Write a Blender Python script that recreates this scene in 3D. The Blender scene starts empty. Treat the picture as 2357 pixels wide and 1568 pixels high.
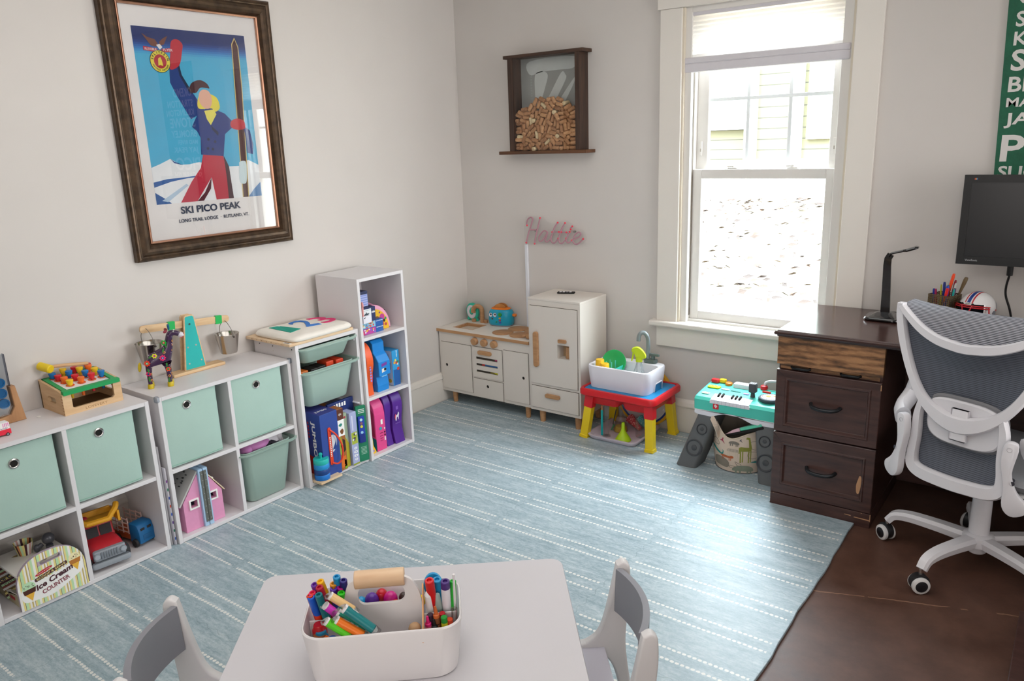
import bpy, bmesh, math, random
from mathutils import Matrix, Vector
random.seed(7)
PI = math.pi
S = bpy.context.scene
COL = S.collection

# ------------------------------------------------------------------ camera
def set_camera():
    yaw, pit, rol = -.6474, -.2537, -.0353
    f = Vector((math.sin(yaw)*math.cos(pit), math.cos(yaw)*math.cos(pit), math.sin(pit)))
    r0 = Vector((math.cos(yaw), -math.sin(yaw), 0)); u0 = r0.cross(f)
    r = math.cos(rol)*r0 + math.sin(rol)*u0
    u = -math.sin(rol)*r0 + math.cos(rol)*u0
    m = Matrix((r, u, -f)).transposed().to_4x4()
    m.translation = (3.0445, -3.5881, 1.5268)
    cd = bpy.data.cameras.new('camera'); cd.sensor_width = 36; cd.lens = 36*1778.7/2357
    cd.clip_start = .05
    c = bpy.data.objects.new('camera', cd); COL.objects.link(c); c.matrix_world = m
    S.camera = c
set_camera()

# ------------------------------------------------------------------ world, sun, lamps, exposure
S.view_settings.view_transform = 'Standard'
S.view_settings.look = 'None'
S.view_settings.exposure = 0.2
S.view_settings.gamma = 1.0
S.view_settings.use_curve_mapping = False
W = bpy.data.worlds.new('sky'); S.world = W; W.use_nodes = True
_wn = W.node_tree; bg = _wn.nodes['Background']
_tc = _wn.nodes.new('ShaderNodeTexCoord'); _sp = _wn.nodes.new('ShaderNodeSeparateXYZ'); _wn.links.new(_tc.outputs['Generated'], _sp.inputs[0])
_rp = _wn.nodes.new('ShaderNodeMapRange'); _wn.links.new(_sp.outputs[2], _rp.inputs[0])      # overcast sky: brighter towards the zenith
for _i, _v in ((1, .05), (2, .75), (3, 9.0), (4, 38.0)): _rp.inputs[_i].default_value = _v
_wn.links.new(_rp.outputs[0], bg.inputs[1]); bg.inputs[0].default_value = (.86, .93, 1.0, 1)
def lamp(name, typ, loc, rot, energy, color=(1, 1, 1), **k):
    l = bpy.data.lights.new(name, typ); l.energy = energy; l.color = color
    for a, b in k.items(): setattr(l, a, b)
    o = bpy.data.objects.new(name, l); COL.objects.link(o); o.location = loc; o.rotation_euler = rot
    return o
lamp('sun', 'SUN', (0, 8, 8), (math.radians(48), 0, math.radians(-25)), 5, (1, .95, .86), angle=.01)
# fill lights added overhead and behind the camera; the overhead one stands for bounce
lamp('ceiling_bounce_fill', 'AREA', (1.9, -2.3, 2.43), (0, 0, 0), 22, (1, .98, .97), shape='DISK', size=2.6)
lamp('rear_fill', 'AREA', (3.3, -4.72, 1.35), (math.radians(-90), 0, 0), 32, (.97, .98, 1), shape='RECTANGLE', size=1.9, size_y=1.3)
lamp('side_window_light', 'AREA', (4.37, -1.15, 1.5), (0, math.radians(90), 0), 11, (1, .985, .97), shape='RECTANGLE', size=1.3, size_y=1.1, spread=math.radians(75))  # daylight inferred from the bright right-hand sides; its window is unseen
# daylight portal in the window opening (guides sampling of the sky)
p = lamp('window_portal', 'AREA', (1.785, .09, 1.2), (math.radians(-90), 0, 0), 1, shape='RECTANGLE', size=.8, size_y=1.25)
p.data.cycles.is_portal = True

# ------------------------------------------------------------------ materials
def lin(c):
    return c/12.92 if c <= .04045 else ((c+.055)/1.055)**2.4
def rgb(h):
    if isinstance(h, str):
        h = h.lstrip('#'); h = tuple(int(h[i:i+2], 16) for i in (0, 2, 4))
    return tuple(lin(c/255) for c in h)
_mats = {}
class NT:
    def __init__(s, name):
        s.m = bpy.data.materials.new(name); s.m.use_nodes = True; s.t = s.m.node_tree
        s.b = s.t.nodes['Principled BSDF']; s._tc = None
    def n(s, typ, **k):
        x = s.t.nodes.new(typ)
        for a, b in k.items(): setattr(x, a, b)
        return x
    def link(s, a, b): s.t.links.new(a, b)
    def tc(s):
        if not s._tc: s._tc = s.n('ShaderNodeTexCoord')
        return s._tc.outputs['Object']
    def put(s, sock, v):
        if v is None: return
        if hasattr(v, 'is_output') or isinstance(v, bpy.types.NodeSocket): s.link(v, sock)
        else: sock.default_value = v
    def math(s, op, a, b=None, c=None):
        x = s.n('ShaderNodeMath', operation=op)
        for i, q in enumerate((a, b, c)):
            if q is not None: s.put(x.inputs[i], q)
        return x.outputs[0]
    def noise(s, scale, detail=3, vec=None, sx=(1, 1, 1), rough=.55):
        mp = s.n('ShaderNodeMapping'); mp.inputs['Scale'].default_value = sx
        s.link(vec or s.tc(), mp.inputs['Vector'])
        x = s.n('ShaderNodeTexNoise'); x.inputs['Scale'].default_value = scale
        x.inputs['Detail'].default_value = detail; x.inputs['Roughness'].default_value = rough
        s.link(mp.outputs[0], x.inputs['Vector']); return x.outputs['Fac']
    def ramp(s, fac, stops):
        x = s.n('ShaderNodeValToRGB'); e = x.color_ramp.elements
        while len(e) < len(stops): e.new(.5)
        for i, (p, c) in enumerate(stops):
            e[i].position = p; e[i].color = (*rgb(c), 1)
        s.link(fac, x.inputs[0]); return x.outputs[0]
    def mix(s, fac, a, b, typ='MIX'):
        x = s.n('ShaderNodeMix', data_type='RGBA', blend_type=typ)
        s.put(x.inputs[0], fac)
        for i, q in ((6, a), (7, b)):
            s.put(x.inputs[i], (*q, 1) if isinstance(q, tuple) and len(q) == 3 else q)
        return x.outputs[2]
    def bump(s, h, strength=.2, dist=.002):
        x = s.n('ShaderNodeBump'); x.inputs['Strength'].default_value = strength
        x.inputs['Distance'].default_value = dist; s.link(h, x.inputs['Height'])
        s.link(x.outputs[0], s.b.inputs['Normal'])
    def color(s, c): s.put(s.b.inputs['Base Color'], c)
    def set(s, **k):
        for a, b in k.items(): s.put(s.b.inputs[a.replace('_', ' ')], b)
def mat(h, rough=.5, metal=0., var=.06, scale=18., bump=0., spec=.5, coat=0., name=None):
    key = (h, rough, metal, var, scale, bump, spec, coat)
    if key in _mats: return _mats[key]
    q = NT(name or 'paint_%s' % (h if isinstance(h, str) else '%02x%02x%02x' % h).lstrip('#'))
    c = rgb(h); f = q.noise(scale, 3)
    a = tuple(min(1, x*(1+var)) for x in c); b = tuple(x*(1-var) for x in c)
    q.color(q.mix(f, a, b)); q.set(Roughness=rough, Metallic=metal)
    q.b.inputs['Specular IOR Level'].default_value = spec
    if coat: q.b.inputs['Coat Weight'].default_value = coat
    if bump: q.bump(q.noise(scale*14, 2), bump, .001)
    _mats[key] = q.m; return q.m
def wood(c1, c2, rough=.5, axis='x', scale=6., stretch=14., name='wood', dark=None):
    key = ('w', c1, c2, rough, axis, scale, stretch)
    if key in _mats: return _mats[key]
    q = NT(name); sx = [stretch]*3; sx['xyz'.index(axis)] = 1
    f = q.noise(scale, 5, sx=tuple(sx)); q.color(q.ramp(f, [(.3, c1), (.7, c2)])); q.set(Roughness=rough)
    q.bump(f, .08, .001); _mats[key] = q.m; return q.m
def metal(h='#c9c7c4', rough=.25, name='metal'):
    key = ('m', h, rough)
    if key in _mats: return _mats[key]
    q = NT(name); q.color(q.mix(q.noise(30, 2), rgb(h), tuple(x*.93 for x in rgb(h)))); q.set(Roughness=rough, Metallic=1.)
    _mats[key] = q.m; return q.m
def clear(tint='#ffffff', amount=.12, rough=.05, name='clear_plastic'):
    """thin clear sheet: mostly transparent, some gloss"""
    key = ('c', tint, amount, rough)
    if key in _mats: return _mats[key]
    q = NT(name); tr = q.n('ShaderNodeBsdfTransparent'); tr.inputs[0].default_value = (*rgb(tint), 1)
    gl = q.n('ShaderNodeBsdfGlossy'); gl.inputs['Roughness'].default_value = rough
    fr = q.n('ShaderNodeLayerWeight'); fr.inputs[0].default_value = .35
    nz = q.math('MULTIPLY', q.noise(8, 2), amount*.25)
    fac = q.math('MINIMUM', q.math('ADD', q.math('MULTIPLY', fr.outputs['Fresnel'], amount*2.2), nz), .9)
    mx = q.n('ShaderNodeMixShader'); q.link(fac, mx.inputs[0]); q.link(tr.outputs[0], mx.inputs[1]); q.link(gl.outputs[0], mx.inputs[2])
    q.link(mx.outputs[0], q.t.nodes['Material Output'].inputs[0]); _mats[key] = q.m; return q.m

# ------------------------------------------------------------------ mesh building
FX = (Vector((1, 0, 0)), Vector((0, 1, 0)), Vector((0, 0, 1)))
def frame(o, ex, ey):
    ex = Vector(ex).normalized(); ey = Vector(ey); ey = (ey-ex*ey.dot(ex)).normalized(); ez = ex.cross(ey)
    m = Matrix((ex, ey, ez)).transposed().to_4x4(); m.translation = Vector(o); return m
def zto(o, d, up=(0, 0, 1)):
    """frame whose local z runs along d"""
    d = Vector(d).normalized(); up = Vector(up)
    if abs(d.dot(up)) > .98: up = Vector((1, 0, 0))
    ex = up.cross(d).normalized(); return frame(o, ex, d.cross(ex))
XZ = lambda o=(0, 0, 0): frame(o, (1, 0, 0), (0, 0, 1))      # local z = -y (towards the viewer of the back wall)
YZ = lambda o=(0, 0, 0): frame(o, (0, 1, 0), (0, 0, 1))      # local z = +x (off the left wall)
_fonts = {}
class MB:
    def __init__(s, parent=None, local=False):
        s.v, s.f, s.fm, s.sm, s.mats = [], [], [], [], []; s.p = parent; s.local = local
    def mi(s, m):
        if m not in s.mats: s.mats.append(m)
        return s.mats.index(m)
    def add(s, vs, fs, m, smooth=False, M=None):
        o = len(s.v); s.v += [(M @ Vector(v) if M else Vector(v)) for v in vs]; i = s.mi(m)
        for f in fs:
            s.f.append([a+o for a in f]); s.fm.append(i); s.sm.append(smooth)
        return s
    def bm(s, b, m, smooth=False, M=None):
        b.verts.index_update(); s.add([v.co.copy() for v in b.verts], [[v.index for v in f.verts] for f in b.faces], m, smooth, M); b.free(); return s
    def box(s, x0, x1, y0, y1, z0, z1, m, bev=0., seg=2, M=None):
        b = bmesh.new(); bmesh.ops.create_cube(b, size=1)
        for v in b.verts: v.co = Vector(((x0+x1)/2+v.co.x*(x1-x0), (y0+y1)/2+v.co.y*(y1-y0), (z0+z1)/2+v.co.z*(z1-z0)))
        if bev: bmesh.ops.bevel(b, geom=b.edges[:], offset=bev, segments=seg, profile=.5, affect='EDGES')
        return s.bm(b, m, False, M)
    def rbox(s, x0, x1, y0, y1, z0, z1, m, r, bev=.002, n=6, M=None, taper=0., hollow=0., floor=.004, smooth=True):
        """box with rounded upright corners; taper pulls the base in; hollow makes an open tub of that wall"""
        def ring(d, z, rr):
            out = []; ax, bx, ay, by = x0+d, x1-d, y0+d, y1-d; rr = max(rr, .0005)
            for cx, cy, a0 in ((bx-rr, by-rr, 0), (ax+rr, by-rr, 90), (ax+rr, ay+rr, 180), (bx-rr, ay+rr, 270)):
                for k in range(n+1):
                    a = math.radians(a0+90*k/n); out.append((cx+rr*math.cos(a), cy+rr*math.sin(a), z))
            return out
        rings = [ring(taper+bev, z0, r), ring(taper, z0+bev, r), ring(0, z1-bev, r), ring(bev*.6, z1, r)]
        if hollow:
            rings += [ring(hollow-bev*.3, z1, r-hollow), ring(hollow, z1-bev, r-hollow), ring(taper+hollow, z0+floor, r-hollow)]
        vs = [v for g in rings for v in g]; k = len(rings[0]); fs = []
        for i in range(len(rings)-1):
            for j in range(k):
                q = (j+1) % k; fs.append([i*k+j, i*k+q, (i+1)*k+q, (i+1)*k+j])
        s.add(vs, fs, m, smooth, M)
        o = len(s.v)-len(vs)
        for fc in ([list(range(k))[::-1], [(len(rings)-1)*k+j for j in range(k)]]):
            s.f.append([a+o for a in fc]); s.fm.append(s.mi(m)); s.sm.append(False)
        return s
    def prism(s, poly, d0, d1, m, M=None, bev=0., smooth=False, seg=2):
        """2D outline (ccw) pushed from local z=d0 to d1"""
        b = bmesh.new(); lo = [b.verts.new((x, y, d0)) for x, y in poly]; hi = [b.verts.new((x, y, d1)) for x, y in poly]; k = len(poly)
        b.faces.new(lo[::-1]); b.faces.new(hi)
        for i in range(k): b.faces.new([lo[i], lo[(i+1) % k], hi[(i+1) % k], hi[i]])
        bmesh.ops.recalc_face_normals(b, faces=b.faces[:])
        if bev:
            es = [e for e in b.edges if abs(e.verts[0].co.z-e.verts[1].co.z) < 1e-9]
            bmesh.ops.bevel(b, geom=es, offset=bev, segments=seg, profile=.5, affect='EDGES')
        return s.bm(b, m, smooth, M)
    def flat(s, poly, m, M=None, z=0.):
        return s.add([(x, y, z) for x, y in poly], [list(range(len(poly)))], m, False, M)
    def curve2d(s, splines, ext, m, M=None, bev=0., closed=True, res=2):
        """outlines with holes, extruded by +-ext"""
        c = bpy.data.curves.new('t', 'CURVE'); c.dimensions = '2D'; c.fill_mode = 'BOTH'; c.extrude = ext; c.bevel_depth = bev; c.bevel_resolution = 1
        for sp in splines:
            q = c.splines.new('POLY'); q.points.add(len(sp)-1); q.use_cyclic_u = True
            for pt, (x, y) in zip(q.points, sp): pt.co = (x, y, 0, 1)
        return s._curve(c, m, M)
    def _curve(s, c, m, M, smooth=False):
        o = bpy.data.objects.new('t', c); me = o.to_mesh()
        s.add([v.co.copy() for v in me.vertices], [list(p.vertices) for p in me.polygons], m, smooth, M)
        o.to_mesh_clear(); bpy.data.objects.remove(o); bpy.data.curves.remove(c); return s
    def text(s, txt, M, size, m, width=None, ext=.0004, align='CENTER', bold=0., shear=0., space=1.):
        c = bpy.data.curves.new('t', 'FONT'); c.body = txt; c.size = size/.72; c.align_x = align; c.align_y = 'BOTTOM_BASELINE' if False else 'CENTER'
        c.extrude = ext; c.offset = bold*size; c.shear = shear; c.space_character = space; c.resolution_u = 3
        o = bpy.data.objects.new('t', c); me = o.to_mesh(); vs = [v.co.copy() for v in me.vertices]
        if vs:
            x0 = min(v.x for v in vs); x1 = max(v.x for v in vs); y0 = min(v.y for v in vs); y1 = max(v.y for v in vs)
            k = (width/(x1-x0)) if width else 1; ky = size/(y1-y0) if len(txt) > 0 else 1
            ox = (x0+x1)/2 if align == 'CENTER' else x0
            vs = [Vector(((v.x-ox)*k, (v.y-(y0+y1)/2)*ky, v.z)) for v in vs]
            s.add(vs, [list(p.vertices) for p in me.polygons], m, False, M)
        o.to_mesh_clear(); bpy.data.objects.remove(o); bpy.data.curves.remove(c); return s
    def lathe(s, prof, m, M=None, n=24, smooth=True, a0=0., a1=2*PI, cap=True, sx=1., sy=1.):
        """profile [(r, z)] turned round local z"""
        full = abs(a1-a0-2*PI) < 1e-6; k = n if full else n+1; vs = []; fs = []
        for r, z in prof:
            for j in range(k):
                a = a0+(a1-a0)*j/n; vs.append((r*math.cos(a)*sx, r*math.sin(a)*sy, z))
        for i in range(len(prof)-1):
            for j in range(k if full else k-1):
                q = (j+1) % k; fs.append([i*k+j, i*k+q, (i+1)*k+q, (i+1)*k+j])
        if cap and full:
            if prof[0][0] > 1e-6: fs.append(list(range(k))[::-1])
            if prof[-1][0] > 1e-6: fs.append([(len(prof)-1)*k+j for j in range(k)])
        return s.add(vs, fs, m, smooth, M)
    def cyl(s, a, b, r, m, n=20, r2=None, smooth=True, bev=0.):
        a = Vector(a); b = Vector(b); L = (b-a).length; r2 = r if r2 is None else r2
        pr = [(r, 0), (r2, L)] if not bev else [(r-bev, 0), (r, bev), (r2, L-bev), (r2-bev, L)]
        M = zto(a, b-a); s.lathe(pr, m, M, n, smooth); return s
    def tube(s, pts, r, m, n=10, closed=False, cap=True, smooth=True, flat=1., up=None):
        pts = [Vector(p) for p in pts]; k = len(pts); rs = r if isinstance(r, (list, tuple)) else [r]*k
        tg = []
        for i in range(k):
            a = pts[(i-1) % k] if (closed or i > 0) else pts[i]; b = pts[(i+1) % k] if (closed or i < k-1) else pts[i]
            tg.append((b-a).normalized())
        u = Vector(up) if up else (Vector((0, 0, 1)) if abs(tg[0].z) < .9 else Vector((1, 0, 0))); vs = []
        for i in range(k):
            if up: u = Vector(up)
            u = (u-tg[i]*u.dot(tg[i])).normalized(); w = tg[i].cross(u)
            for j in range(n):
                a = 2*PI*j/n; vs.append(pts[i]+rs[i]*(math.cos(a)*w+flat*math.sin(a)*u))
        fs = []
        for i in range(k if closed else k-1):
            for j in range(n):
                q = (j+1) % n; i2 = (i+1) % k; fs.append([i*n+j, i*n+q, i2*n+q, i2*n+j])
        if cap and not closed: fs += [list(range(n))[::-1], [(k-1)*n+j for j in range(n)]]
        return s.add(vs, fs, m, smooth)
    def sweep(s, pts, prof, m, up=(0, 0, 1), closed=False, smooth=False, scale=None):
        """2D profile (a across, b along up) carried along a path"""
        pts = [Vector(p) for p in pts]; k = len(pts); n = len(prof); vs = []
        for i in range(k):
            a = pts[(i-1) % k] if (closed or i > 0) else pts[i]; b = pts[(i+1) % k] if (closed or i < k-1) else pts[i]
            t = (b-a).normalized(); u = Vector(up[i] if isinstance(up, list) else up); u = (u-t*u.dot(t)).normalized(); w = t.cross(u); q = scale[i] if scale else 1
            for x, y in prof: vs.append(pts[i]+w*x*q+u*y*q)
        fs = []
        for i in range(k if closed else k-1):
            for j in range(n):
                q = (j+1) % n; i2 = (i+1) % k; fs.append([i*n+j, i*n+q, i2*n+q, i2*n+j])
        if not closed: fs += [list(range(n))[::-1], [(k-1)*n+j for j in range(n)]]
        return s.add(vs, fs, m, smooth)
    def ball(s, c, r, m, M=None, nu=16, nv=10, smooth=True):
        r = (r, r, r) if not isinstance(r, (tuple, list)) else r; vs = [(0, 0, -r[2])]; fs = []
        for i in range(1, nv):
            t = -PI/2+PI*i/nv
            for j in range(nu):
                a = 2*PI*j/nu; vs.append((r[0]*math.cos(t)*math.cos(a), r[1]*math.cos(t)*math.sin(a), r[2]*math.sin(t)))
        vs.append((0, 0, r[2])); e = len(vs)-1
        for j in range(nu):
            q = (j+1) % nu; fs.append([0, 1+q, 1+j]); fs.append([e, e-nu+j, e-nu+q])
            for i in range(nv-2): fs.append([1+i*nu+j, 1+i*nu+q, 1+(i+1)*nu+q, 1+(i+1)*nu+j])
        T = Matrix.Translation(Vector(c)); return s.add(vs, fs, m, smooth, T if M is None else T @ M)
    def grid(s, fn, nu, nv, m, smooth=True, thick=0., wrap=False):
        P = [[Vector(fn(i/nu, j/nv)) for j in range(nv+1)] for i in range(nu+1)]; vs = [p for r in P for p in r]; k = nv+1
        fs = [[i*k+j, (i+1)*k+j, (i+1)*k+j+1, i*k+j+1] for i in range(nu) for j in range(nv)]
        if thick:
            N = []
            for i in range(nu+1):
                for j in range(nv+1):
                    a = P[min(i+1, nu)][j]-P[max(i-1, 0)][j]; b = P[i][min(j+1, nv)]-P[i][max(j-1, 0)]; c = a.cross(b)
                    N.append(c.normalized() if c.length > 1e-12 else Vector((0, 0, 1)))
            o = len(vs); vs = vs+[v-q*thick for v, q in zip(vs, N)]
            fs += [[a+o for a in f[::-1]] for f in fs]
            ed = [i*k for i in range(nu+1)]+[nu*k+j for j in range(1, nv+1)]+[i*k+nv for i in range(nu-1, -1, -1)]+[j for j in range(nv-1, 0, -1)]
            for a, b in zip(ed, ed[1:]+ed[:1]): fs.append([b, a, a+o, b+o])
        return s.add(vs, fs, m, smooth)
    def build(s, name, label=None):
        p = s.p; me = bpy.data.meshes.new(name); inv = None
        vs = s.v
        if p is not None and not s.local:
            inv = p.matrix_basis.inverted()
            if p.parent: inv = inv @ p.parent.matrix_basis.inverted()
            vs = [inv @ v for v in vs]
        me.from_pydata([tuple(v) for v in vs], [], s.f)
        for m in s.mats: me.materials.append(m)
        me.polygons.foreach_set('material_index', s.fm); me.polygons.foreach_set('use_smooth', s.sm)
        me.update()
        if any(s.sm) and hasattr(me, 'set_sharp_from_angle'): me.set_sharp_from_angle(angle=math.radians(42))
        o = bpy.data.objects.new(name, me); COL.objects.link(o)
        if p is not None: o.parent = p
        if label: o['label'] = label
        return o
    def top(s, name, label, cat, loc, group=None, kind=None):
        """a thing that is one mesh: origin moved to its base"""
        L = Vector(loc); s.v = [v-L for v in s.v]; o = s.build(name); o.location = L; return tag(o, label, cat, group, kind)
def tag(o, label=None, cat=None, group=None, kind=None):
    if label: o['label'] = label
    if cat: o['category'] = cat
    if group: o['group'] = group
    if kind: o['kind'] = kind
    return o
def thing(name, label, cat, loc=(0, 0, 0), rz=0., group=None, M=None):
    o = bpy.data.objects.new(name, None); COL.objects.link(o); o.empty_display_size = .05
    if M is not None: o.matrix_basis = M
    else: o.location = loc; o.rotation_euler = (0, 0, rz)
    bpy.context.view_layer.update() if False else None
    if M is None: o.matrix_basis = Matrix.Translation(Vector(loc)) @ Matrix.Rotation(rz, 4, 'Z')
    return tag(o, label, cat, group)
def dup(root, M, label=None, group=None, swap=None):
    """copy of a thing, its parts and sub-parts, placed by matrix M; swap exchanges materials"""
    def cp(o, par):
        c = o.copy(); COL.objects.link(c)
        if swap and o.type == 'MESH':
            c.data = o.data.copy()
            for i, m in enumerate(c.data.materials):
                if m in swap: c.data.materials[i] = swap[m]
        if par: c.parent = par
        for ch in [q for q in list(o.children)]: cp(ch, c)
        return c
    r = cp(root, None); r.matrix_basis = M
    if label: r['label'] = label
    if group: r['group'] = group
    return r
def struct(mb, name): o = mb.build(name); o['kind'] = 'structure'; return o
def arc(cx, cy, r, a0, a1, n, ry=None):
    ry = r if ry is None else ry
    return [(cx+r*math.cos(math.radians(a0+(a1-a0)*i/n)), cy+ry*math.sin(math.radians(a0+(a1-a0)*i/n))) for i in range(n+1)]
def rrect(x0, x1, y0, y1, r, n=5):
    return arc(x1-r, y1-r, r, 0, 90, n)+arc(x0+r, y1-r, r, 90, 180, n)+arc(x0+r, y0+r, r, 180, 270, n)+arc(x1-r, y0+r, r, 270, 360, n)
def circ(cx, cy, r, n=24, ry=None): return arc(cx, cy, r, 0, 360-360/n, n-1, ry)
def bez(P, n=8):
    """Catmull-Rom through points"""
    P = [Vector(p) for p in P]; Q = [2*P[0]-P[1]]+P+[2*P[-1]-P[-2]]; out = []
    for i in range(1, len(Q)-2):
        a, b, c, d = Q[i-1:i+3]
        for k in range(n):
            t = k/n; out.append(.5*((2*b)+(c-a)*t+(2*a-5*b+4*c-d)*t*t+(3*b-a-3*c+d)*t**3))
    return out+[P[-1]]
def bez2(P, n=6, closed=False):
    P3 = [(x, y, 0) for x, y in P]
    if closed:
        Q = [Vector(p) for p in P3]; k = len(Q); out = []
        for i in range(k):
            a, b, c, d = Q[(i-1) % k], Q[i], Q[(i+1) % k], Q[(i+2) % k]
            for j in range(n):
                t = j/n; v = .5*((2*b)+(c-a)*t+(2*a-5*b+4*c-d)*t*t+(3*b-a-3*c+d)*t**3); out.append((v.x, v.y))
        return out
    return [(v.x, v.y) for v in bez(P3, n)]
# ================================================================== the setting
def wall_mat():
    q = NT('wall_paint'); f = q.noise(3, 2); q.color(q.mix(f, rgb('#d6d0cb'), rgb('#d0cac5'))); q.set(Roughness=.72)
    q.bump(q.noise(420, 2), .12, .001); return q.m
WALL = wall_mat()
TRIM = mat('#e6e0d8', .38, var=.03, scale=5, name='trim_paint')
def floor_mat():
    q = NT('brown_floor'); n1 = q.noise(9, 6, rough=.7); n2 = q.noise(160, 3)
    c = q.ramp(n1, [(.25, '#40291f'), (.75, '#694a3d')])
    c = q.mix(q.math('MULTIPLY', n2, .25), c, rgb('#634338'))
    sp = q.n('ShaderNodeSeparateXYZ'); q.link(q.tc(), sp.inputs[0]); x, y = sp.outputs[0], sp.outputs[1]
    w = q.math('MULTIPLY', q.math('SUBTRACT', q.noise(9, 3), .5), .035)
    d = q.math('ABSOLUTE', q.math('ADD', q.math('SUBTRACT', y, q.math('MULTIPLY', x, .36)), q.math('ADD', 1.997, w)))
    seam = q.math('LESS_THAN', d, q.math('MULTIPLY', q.math('GREATER_THAN', q.noise(7, 2), .47), .0028))
    q.color(q.mix(seam, c, rgb('#8d6a55'))); q.set(Roughness=q.math('ADD', .36, q.math('MULTIPLY', n1, .22)))
    q.bump(n2, .25, .001); return q.m
m = MB(); m.box(-.2, 4.6, -5.0, .2, -.1, 0, floor_mat()); struct(m, 'floor')
H = 2.46
m = MB(); m.box(-.2, 4.6, -5.0, .2, H, H+.1, mat('#efece8', .8, var=.02)); struct(m, 'ceiling')
m = MB(); m.box(-.15, 0, -5.0, .15, 0, H, WALL); struct(m, 'wall_left')
m = MB(); m.box(4.4, 4.55, -5.0, .15, 0, H, WALL); struct(m, 'wall_right')
m = MB(); m.box(0, 4.4, -4.9, -4.78, 0, H, WALL); struct(m, 'wall_front')
m = MB()
for a in ((0, 1.39, 0, H), (2.17, 4.4, 0, H), (1.39, 2.17, 0, .575), (1.39, 2.17, 2.10, H)): m.box(a[0], a[1], 0, .15, a[2], a[3], WALL)
struct(m, 'wall_back')
def baseboard(name, pts, up=(0, 0, 1)):
    pr = [(0, 0), (.016, 0), (.016, .146), (.022, .150), (.022, .156), (.017, .172), (.008, .184), (0, .186)]
    m = MB(); m.sweep(pts, pr, TRIM); struct(m, name)
baseboard('baseboard_left', [(0, 0, 0), (0, -4.78, 0)][::-1])
baseboard('baseboard_back', [(0.02, 0, 0), (4.4, 0, 0)][::-1] if False else [(0.0, 0, 0), (4.4, 0, 0)])

# ---- window: casing, stool, apron, jambs are structure; sashes too
VIN = mat('#e4e0db', .35, var=.02, scale=4, name='vinyl')
m = MB()
m.box(1.290, 1.402, -.02, 0, .598, 2.094, TRIM, .003); m.box(2.166, 2.276, -.02, 0, .598, 2.094, TRIM, .003)
m.box(1.278, 2.288, -.026, 0, 2.094, 2.26, TRIM, .003)
m.prism(rrect(-.052, .05, .572, .6, .01), 1.262, 2.304, TRIM, M=frame((0, 0, 0), (0, 1, 0), (0, 0, 1)), bev=.002)
m.box(1.290, 2.276, -.02, 0, .464, .572, TRIM, .003)
struct(m, 'trim_1')
t = thing('window_1', None, None, (1.78, 0, .6)); t['kind'] = 'structure'
m = MB(t)
for x0, x1 in ((1.402, 1.443), (2.115, 2.166)): m.box(x0, x1, .004, .15, .575, 2.1, VIN, .002)
for x0, x1 in ((1.402, 1.412), (2.156, 2.166)): m.box(x0, x1, -.012, .004, .6, 2.094, mat('#d8cdbb', .5, name='jamb_edge'), .001)
m.box(1.443, 2.115, .03, .15, .575, .612, VIN, .002); m.box(1.443, 2.115, .0035, .15, 2.07, 2.1, VIN, .002)
for x in (1.4437, 2.1143): m.box(x-.0012, x+.0012, .03, .045, .63, 2.07, mat('#6d6358', .7))
m.build('window_frame')
def sash(name, y0, y1, x0, x1, gx0, gx1, z0, gz0, gz1, z1, locks=False):
    m = MB(t)
    for a in ((x0, gx0, z0, z1), (gx1, x1, z0, z1), (gx0, gx1, z0, gz0), (gx0, gx1, gz1, z1)): m.box(a[0], a[1], y0, y1, a[2], a[3], VIN, .003)
    o = m.build(name)
    g = MB(t); g.box(gx0-.004, gx1+.004, (y0+y1)/2-.0015, (y0+y1)/2+.0015, gz0-.004, gz1+.004, clear('#f7fbfb', .10, .0, 'window_glass')); q = g.build('pane'); q.parent = o
    return o
sash('lower_sash', .046, .078, 1.443, 2.115, 1.489, 2.071, .610, .655, 1.313, 1.358)
us = sash('upper_sash', .086, .118, 1.443, 2.115, 1.500, 2.067, 1.318, 1.352, 2.03, 2.07)
m = MB(t); gr = mat('#eef3f4', .4, name='grille')
for x in (1.689, 1.884): m.box(x-.008, x+.008, .098, .106, 1.352, 2.03, gr, .001)
m.box(1.5, 2.067, .097, .105, 1.672, 1.688, gr, .001); q = m.build('grille'); q.parent = us
for x in (1.64, 1.92):
    m = MB(t); m.rbox(x-.028, x+.028, .05, .076, 1.358, 1.365, VIN, .01); m.cyl((x, .063, 1.365), (x, .063, 1.374), .009, VIN); m.box(x-.03, x+.004, .058, .068, 1.366, 1.374, VIN, .002); m.build('sash_lock')
for x in (1.467, 2.09):
    m = MB(t); m.box(x-.006, x+.006, .079, .086, 1.42, 1.49, VIN, .002); m.box(x-.003, x+.003, .077, .081, 1.44, 1.455, mat('#b5aea4', .5)); m.build('tilt_latch')

# ---- unseen window casings added round the rear fill and the side light
def light_casing(name, M, w, h):
    t = thing(name, None, None, M=M); t['kind'] = 'structure'; m = MB(t, True)
    for a in ((-w/2-.1, -w/2, -h/2-.1, h/2+.1), (w/2, w/2+.1, -h/2-.1, h/2+.1), (-w/2, w/2, h/2, h/2+.1), (-w/2, w/2, -h/2-.1, -h/2)): m.box(a[0], a[1], a[2], a[3], 0, .022, TRIM, .003)
    m.build('window_frame')
light_casing('side_light_casing', frame((4.4, -1.15, 1.5), (0, -1, 0), (0, 0, 1)), 1.12, 1.32)
light_casing('rear_fill_casing', frame((3.3, -4.78, 1.35), (-1, 0, 0), (0, 0, 1)), 1.92, 1.32)

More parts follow.
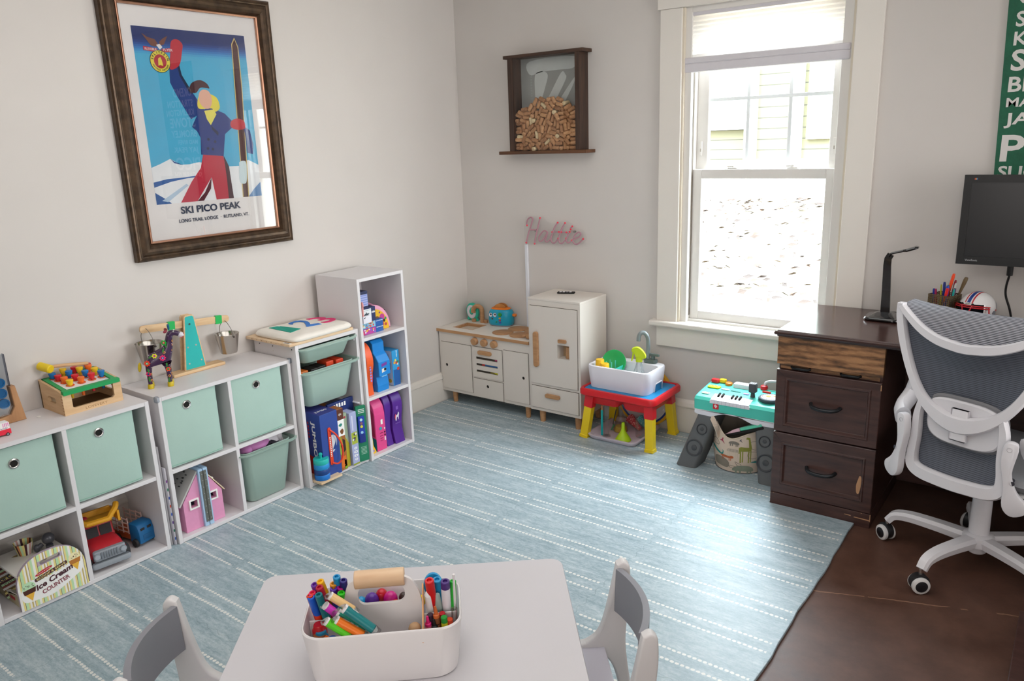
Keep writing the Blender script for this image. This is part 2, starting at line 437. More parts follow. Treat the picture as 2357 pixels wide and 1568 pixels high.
# ---- cellular shade
def shade_mat():
    q = NT('shade_fabric'); sp = q.n('ShaderNodeSeparateXYZ'); q.link(q.tc(), sp.inputs[0])
    c = q.mix(q.noise(60, 3, sx=(1, 1, 9)), rgb('#f3efec'), rgb('#e8e2de')); q.color(c); q.set(Roughness=.85)
    tl = q.n('ShaderNodeBsdfTranslucent'); q.link(c, tl.inputs[0]); mx = q.n('ShaderNodeMixShader'); mx.inputs[0].default_value = .38
    q.link(q.b.outputs[0], mx.inputs[1]); q.link(tl.outputs[0], mx.inputs[2]); q.link(mx.outputs[0], q.t.nodes['Material Output'].inputs[0]); return q.m
t = thing('window_shade', 'pale cellular shade pulled a third down in the window', 'shade', (1.775, .025, 2.06))
SH = mat('#d5d1d6', .7, name='shade_rail')
m = MB(t); m.box(1.412, 2.152, .008, .044, 2.055, 2.085, SH, .003); m.build('headrail')
m = MB(t); pts = []
zs = [2.055-.019*i for i in range(0, 9)]
for i, z in enumerate(zs): pts += [(.016, z), (.009, z-.0095)]
for i in range(8): pts += [(.013, 1.885-.0022*i), (.008, 1.884-.0022*i)]
m.add([(x, y, z) for y, z in pts for x in (1.412, 2.148)], [[2*i, 2*i+1, 2*i+3, 2*i+2] for i in range(len(pts)-1)], shade_mat())
m.build('fabric')
m = MB(t); m.box(1.407, 2.150, -.004, .04, 1.844, 1.872, SH, .006); m.box(1.407, 2.150, -.002, .036, 1.806, 1.846, SH, .006); m.build('bottom_rail')

# ---- outdoors
def ground_mat():
    q = NT('winter_lawn'); n1 = q.noise(5, 6, rough=.7); n2 = q.noise(28, 5, rough=.7)
    c = q.ramp(n2, [(.3, '#6a5a48'), (.5, '#877a62'), (.7, '#a89e88')]); q.color(q.mix(n1, c, rgb('#8f8674'))); q.set(Roughness=.95); return q.m
m = MB(); G = lambda x, y: .2+.105*y+.03*math.sin(x*2.1)*math.sin(y*1.7)-.45*math.exp(-((y-.1)/.5)**2)
m.grid(lambda u, v: (-9+16*u, .16+6.2*v, G(-9+16*u, .16+6.2*v)), 60, 40, ground_mat())
o = m.top('lawn', 'sunlit winter lawn sloping up outside the window', 'lawn', (0, 1, .2)); o['kind'] = 'stuff'
m = MB(); lm = [mat(c, .9, var=.2, name='leaf') for c in ('#2c1f17', '#35271d', '#251a14', '#402f24')]
for i in range(900):
    y = 1.5+3.2*random.random(); x = 1.9-(y*.42)+random.uniform(-1.3, .7)
    if random.random() < .25: y = 4.6+random.random()*.7
    s_ = random.uniform(.03, .055); a = random.uniform(0, PI); z = G(x, y)+.02
    M_ = Matrix.Translation((x, y, z)) @ Matrix.Rotation(a, 4, 'Z') @ Matrix.Rotation(random.uniform(-.7, .7), 4, 'X')
    m.add([(-s_, 0, 0), (-s_*.2, -s_*.5, .006), (s_, 0, .012), (-s_*.1, s_*.5, .008)], [[0, 1, 2, 3]], random.choice(lm), M=M_)
m.top('fallen_leaves', 'brown fallen leaves scattered on the lawn outside', 'leaves', (1, 2.5, .4), kind='stuff')
def siding():
    q = NT('siding'); sp = q.n('ShaderNodeSeparateXYZ'); q.link(q.tc(), sp.inputs[0])
    w = q.math('FRACT', q.math('DIVIDE', sp.outputs[2], .125)); l = q.math('LESS_THAN', w, .1)
    q.color(q.mix(l, rgb('#5f5b46'), rgb('#37352b'))); q.set(Roughness=.8); return q.m
t = thing('neighbour_house', 'pale yellow clapboard house beyond the lawn outside', 'house', (0, 6.2, .8))
m = MB(t); m.box(-.46, 4.5, 6, 9, 1.2, 5, siding()); m.box(-6, -.46, 6.6, 9, .9, 1.62, siding()); m.build('wall')
m = MB(t); m.box(-.46, 4.5, 5.95, 9, .6, 1.2, mat('#a2a29e', .9)); m.box(-6, -.46, 6.55, 9, .6, .95, mat('#8a8a84', .9)); m.build('foundation')
WT = mat('#b9b9b4', .6, name='white_trim')
m = MB(t)
for a in ((-.50, -.36, .80, 4.9), (.06, .18, 1.2, 4.9)): m.box(a[0], a[1], 5.93, 6.0, a[2], a[3], WT)
m.box(-6, -.46, 6.5, 6.6, 1.56, 1.86, WT); m.build('corner_board')
m = MB(t); m.tube([(-.42, 5.88, 3), (-.42, 5.88, 1.0), (-.44, 5.86, .86), (-.9, 5.85, .84)], .04, WT, 8); m.build('downspout')
m = MB(t); m.box(.24, .52, 5.94, 6, 1.42, 2.9, WT); m.box(.28, .48, 5.93, 5.95, 1.46, 2.86, mat('#c8cfc8', .15)); m.build('window')
t = thing('bare_tree', 'bare leafless tree behind the neighbouring roofline', 'tree', (-2.2, 9.5, .9))
m = MB(t); bk = mat('#9c948a', .9, name='bark')
m.tube([(-2.2, 9.5, .9), (-2.18, 9.5, 2.4), (-2.25, 9.55, 4.2)], [.06, .045, .02], bk, 8)
for i in range(14):
    z = 1.6+i*.19; a = i*2.4; m.tube([(-2.2, 9.5, z), (-2.2+.35*math.cos(a), 9.5+.3*math.sin(a), z+.4), (-2.2+.6*math.cos(a), 9.5+.5*math.sin(a), z+.95)], [.016, .01, .004], bk, 5)
m.build('trunk')

# ---- foam play mat (interlocking printed tiles)
def mat_mat():
    q = NT('printed_foam'); sp = q.n('ShaderNodeSeparateXYZ'); q.link(q.tc(), sp.inputs[0]); x, y = sp.outputs[0], sp.outputs[1]
    tx = q.math('FRACT', q.math('DIVIDE', q.math('SUBTRACT', x, .011), .606)); ty = q.math('FRACT', q.math('DIVIDE', q.math('MULTIPLY', y, -1), .607))
    wob = q.math('MULTIPLY', q.math('SUBTRACT', q.noise(24, 2), .5), .006)
    d = q.math('ADD', q.math('MULTIPLY', ty, .607), wob)
    qq = q.math('SUBTRACT', q.math('MULTIPLY', q.math('FRACT', q.math('DIVIDE', q.math('SUBTRACT', d, .0175), .195)), .195), .0975)
    e = q.math('ABSOLUTE', q.math('SUBTRACT', q.math('ABSOLUTE', qq), .025))
    fx = q.math('DIVIDE', q.math('MULTIPLY', q.math('SUBTRACT', q.math('FRACT', q.math('DIVIDE', x, .0165)), .5), .0165), .0066)
    r2 = q.math('ADD', q.math('POWER', fx, 2), q.math('POWER', q.math('DIVIDE', e, .0052), 2))
    dot = q.math('LESS_THAN', q.math('ADD', r2, q.math('MULTIPLY', q.math('SUBTRACT', q.noise(180, 2), .5), 1.1)), 1.0)
    ok = q.math('MULTIPLY', q.math('GREATER_THAN', tx, .028), q.math('LESS_THAN', tx, .972))
    ok = q.math('MULTIPLY', ok, q.math('MULTIPLY', q.math('GREATER_THAN', d, .03), q.math('LESS_THAN', d, .59)))
    dot = q.math('MULTIPLY', q.math('MULTIPLY', dot, ok), .92)
    n1 = q.noise(5.5, 6, sx=(.6, 4, 1), rough=.72); n2 = q.noise(120, 4, sx=(.55, 1, 1), rough=.8); n3 = q.noise(34, 4, sx=(.35, 2.2, 1), rough=.7)
    f = q.math('ADD', q.math('ADD', q.math('MULTIPLY', n1, .36), q.math('MULTIPLY', n2, .42)), q.math('MULTIPLY', n3, .3))
    c = q.ramp(f, [(.36, '#6f858f'), (.52, '#9aacb4'), (.68, '#c2cdd0')])
    c = q.mix(dot, c, rgb('#e6e4de'))
    # jigsaw seams
    jx = q.math('MULTIPLY', q.math('SINE', q.math('MULTIPLY', y, 105)), .006); jy = q.math('MULTIPLY', q.math('SINE', q.math('MULTIPLY', x, 105)), .006)
    sx = q.math('ABSOLUTE', q.math('SUBTRACT', q.math('MULTIPLY', q.math('FRACT', q.math('ADD', q.math('DIVIDE', q.math('ADD', q.math('SUBTRACT', x, .011), jx), .606), .5)), .606), .303))
    sy = q.math('ABSOLUTE', q.math('SUBTRACT', q.math('MULTIPLY', q.math('FRACT', q.math('ADD', q.math('DIVIDE', q.math('SUBTRACT', jy, y), .607), .5)), .607), .3035))
    seam = q.math('MULTIPLY', q.math('LESS_THAN', q.math('MINIMUM', sx, sy), .0011), .5)
    q.color(q.mix(seam, c, rgb('#6f8086'))); q.set(Roughness=q.math('ADD', .36, q.math('MULTIPLY', n2, .14)))
    q.b.inputs['Specular IOR Level'].default_value = .6
    q.bump(q.math('ADD', q.math('MULTIPLY', q.noise(700, 2), .6), q.math('MULTIPLY', dot, .2)), .25, .0012); return q.m
edge = [(2.433, -.575)]
for i in range(1, 60):
    y = -.575-i*.07; edge.append((2.433+.0025*math.sin(y*11)+.002*math.sin(y*31), y))
poly = [(.024, -.024), (.024, -4.7), (edge[-1][0], -4.7)]+edge[::-1][1:]+[(2.095, -.575), (2.095, -.024)]
m = MB(); m.prism(poly, 0.0005, .012, mat_mat(), bev=.002)
m.top('play_mat', 'blue grey foam tile mat with dotted white lines covering the floor', 'mat', (0, 0, 0.0))
# ================================================================== shelving along the left wall
LAM = mat('#dedadb', .42, var=.02, scale=4, name='white_laminate')
EDGE = mat('#eceaee', .4, var=.01, name='white_edge')
GUARD = clear('#e6ecf2', .3, .25, 'corner_guard')
def cube_unit(label, y0, y1, xf, z0, z1, shelves, divider, back=.003, group=None, name='cube_shelf', guards=True, t_=.016):
    t = thing(name, label, 'shelf unit', ((xf+back)/2, (y0+y1)/2, z0), 0, group)
    b = .0015
    for ya in (y0, y1-t_):
        m = MB(t); m.box(back, xf, ya, ya+t_, z0, z1, LAM, b); m.build('side_panel')
    m = MB(t); m.box(back, xf+.0005, y0+t_*.0, y1, z1, z1+.0005, LAM); m.box(back, xf, y0+t_, y1-t_, z1-t_, z1, LAM, b); m.build('top_panel')
    m = MB(t); m.box(back, xf, y0+t_, y1-t_, z0+.002, z0+t_+.002, LAM, b); m.build('bottom_panel')
    for z in shelves: m = MB(t); m.box(back, xf-.001, y0+t_, y1-t_, z-t_/2, z+t_/2, LAM, b); m.build('shelf')
    if divider:
        yc = (y0+y1)/2; m = MB(t); m.box(back, xf-.0005, yc-t_/2, yc+t_/2, z0+t_, z1-t_, LAM, b); m.build('divider')
    m = MB(t); m.box(back, back+.003, y0+.004, y1-.004, z0+.004, z1-.004, mat('#d3cfcf', .6, var=.02)); m.build('back_panel')
    if guards:
        for y in (y0, y1):
            m = MB(t); m.rbox(xf-.016, xf+.004, y-.008, y+.008, z1-.018, z1+.005, GUARD, .005, .003); m.build('corner_guard')
    return t
cube_unit('white four-cube shelf at the left edge with dump truck below', -2.827, -2.2135, .286, .012, .626, [.317], True, guards=False, group='white cube shelves by the wall')
cube_unit('white four-cube shelf in the middle with clear corner guards', -2.1785, -1.564, .286, .012, .626, [.317], True, group='white cube shelves by the wall')
cube_unit('tall narrow white three-cube shelf nearest the corner', -1.1810, -.876, .33, .012, .923, [.628, .327], False, .035, guards=False, name='tall_shelf')

# fabric bins
MINT = mat('#a9c4b9', .85, var=.05, scale=9, bump=.25, name='mint_fabric')
DK = mat('#15120f', .9)
CHR = metal('#d8d4d0', .18, 'chrome')
def fabric_bin(y0, y1, z0, z1, eye, label, xf=.281, lean=0.):
    t = thing('fabric_bin', label, 'storage bin', (xf-.13, (y0+y1)/2, z0), 0, 'mint fabric bins')
    m = MB(t); n = 14
    def fr(u, v):
        y = y0+(y1-y0)*u; z = z0+(z1-z0)*v; bul = .006*math.sin(PI*u)*math.sin(PI*min(v*1.05, 1))
        return (xf-.004+bul-.004*(abs(2*u-1)**8)-lean*v, y, z)
    m.grid(fr, n, n, MINT)
    m.grid(lambda u, v: (xf-.26+.252*u-lean*v*u, y1, z0+(z1-z0)*v), 6, 3, MINT); m.grid(lambda u, v: (xf-.008-.252*u-lean*v*(1-u), y0, z0+(z1-z0)*v), 6, 3, MINT)
    m.box(xf-.262, xf-.258, y0, y1, z0, z1, MINT); m.box(xf-.258, xf-.008, y0, y1, z0, z0+.003, MINT)
    m.box(xf-.010-lean, xf-.0065-lean, y0, y1, z1-.012, z1, MINT)
    m.tube([(xf-.003, y0+.004, z0+.008), (xf+.003, (y0+y1)/2, z0+.007), (xf-.003, y1-.004, z0+.008)], .0012, mat('#86b3a0', .9), 5)
    m.build('body')
    ye, ze = eye; v = (ze-z0)/(z1-z0); u = (ye-y0)/(y1-y0); c = Vector(fr(u, v)); M = frame(c+Vector((.0012, 0, 0)), (0, 1, 0), (0, 0, 1))
    m = MB(t); m.lathe([(.0115, -.002), (.0115, .0012), (.0135, .0028), (.0175, .002), (.0182, 0), (.0182, -.002)], CHR, M, 28, cap=False)
    m.flat(circ(0, 0, .0117, 20), DK, M, .0003); m.build('eyelet')
    return t
fabric_bin(-2.815, -2.553, .331, .604, (-2.685, .546), 'mint fabric bin at the far left beside the picture edge', lean=.006)
fabric_bin(-2.511, -2.274, .331, .608, (-2.405, .563), 'mint fabric bin under the hammer toy')
fabric_bin(-2.160, -1.930, .331, .608, (-2.063, .566), 'mint fabric bin under the giraffe, above the pink dollhouse')
fabric_bin(-1.860, -1.612, .331, .608, (-1.744, .560), 'mint fabric bin above the grey-green plastic tub')

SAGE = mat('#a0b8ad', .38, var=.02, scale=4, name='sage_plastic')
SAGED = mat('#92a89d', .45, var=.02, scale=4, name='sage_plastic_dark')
def tub(name, x0, x1, y0, y1, z0, z1, mt, label, taper=.03, lip=.014):
    t = thing(name, label, 'storage bin', ((x0+x1)/2, (y0+y1)/2, z0), 0, 'sage plastic tubs')
    m = MB(t); m.rbox(x0+lip, x1-lip, y0+lip, y1-lip, z0, z1, mt, .03, .004, 6, taper=taper, hollow=.004); m.build('tub')
    m = MB(t); rr = rrect(x0, x1, y0, y1, .03, 6); ri = rrect(x0+lip, x1-lip, y0+lip, y1-lip, .022, 6)
    pr = [(0, 0), (.004, -.012), (-.002, -.012), (-.004, -.003), (-lip, -.003), (-lip, .001), (-.004, .003)]
    m.sweep([(x, y, z1-.001) for x, y in rr], [(-a, b) for a, b in pr][::-1], mt, closed=True, smooth=False); m.build('rim')
    return t
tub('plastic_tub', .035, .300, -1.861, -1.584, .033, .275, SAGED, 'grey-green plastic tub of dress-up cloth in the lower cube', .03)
tub('plastic_tub', .04, .330, -1.527, -1.210, .585, .663, SAGE, 'shallow grey-green drawer tub at the top of the narrow frame', .024)
tub('plastic_tub', .04, .330, -1.527, -1.206, .376, .552, SAGE, 'deep grey-green drawer tub below the shallow one', .03)
m = MB(); PK = mat('#c27fb5', .9, var=.2, scale=30)
m.ball((.19, -1.74, .272), (.07, .085, .035), PK, nu=20); m.ball((.22, -1.80, .268), (.04, .03, .025), PK)
m.top('purple_plush', 'pinkish purple soft toy sticking out of the grey-green tub', 'soft toy', (.22, -1.75, .25))
m = MB(); m.grid(lambda u, v: (.15+.09*u, -1.70+.1*v, .285+.022*math.sin(9*u+3*v)+.012*math.sin(13*v)-.012*u), 10, 10, mat('#e4e0e6', .8, bump=.3), thick=.002)
m.top('white_ribbon', 'crumpled white cloth ribbon on top of the plastic tub', 'ribbon', (.2, -1.65, .27))
m = MB(); m.grid(lambda u, v: (.09+.17*u, -1.84+.2*v, .258+.02*math.sin(7*u+2*v)*math.cos(8*v)), 12, 12, mat('#2a2430', .9), thick=.003)
m.top('dark_cloth', 'black folded cloth inside the grey-green plastic tub', 'cloth', (.15, -1.74, .24))
for i, (x, y, c) in enumerate(((.285, -1.50, '#c8661e'), (.29, -1.445, '#1c1512'), (.285, -1.40, '#1c1512'), (.27, -1.34, '#d8431c'), (.28, -1.29, '#cf3a17'))):
    m = MB(); m.box(x-.06, x+.01, y-.022, y+.022, .535, .556 if i < 3 else .562, mat(c, .5), .004, M=Matrix.Translation((0, 0, 0)))
    m.top('toy_block', ['orange toy block at the left in the deep drawer tub', 'black toy block beside the orange one in the drawer tub', 'black toy block in the middle of the drawer tub', 'red toy block right of the black ones in the drawer tub', 'red toy block at the right end of the drawer tub'][i], 'block', (x, y, .53), 'blocks in the drawer tub')

# frame that carries the drawer tubs
t = thing('drawer_frame', 'white open frame with sliding tubs beside the tall shelf', 'shelf unit', (.17, -1.37, .012))
for ya in (-1.552, -1.202):
    m = MB(t); m.box(.018, .315, ya, ya+.018, .012, .688, LAM, .0015)
    if ya < -1.4:
        for x in (.06, .155, .29): m.cyl((x, ya-.0008, .668), (x, ya+.001, .668), .003, DK, 8)
        m.cyl((.155, ya-.0006, .645), (.155, ya+.001, .645), .002, mat('#b9b39b', .6), 8)
    m.build('side_panel')
m = MB(t); m.box(.018, .315, -1.534, -1.202, .670, .688, LAM, .0015); m.build('top_panel')
m = MB(t); m.box(.018, .315, -1.534, -1.202, .014, .030, LAM, .0015); m.build('bottom_panel')
m = MB(t); m.box(.018, .022, -1.55, -1.19, .02, .68, LAM); m.build('back_panel')
for z in (.645, .540, .325):
    for y in (-1.534, -1.208):
        m = MB(t); m.box(.03, .305, y, y+.006, z-.012, z, LAM, .001)
        if y > -1.3 and z < .4: m.box(.03, .308, y-.012, y, z-.004, z, EDGE, .001)
        m.build('runner')
PINE = wood('#d9b48c', '#e6cba6', .55, 'x', 7, 10, 'pine')
PINEY = wood('#d9b48c', '#e9d0ae', .55, 'y', 7, 10, 'pine_y')
m = MB(); m.box(.004, .318, -1.582, -1.215, .6885, .7015, PINEY, .002)
for i in range(7): m.cyl((.05+.035*i, -1.5825, .695), (.05+.035*i, -1.58, .695), .0022, mat('#8d6a3f', .8), 6)
m.top('wood_board', 'thin pine board lying on top of the drawer frame', 'board', (.16, -1.4, .6885))
# cushion with digits
CR = mat('#ebe4da', .9, var=.03, scale=60, bump=.4, name='canvas')
t = thing('number_cushion', 'cream canvas pad with felt numbers 1 2 3 on the pine board', 'cushion', (.17, -1.38, .702))
def cz(x, y):
    u = (x-.03)/.295; v = (y+1.562)/.35; return .727+.006*math.sin(PI*min(max(u, 0), 1))*math.sin(PI*min(max(v, 0), 1))+.003*math.sin(11*v+5*u)
m = MB(t)
def cush(u, v):
    a = 2*PI*v; ex = .149*(abs(math.cos(a))**.22)*math.copysign(1, math.cos(a)); ey = .176*(abs(math.sin(a))**.22)*math.copysign(1, math.sin(a))
    return ex, ey
xc, yc = .178, -1.388; n = 48; rings = []
for k, (s_, zz) in enumerate(((.0, None), (.5, None), (.85, None), (.955, None), (1., .716), (1., .709), (.97, .703), (.5, .702))):
    ring = []
    for j in range(n):
        ex, ey = cush(0, j/n); x = xc+ex*s_; y = yc+ey*s_; z = cz(x, y) if zz is None else zz
        if k == 3: z -= .003
        ring.append((x, y, z))
    rings.append(ring)
vs = [v for r in rings for v in r]; fs = [[i*n+j, (i+1)*n+j, (i+1)*n+(j+1) % n, i*n+(j+1) % n] for i in range(len(rings)-1) for j in range(n)]
m.add(vs, fs, CR, True); m.build('pad')
for d, y, c in (('1', -1.475, '#1f9a86'), ('2', -1.368, '#3d78c4'), ('3', -1.258, '#dd3f77')):
    m = MB(t); m.text(d, frame((0, 0, 0), (1, 0, 0), (0, 1, 0)), .158, mat(c, .95, var=.06, scale=80), width=.085 if d != '1' else .055, ext=.001, bold=.02)
    m.v = [Vector((.152-v.y, y+v.x, cz(.152-v.y, y+v.x)+.0012+v.z)) for v in m.v]; m.build('felt_number')
m = MB(t); m.box(.265, .315, -1.578, -1.566, .7005, .7025, mat('#f2f0ec', .8)); m.box(.272, .305, -1.5755, -1.569, .7026, .7029, DK); m.build('care_tag')

# ---------------------------------------------------------------- flat boards between the two cube shelves
for y, x1, z1, c, lab in ((-2.207, .245, .46, '#9c9a9e', 'dark grey folded panel standing between the cube shelves, left one'), (-2.197, .262, .43, '#b9b6b8', 'light grey folded panel standing between the cube shelves, middle one'), (-2.187, .275, .34, '#c9c6cd', 'white panel with coloured dots standing between the cube shelves')):
    m = MB(); m.box(.03, x1, y-.0035, y+.0035, .0125, z1, mat(c, .6), .001)
    if y > -2.19:
        for i, cc in enumerate(('#3d5aa8', '#1f6a55', '#5b3a86', '#2d58b5', '#c24a2c', '#2c4a9a', '#2a7a5a', '#7a3a8a')):
            m.ball((x1, y, .04+.035*i), (.0008, .003, .007), mat(cc, .7), nu=8, nv=6)
    m.top('folded_panel', lab, 'panel', (.15, y, .0125), 'panels between the shelves')

# ---------------------------------------------------------------- doll house
PINK = mat('#de96ba', .8, var=.06, scale=50, bump=.3, name='pink_paint')
t = thing('doll_house', 'pink wooden dollhouse with folded halves in the lower cube', 'dollhouse', (.18, -2.04, .033))
LW = mat('#f2efeb', .6); RF = mat('#b8b6b2', .7); SPK = mat('#2a2a2c', .8); BL = mat('#a9c7e2', .6)
for ya, yb, pk in ((-2.128, -2.052, -2.052), (-2.012, -1.954, -2.012)):
    m = MB(t); lo, hi = (ya, yb) if pk == yb else (yb, ya)
    poly = [(ya, .031), (yb, .031), (yb, .265 if pk == yb else .158), (ya, .158 if pk == yb else .245)]
    wy0, wy1 = (-2.098, -2.068) if pk == yb else (-2.008, -1.982); wz0, wz1 = (.128, .158) if pk == yb else (.134, .162)
    m.curve2d([poly, [(wy0, wz0), (wy0, wz1), (wy1, wz1), (wy1, wz0)]], .012, PINK, YZ((.248, 0, 0))); m.build('front_wall')
    m = MB(t)
    if pk == yb: m.box(.05, .236, ya, ya+.008, .031, .158, PINK)
    else: m.box(.05, .236, yb-.008, yb, .031, .158, PINK)
    m.build('side_wall')
    m = MB(t); q = .006; m.curve2d([[(wy0-q, wz0-q), (wy1+q, wz0-q), (wy1+q, wz1+q), (wy0-q, wz1+q)], [(wy0, wz0), (wy0, wz1), (wy1, wz1), (wy1, wz0)]], .003, LW, YZ((.262, 0, 0)))
    m.build('window_surround')
m = MB(t); a = Vector((0, -2.142, .148)); b = Vector((0, -2.05, .272)); nn = Vector((0, -(b-a).z, (b-a).y)).normalized()
m.add([(x, p.y+nn.y*d, p.z+nn.z*d) for x in (.04, .262) for p in (a, b) for d in (0, .007)], [[0, 1, 3, 2], [4, 6, 7, 5], [0, 4, 5, 1], [2, 3, 7, 6], [1, 5, 7, 3], [0, 2, 6, 4]], RF)
for i in range(26):
    u, x = random.random(), random.uniform(.06, .25); p = a+(b-a)*u+nn*.0074
    m.box(x-.005, x+.005, p.y-.004, p.y+.004, p.z-.001, p.z+.001, SPK)
m.build('roof')
m = MB(t); c = Vector((0, -2.014, .250)); d = Vector((0, -1.942, .150)); m.add([(x, p.y, p.z+dz) for x in (.04, .262) for p in (c, d) for dz in (0, .006)], [[0, 1, 3, 2], [4, 6, 7, 5], [0, 4, 5, 1], [2, 3, 7, 6], [1, 5, 7, 3], [0, 2, 6, 4]], mat('#e6d5b0', .7))
m.build('roof')
m = MB(t); m.add([(.10, -2.06, .262), (.10, -1.97, .205), (.235, -2.06, .262), (.235, -1.97, .205), (.10, -2.06, .268), (.10, -1.97, .211), (.235, -2.06, .268), (.235, -1.97, .211)], [[0, 1, 3, 2], [4, 6, 7, 5], [0, 4, 5, 1], [2, 3, 7, 6], [1, 5, 7, 3], [0, 2, 6, 4]], LW)
for i in range(9): x = random.uniform(.12, .22); u = random.random(); m.box(x-.006, x+.006, -2.06+.09*u-.004, -2.06+.09*u+.004, .268-.057*u, .2695-.057*u, SPK)
m.build('roof')
for y0, y1 in ((-2.053, -2.034), (-2.031, -2.012)): m = MB(t); m.box(.10, .272, y0, y1, .031, .282, BL, .001); m.build('edge_board')
m = MB(t); m.box(.272, .2745, -2.046, -2.0335, .05, .272, metal('#8d8c84', .4)); m.box(.272, .2745, -2.0315, -2.019, .05, .272, metal('#8d8c84', .4)); m.cyl((.2745, -2.0325, .05), (.2745, -2.0325, .272), .0022, metal('#7d7c74', .4), 8)
for i in range(8):
    for y in (-2.040, -2.025): m.cyl((.2743, y, .063+.028*i), (.2758, y, .063+.028*i), .0022, CHR, 8)
m.build('piano_hinge')

# ---------------------------------------------------------------- dump truck and small truck in the lower left unit
RED = mat('#b0202c', .4, var=.06, name='red_plastic'); YEL = mat('#e2a01a', .45, var=.05); GRY = mat('#8f959c', .45, var=.06); TYR = mat('#2b2b2d', .7); BLU = mat('#14669e', .5, var=.05)
t = thing('dump_truck', 'red toy dump truck with yellow bed in the lower left cube', 'toy truck', (.15, -2.415, .031), 0)
T0 = Matrix.Translation((.165, -2.418, .031)) @ Matrix.Rotation(math.radians(-8), 4, 'Z')
def loc(mb, o=0): mb.v = mb.v[:o]+[T0 @ v for v in mb.v[o:]]
# local: +x forward, y across
m = MB(t)
def hood(u, v):
    x = -.01+.092*u; hz = .098-.010*u-.016*u**4; w = .058+.004*math.sin(PI*u); a = PI*v
    return (x, w*math.copysign(abs(math.cos(a))**.45, math.cos(a)), .03+(hz-.03)*abs(math.sin(a))**.4)
m.grid(hood, 10, 20, RED); m.box(-.05, .0, -.056, .056, .03, .10, RED, .008)
m.prism([(-.052, .085), (.004, .085), (-.012, .140), (-.048, .143)], -.052, .052, RED, M=frame((0, 0, 0), (1, 0, 0), (0, 0, 1)), bev=.005)
m.box(.03, .075, -.064, .064, .03, .062, RED, .006); loc(m); m.build('cab')
m = MB(t); 
m.prism([(.0, .096), (-.0085, .133), (-.0105, .133), (-.002, .096)], .003, .044, TYR, M=frame((.003, 0, 0), (1, 0, 0), (0, 0, 1))); m.prism([(.0, .096), (-.0085, .133), (-.0105, .133), (-.002, .096)], -.044, -.003, TYR, M=frame((.003, 0, 0), (1, 0, 0), (0, 0, 1)))
m.prism([(-.042, .098), (-.008, .098), (-.016, .130), (-.04, .130)], -.0535, -.050, TYR, M=frame((0, 0, 0), (1, 0, 0), (0, 0, 1))); m.prism([(-.042, .098), (-.008, .098), (-.016, .130), (-.04, .130)], .050, .0535, TYR, M=frame((0, 0, 0), (1, 0, 0), (0, 0, 1)))
loc(m); m.build('window')
m = MB(t); m.rbox(.076, .096, -.056, .056, .038, .078, GRY, .008, .003)
for i in range(7): m.box(.094, .099, -.030+.009*i-.0028, -.030+.009*i+.0028, .046, .072, mat('#767c84', .5), .001)
for s in (-1, 1): m.cyl((.09, s*.046, .06), (.101, s*.046, .06), .012, GRY, 16); m.cyl((.1, s*.046, .06), (.1025, s*.046, .06), .009, mat('#a9aeb5', .3), 16)
loc(m); m.build('grille')
m = MB(t); m.rbox(.086, .108, -.068, .068, .014, .036, GRY, .01, .004); loc(m); m.build('bumper')
m = MB(t)
m.sweep([(-.115, -.062, .128), (-.045, -.064, .158), (.0, -.066, .168), (.035, -.066, .166)], [(-.004, -.022), (.004, -.022), (.006, .022), (-.002, .022)], YEL)
m.sweep([(-.115, .062, .128), (-.045, .064, .158), (.0, .066, .168), (.035, .066, .166)], [(-.006, -.022), (.002, -.022), (.004, .022), (-.004, .022)], YEL)
m.box(-.12, -.03, -.06, .06, .095, .11, YEL, .003); m.box(-.05, -.04, -.062, .062, .10, .185, YEL, .003)
m.tube([(.005, -.068, .178), (.036, -.045, .17), (.04, .03, .17), (.035, .06, .205), (.02, .068, .212)], .011, YEL, 8); m.box(-.02, .034, -.062, .05, .166, .172, YEL, .002)
loc(m); m.build('dump_bed')
for x, y in ((.052, -.064), (.052, .064), (-.085, -.06), (-.085, .06)):
    m = MB(t); s = 1 if y > 0 else -1; m.lathe([(.0, -.012), (.022, -.012), (.029, -.008), (.029, .008), (.022, .012), (0, .012)], TYR, frame((x, y, .029), (1, 0, 0), (0, 0, 1)), 20); m.cyl((x, y+s*.012, .029), (x, y+s*.014, .029), .012, GRY, 14); loc(m); m.build('wheel')
m = MB(); m.ball((.12, -2.475, .215), (.018, .015, .012), mat('#1c5c96', .5)); m.cyl((.115, -2.475, .205), (.135, -2.46, .222), .006, mat('#1c5c96', .5)); m.ball((.14, -2.452, .20), (.014, .012, .01), mat('#c22c3a', .5))
m.top('toy_figure', 'small blue and red toy figure riding in the yellow truck bed', 'toy', (.12, -2.47, .19))
t = thing('toy_truck', 'blue toy truck with orange bed and white rails beside the dump truck', 'toy truck', (.14, -2.27, .031))
T0 = Matrix.Translation((.15, -2.272, .031)) @ Matrix.Rotation(math.radians(10), 4, 'Z')
m = MB(t); m.prism([(.0, .014), (.058, .014), (.058, .06), (.05, .085), (.04, .092), (.0, .092)], -.034, .034, BLU, M=frame((0, 0, 0), (1, 0, 0), (0, 0, 1)), bev=.005)
for s in (-1, 1): m.box(.0535, .0562, s*.015-.009, s*.015+.009, .063, .075, TYR, M=Matrix.Translation((0, 0, 0)))
m.rbox(.056, .060, -.018, .018, .026, .046, mat('#115a8c', .5), .002, .001); loc(m); m.build('cab')
m = MB(t); m.box(-.11, -.002, -.03, .03, .02, .045, mat('#b8521f', .5), .003); m.box(-.006, .0, -.03, .03, .045, .082, mat('#b8521f', .5), .002); loc(m); m.build('bed')
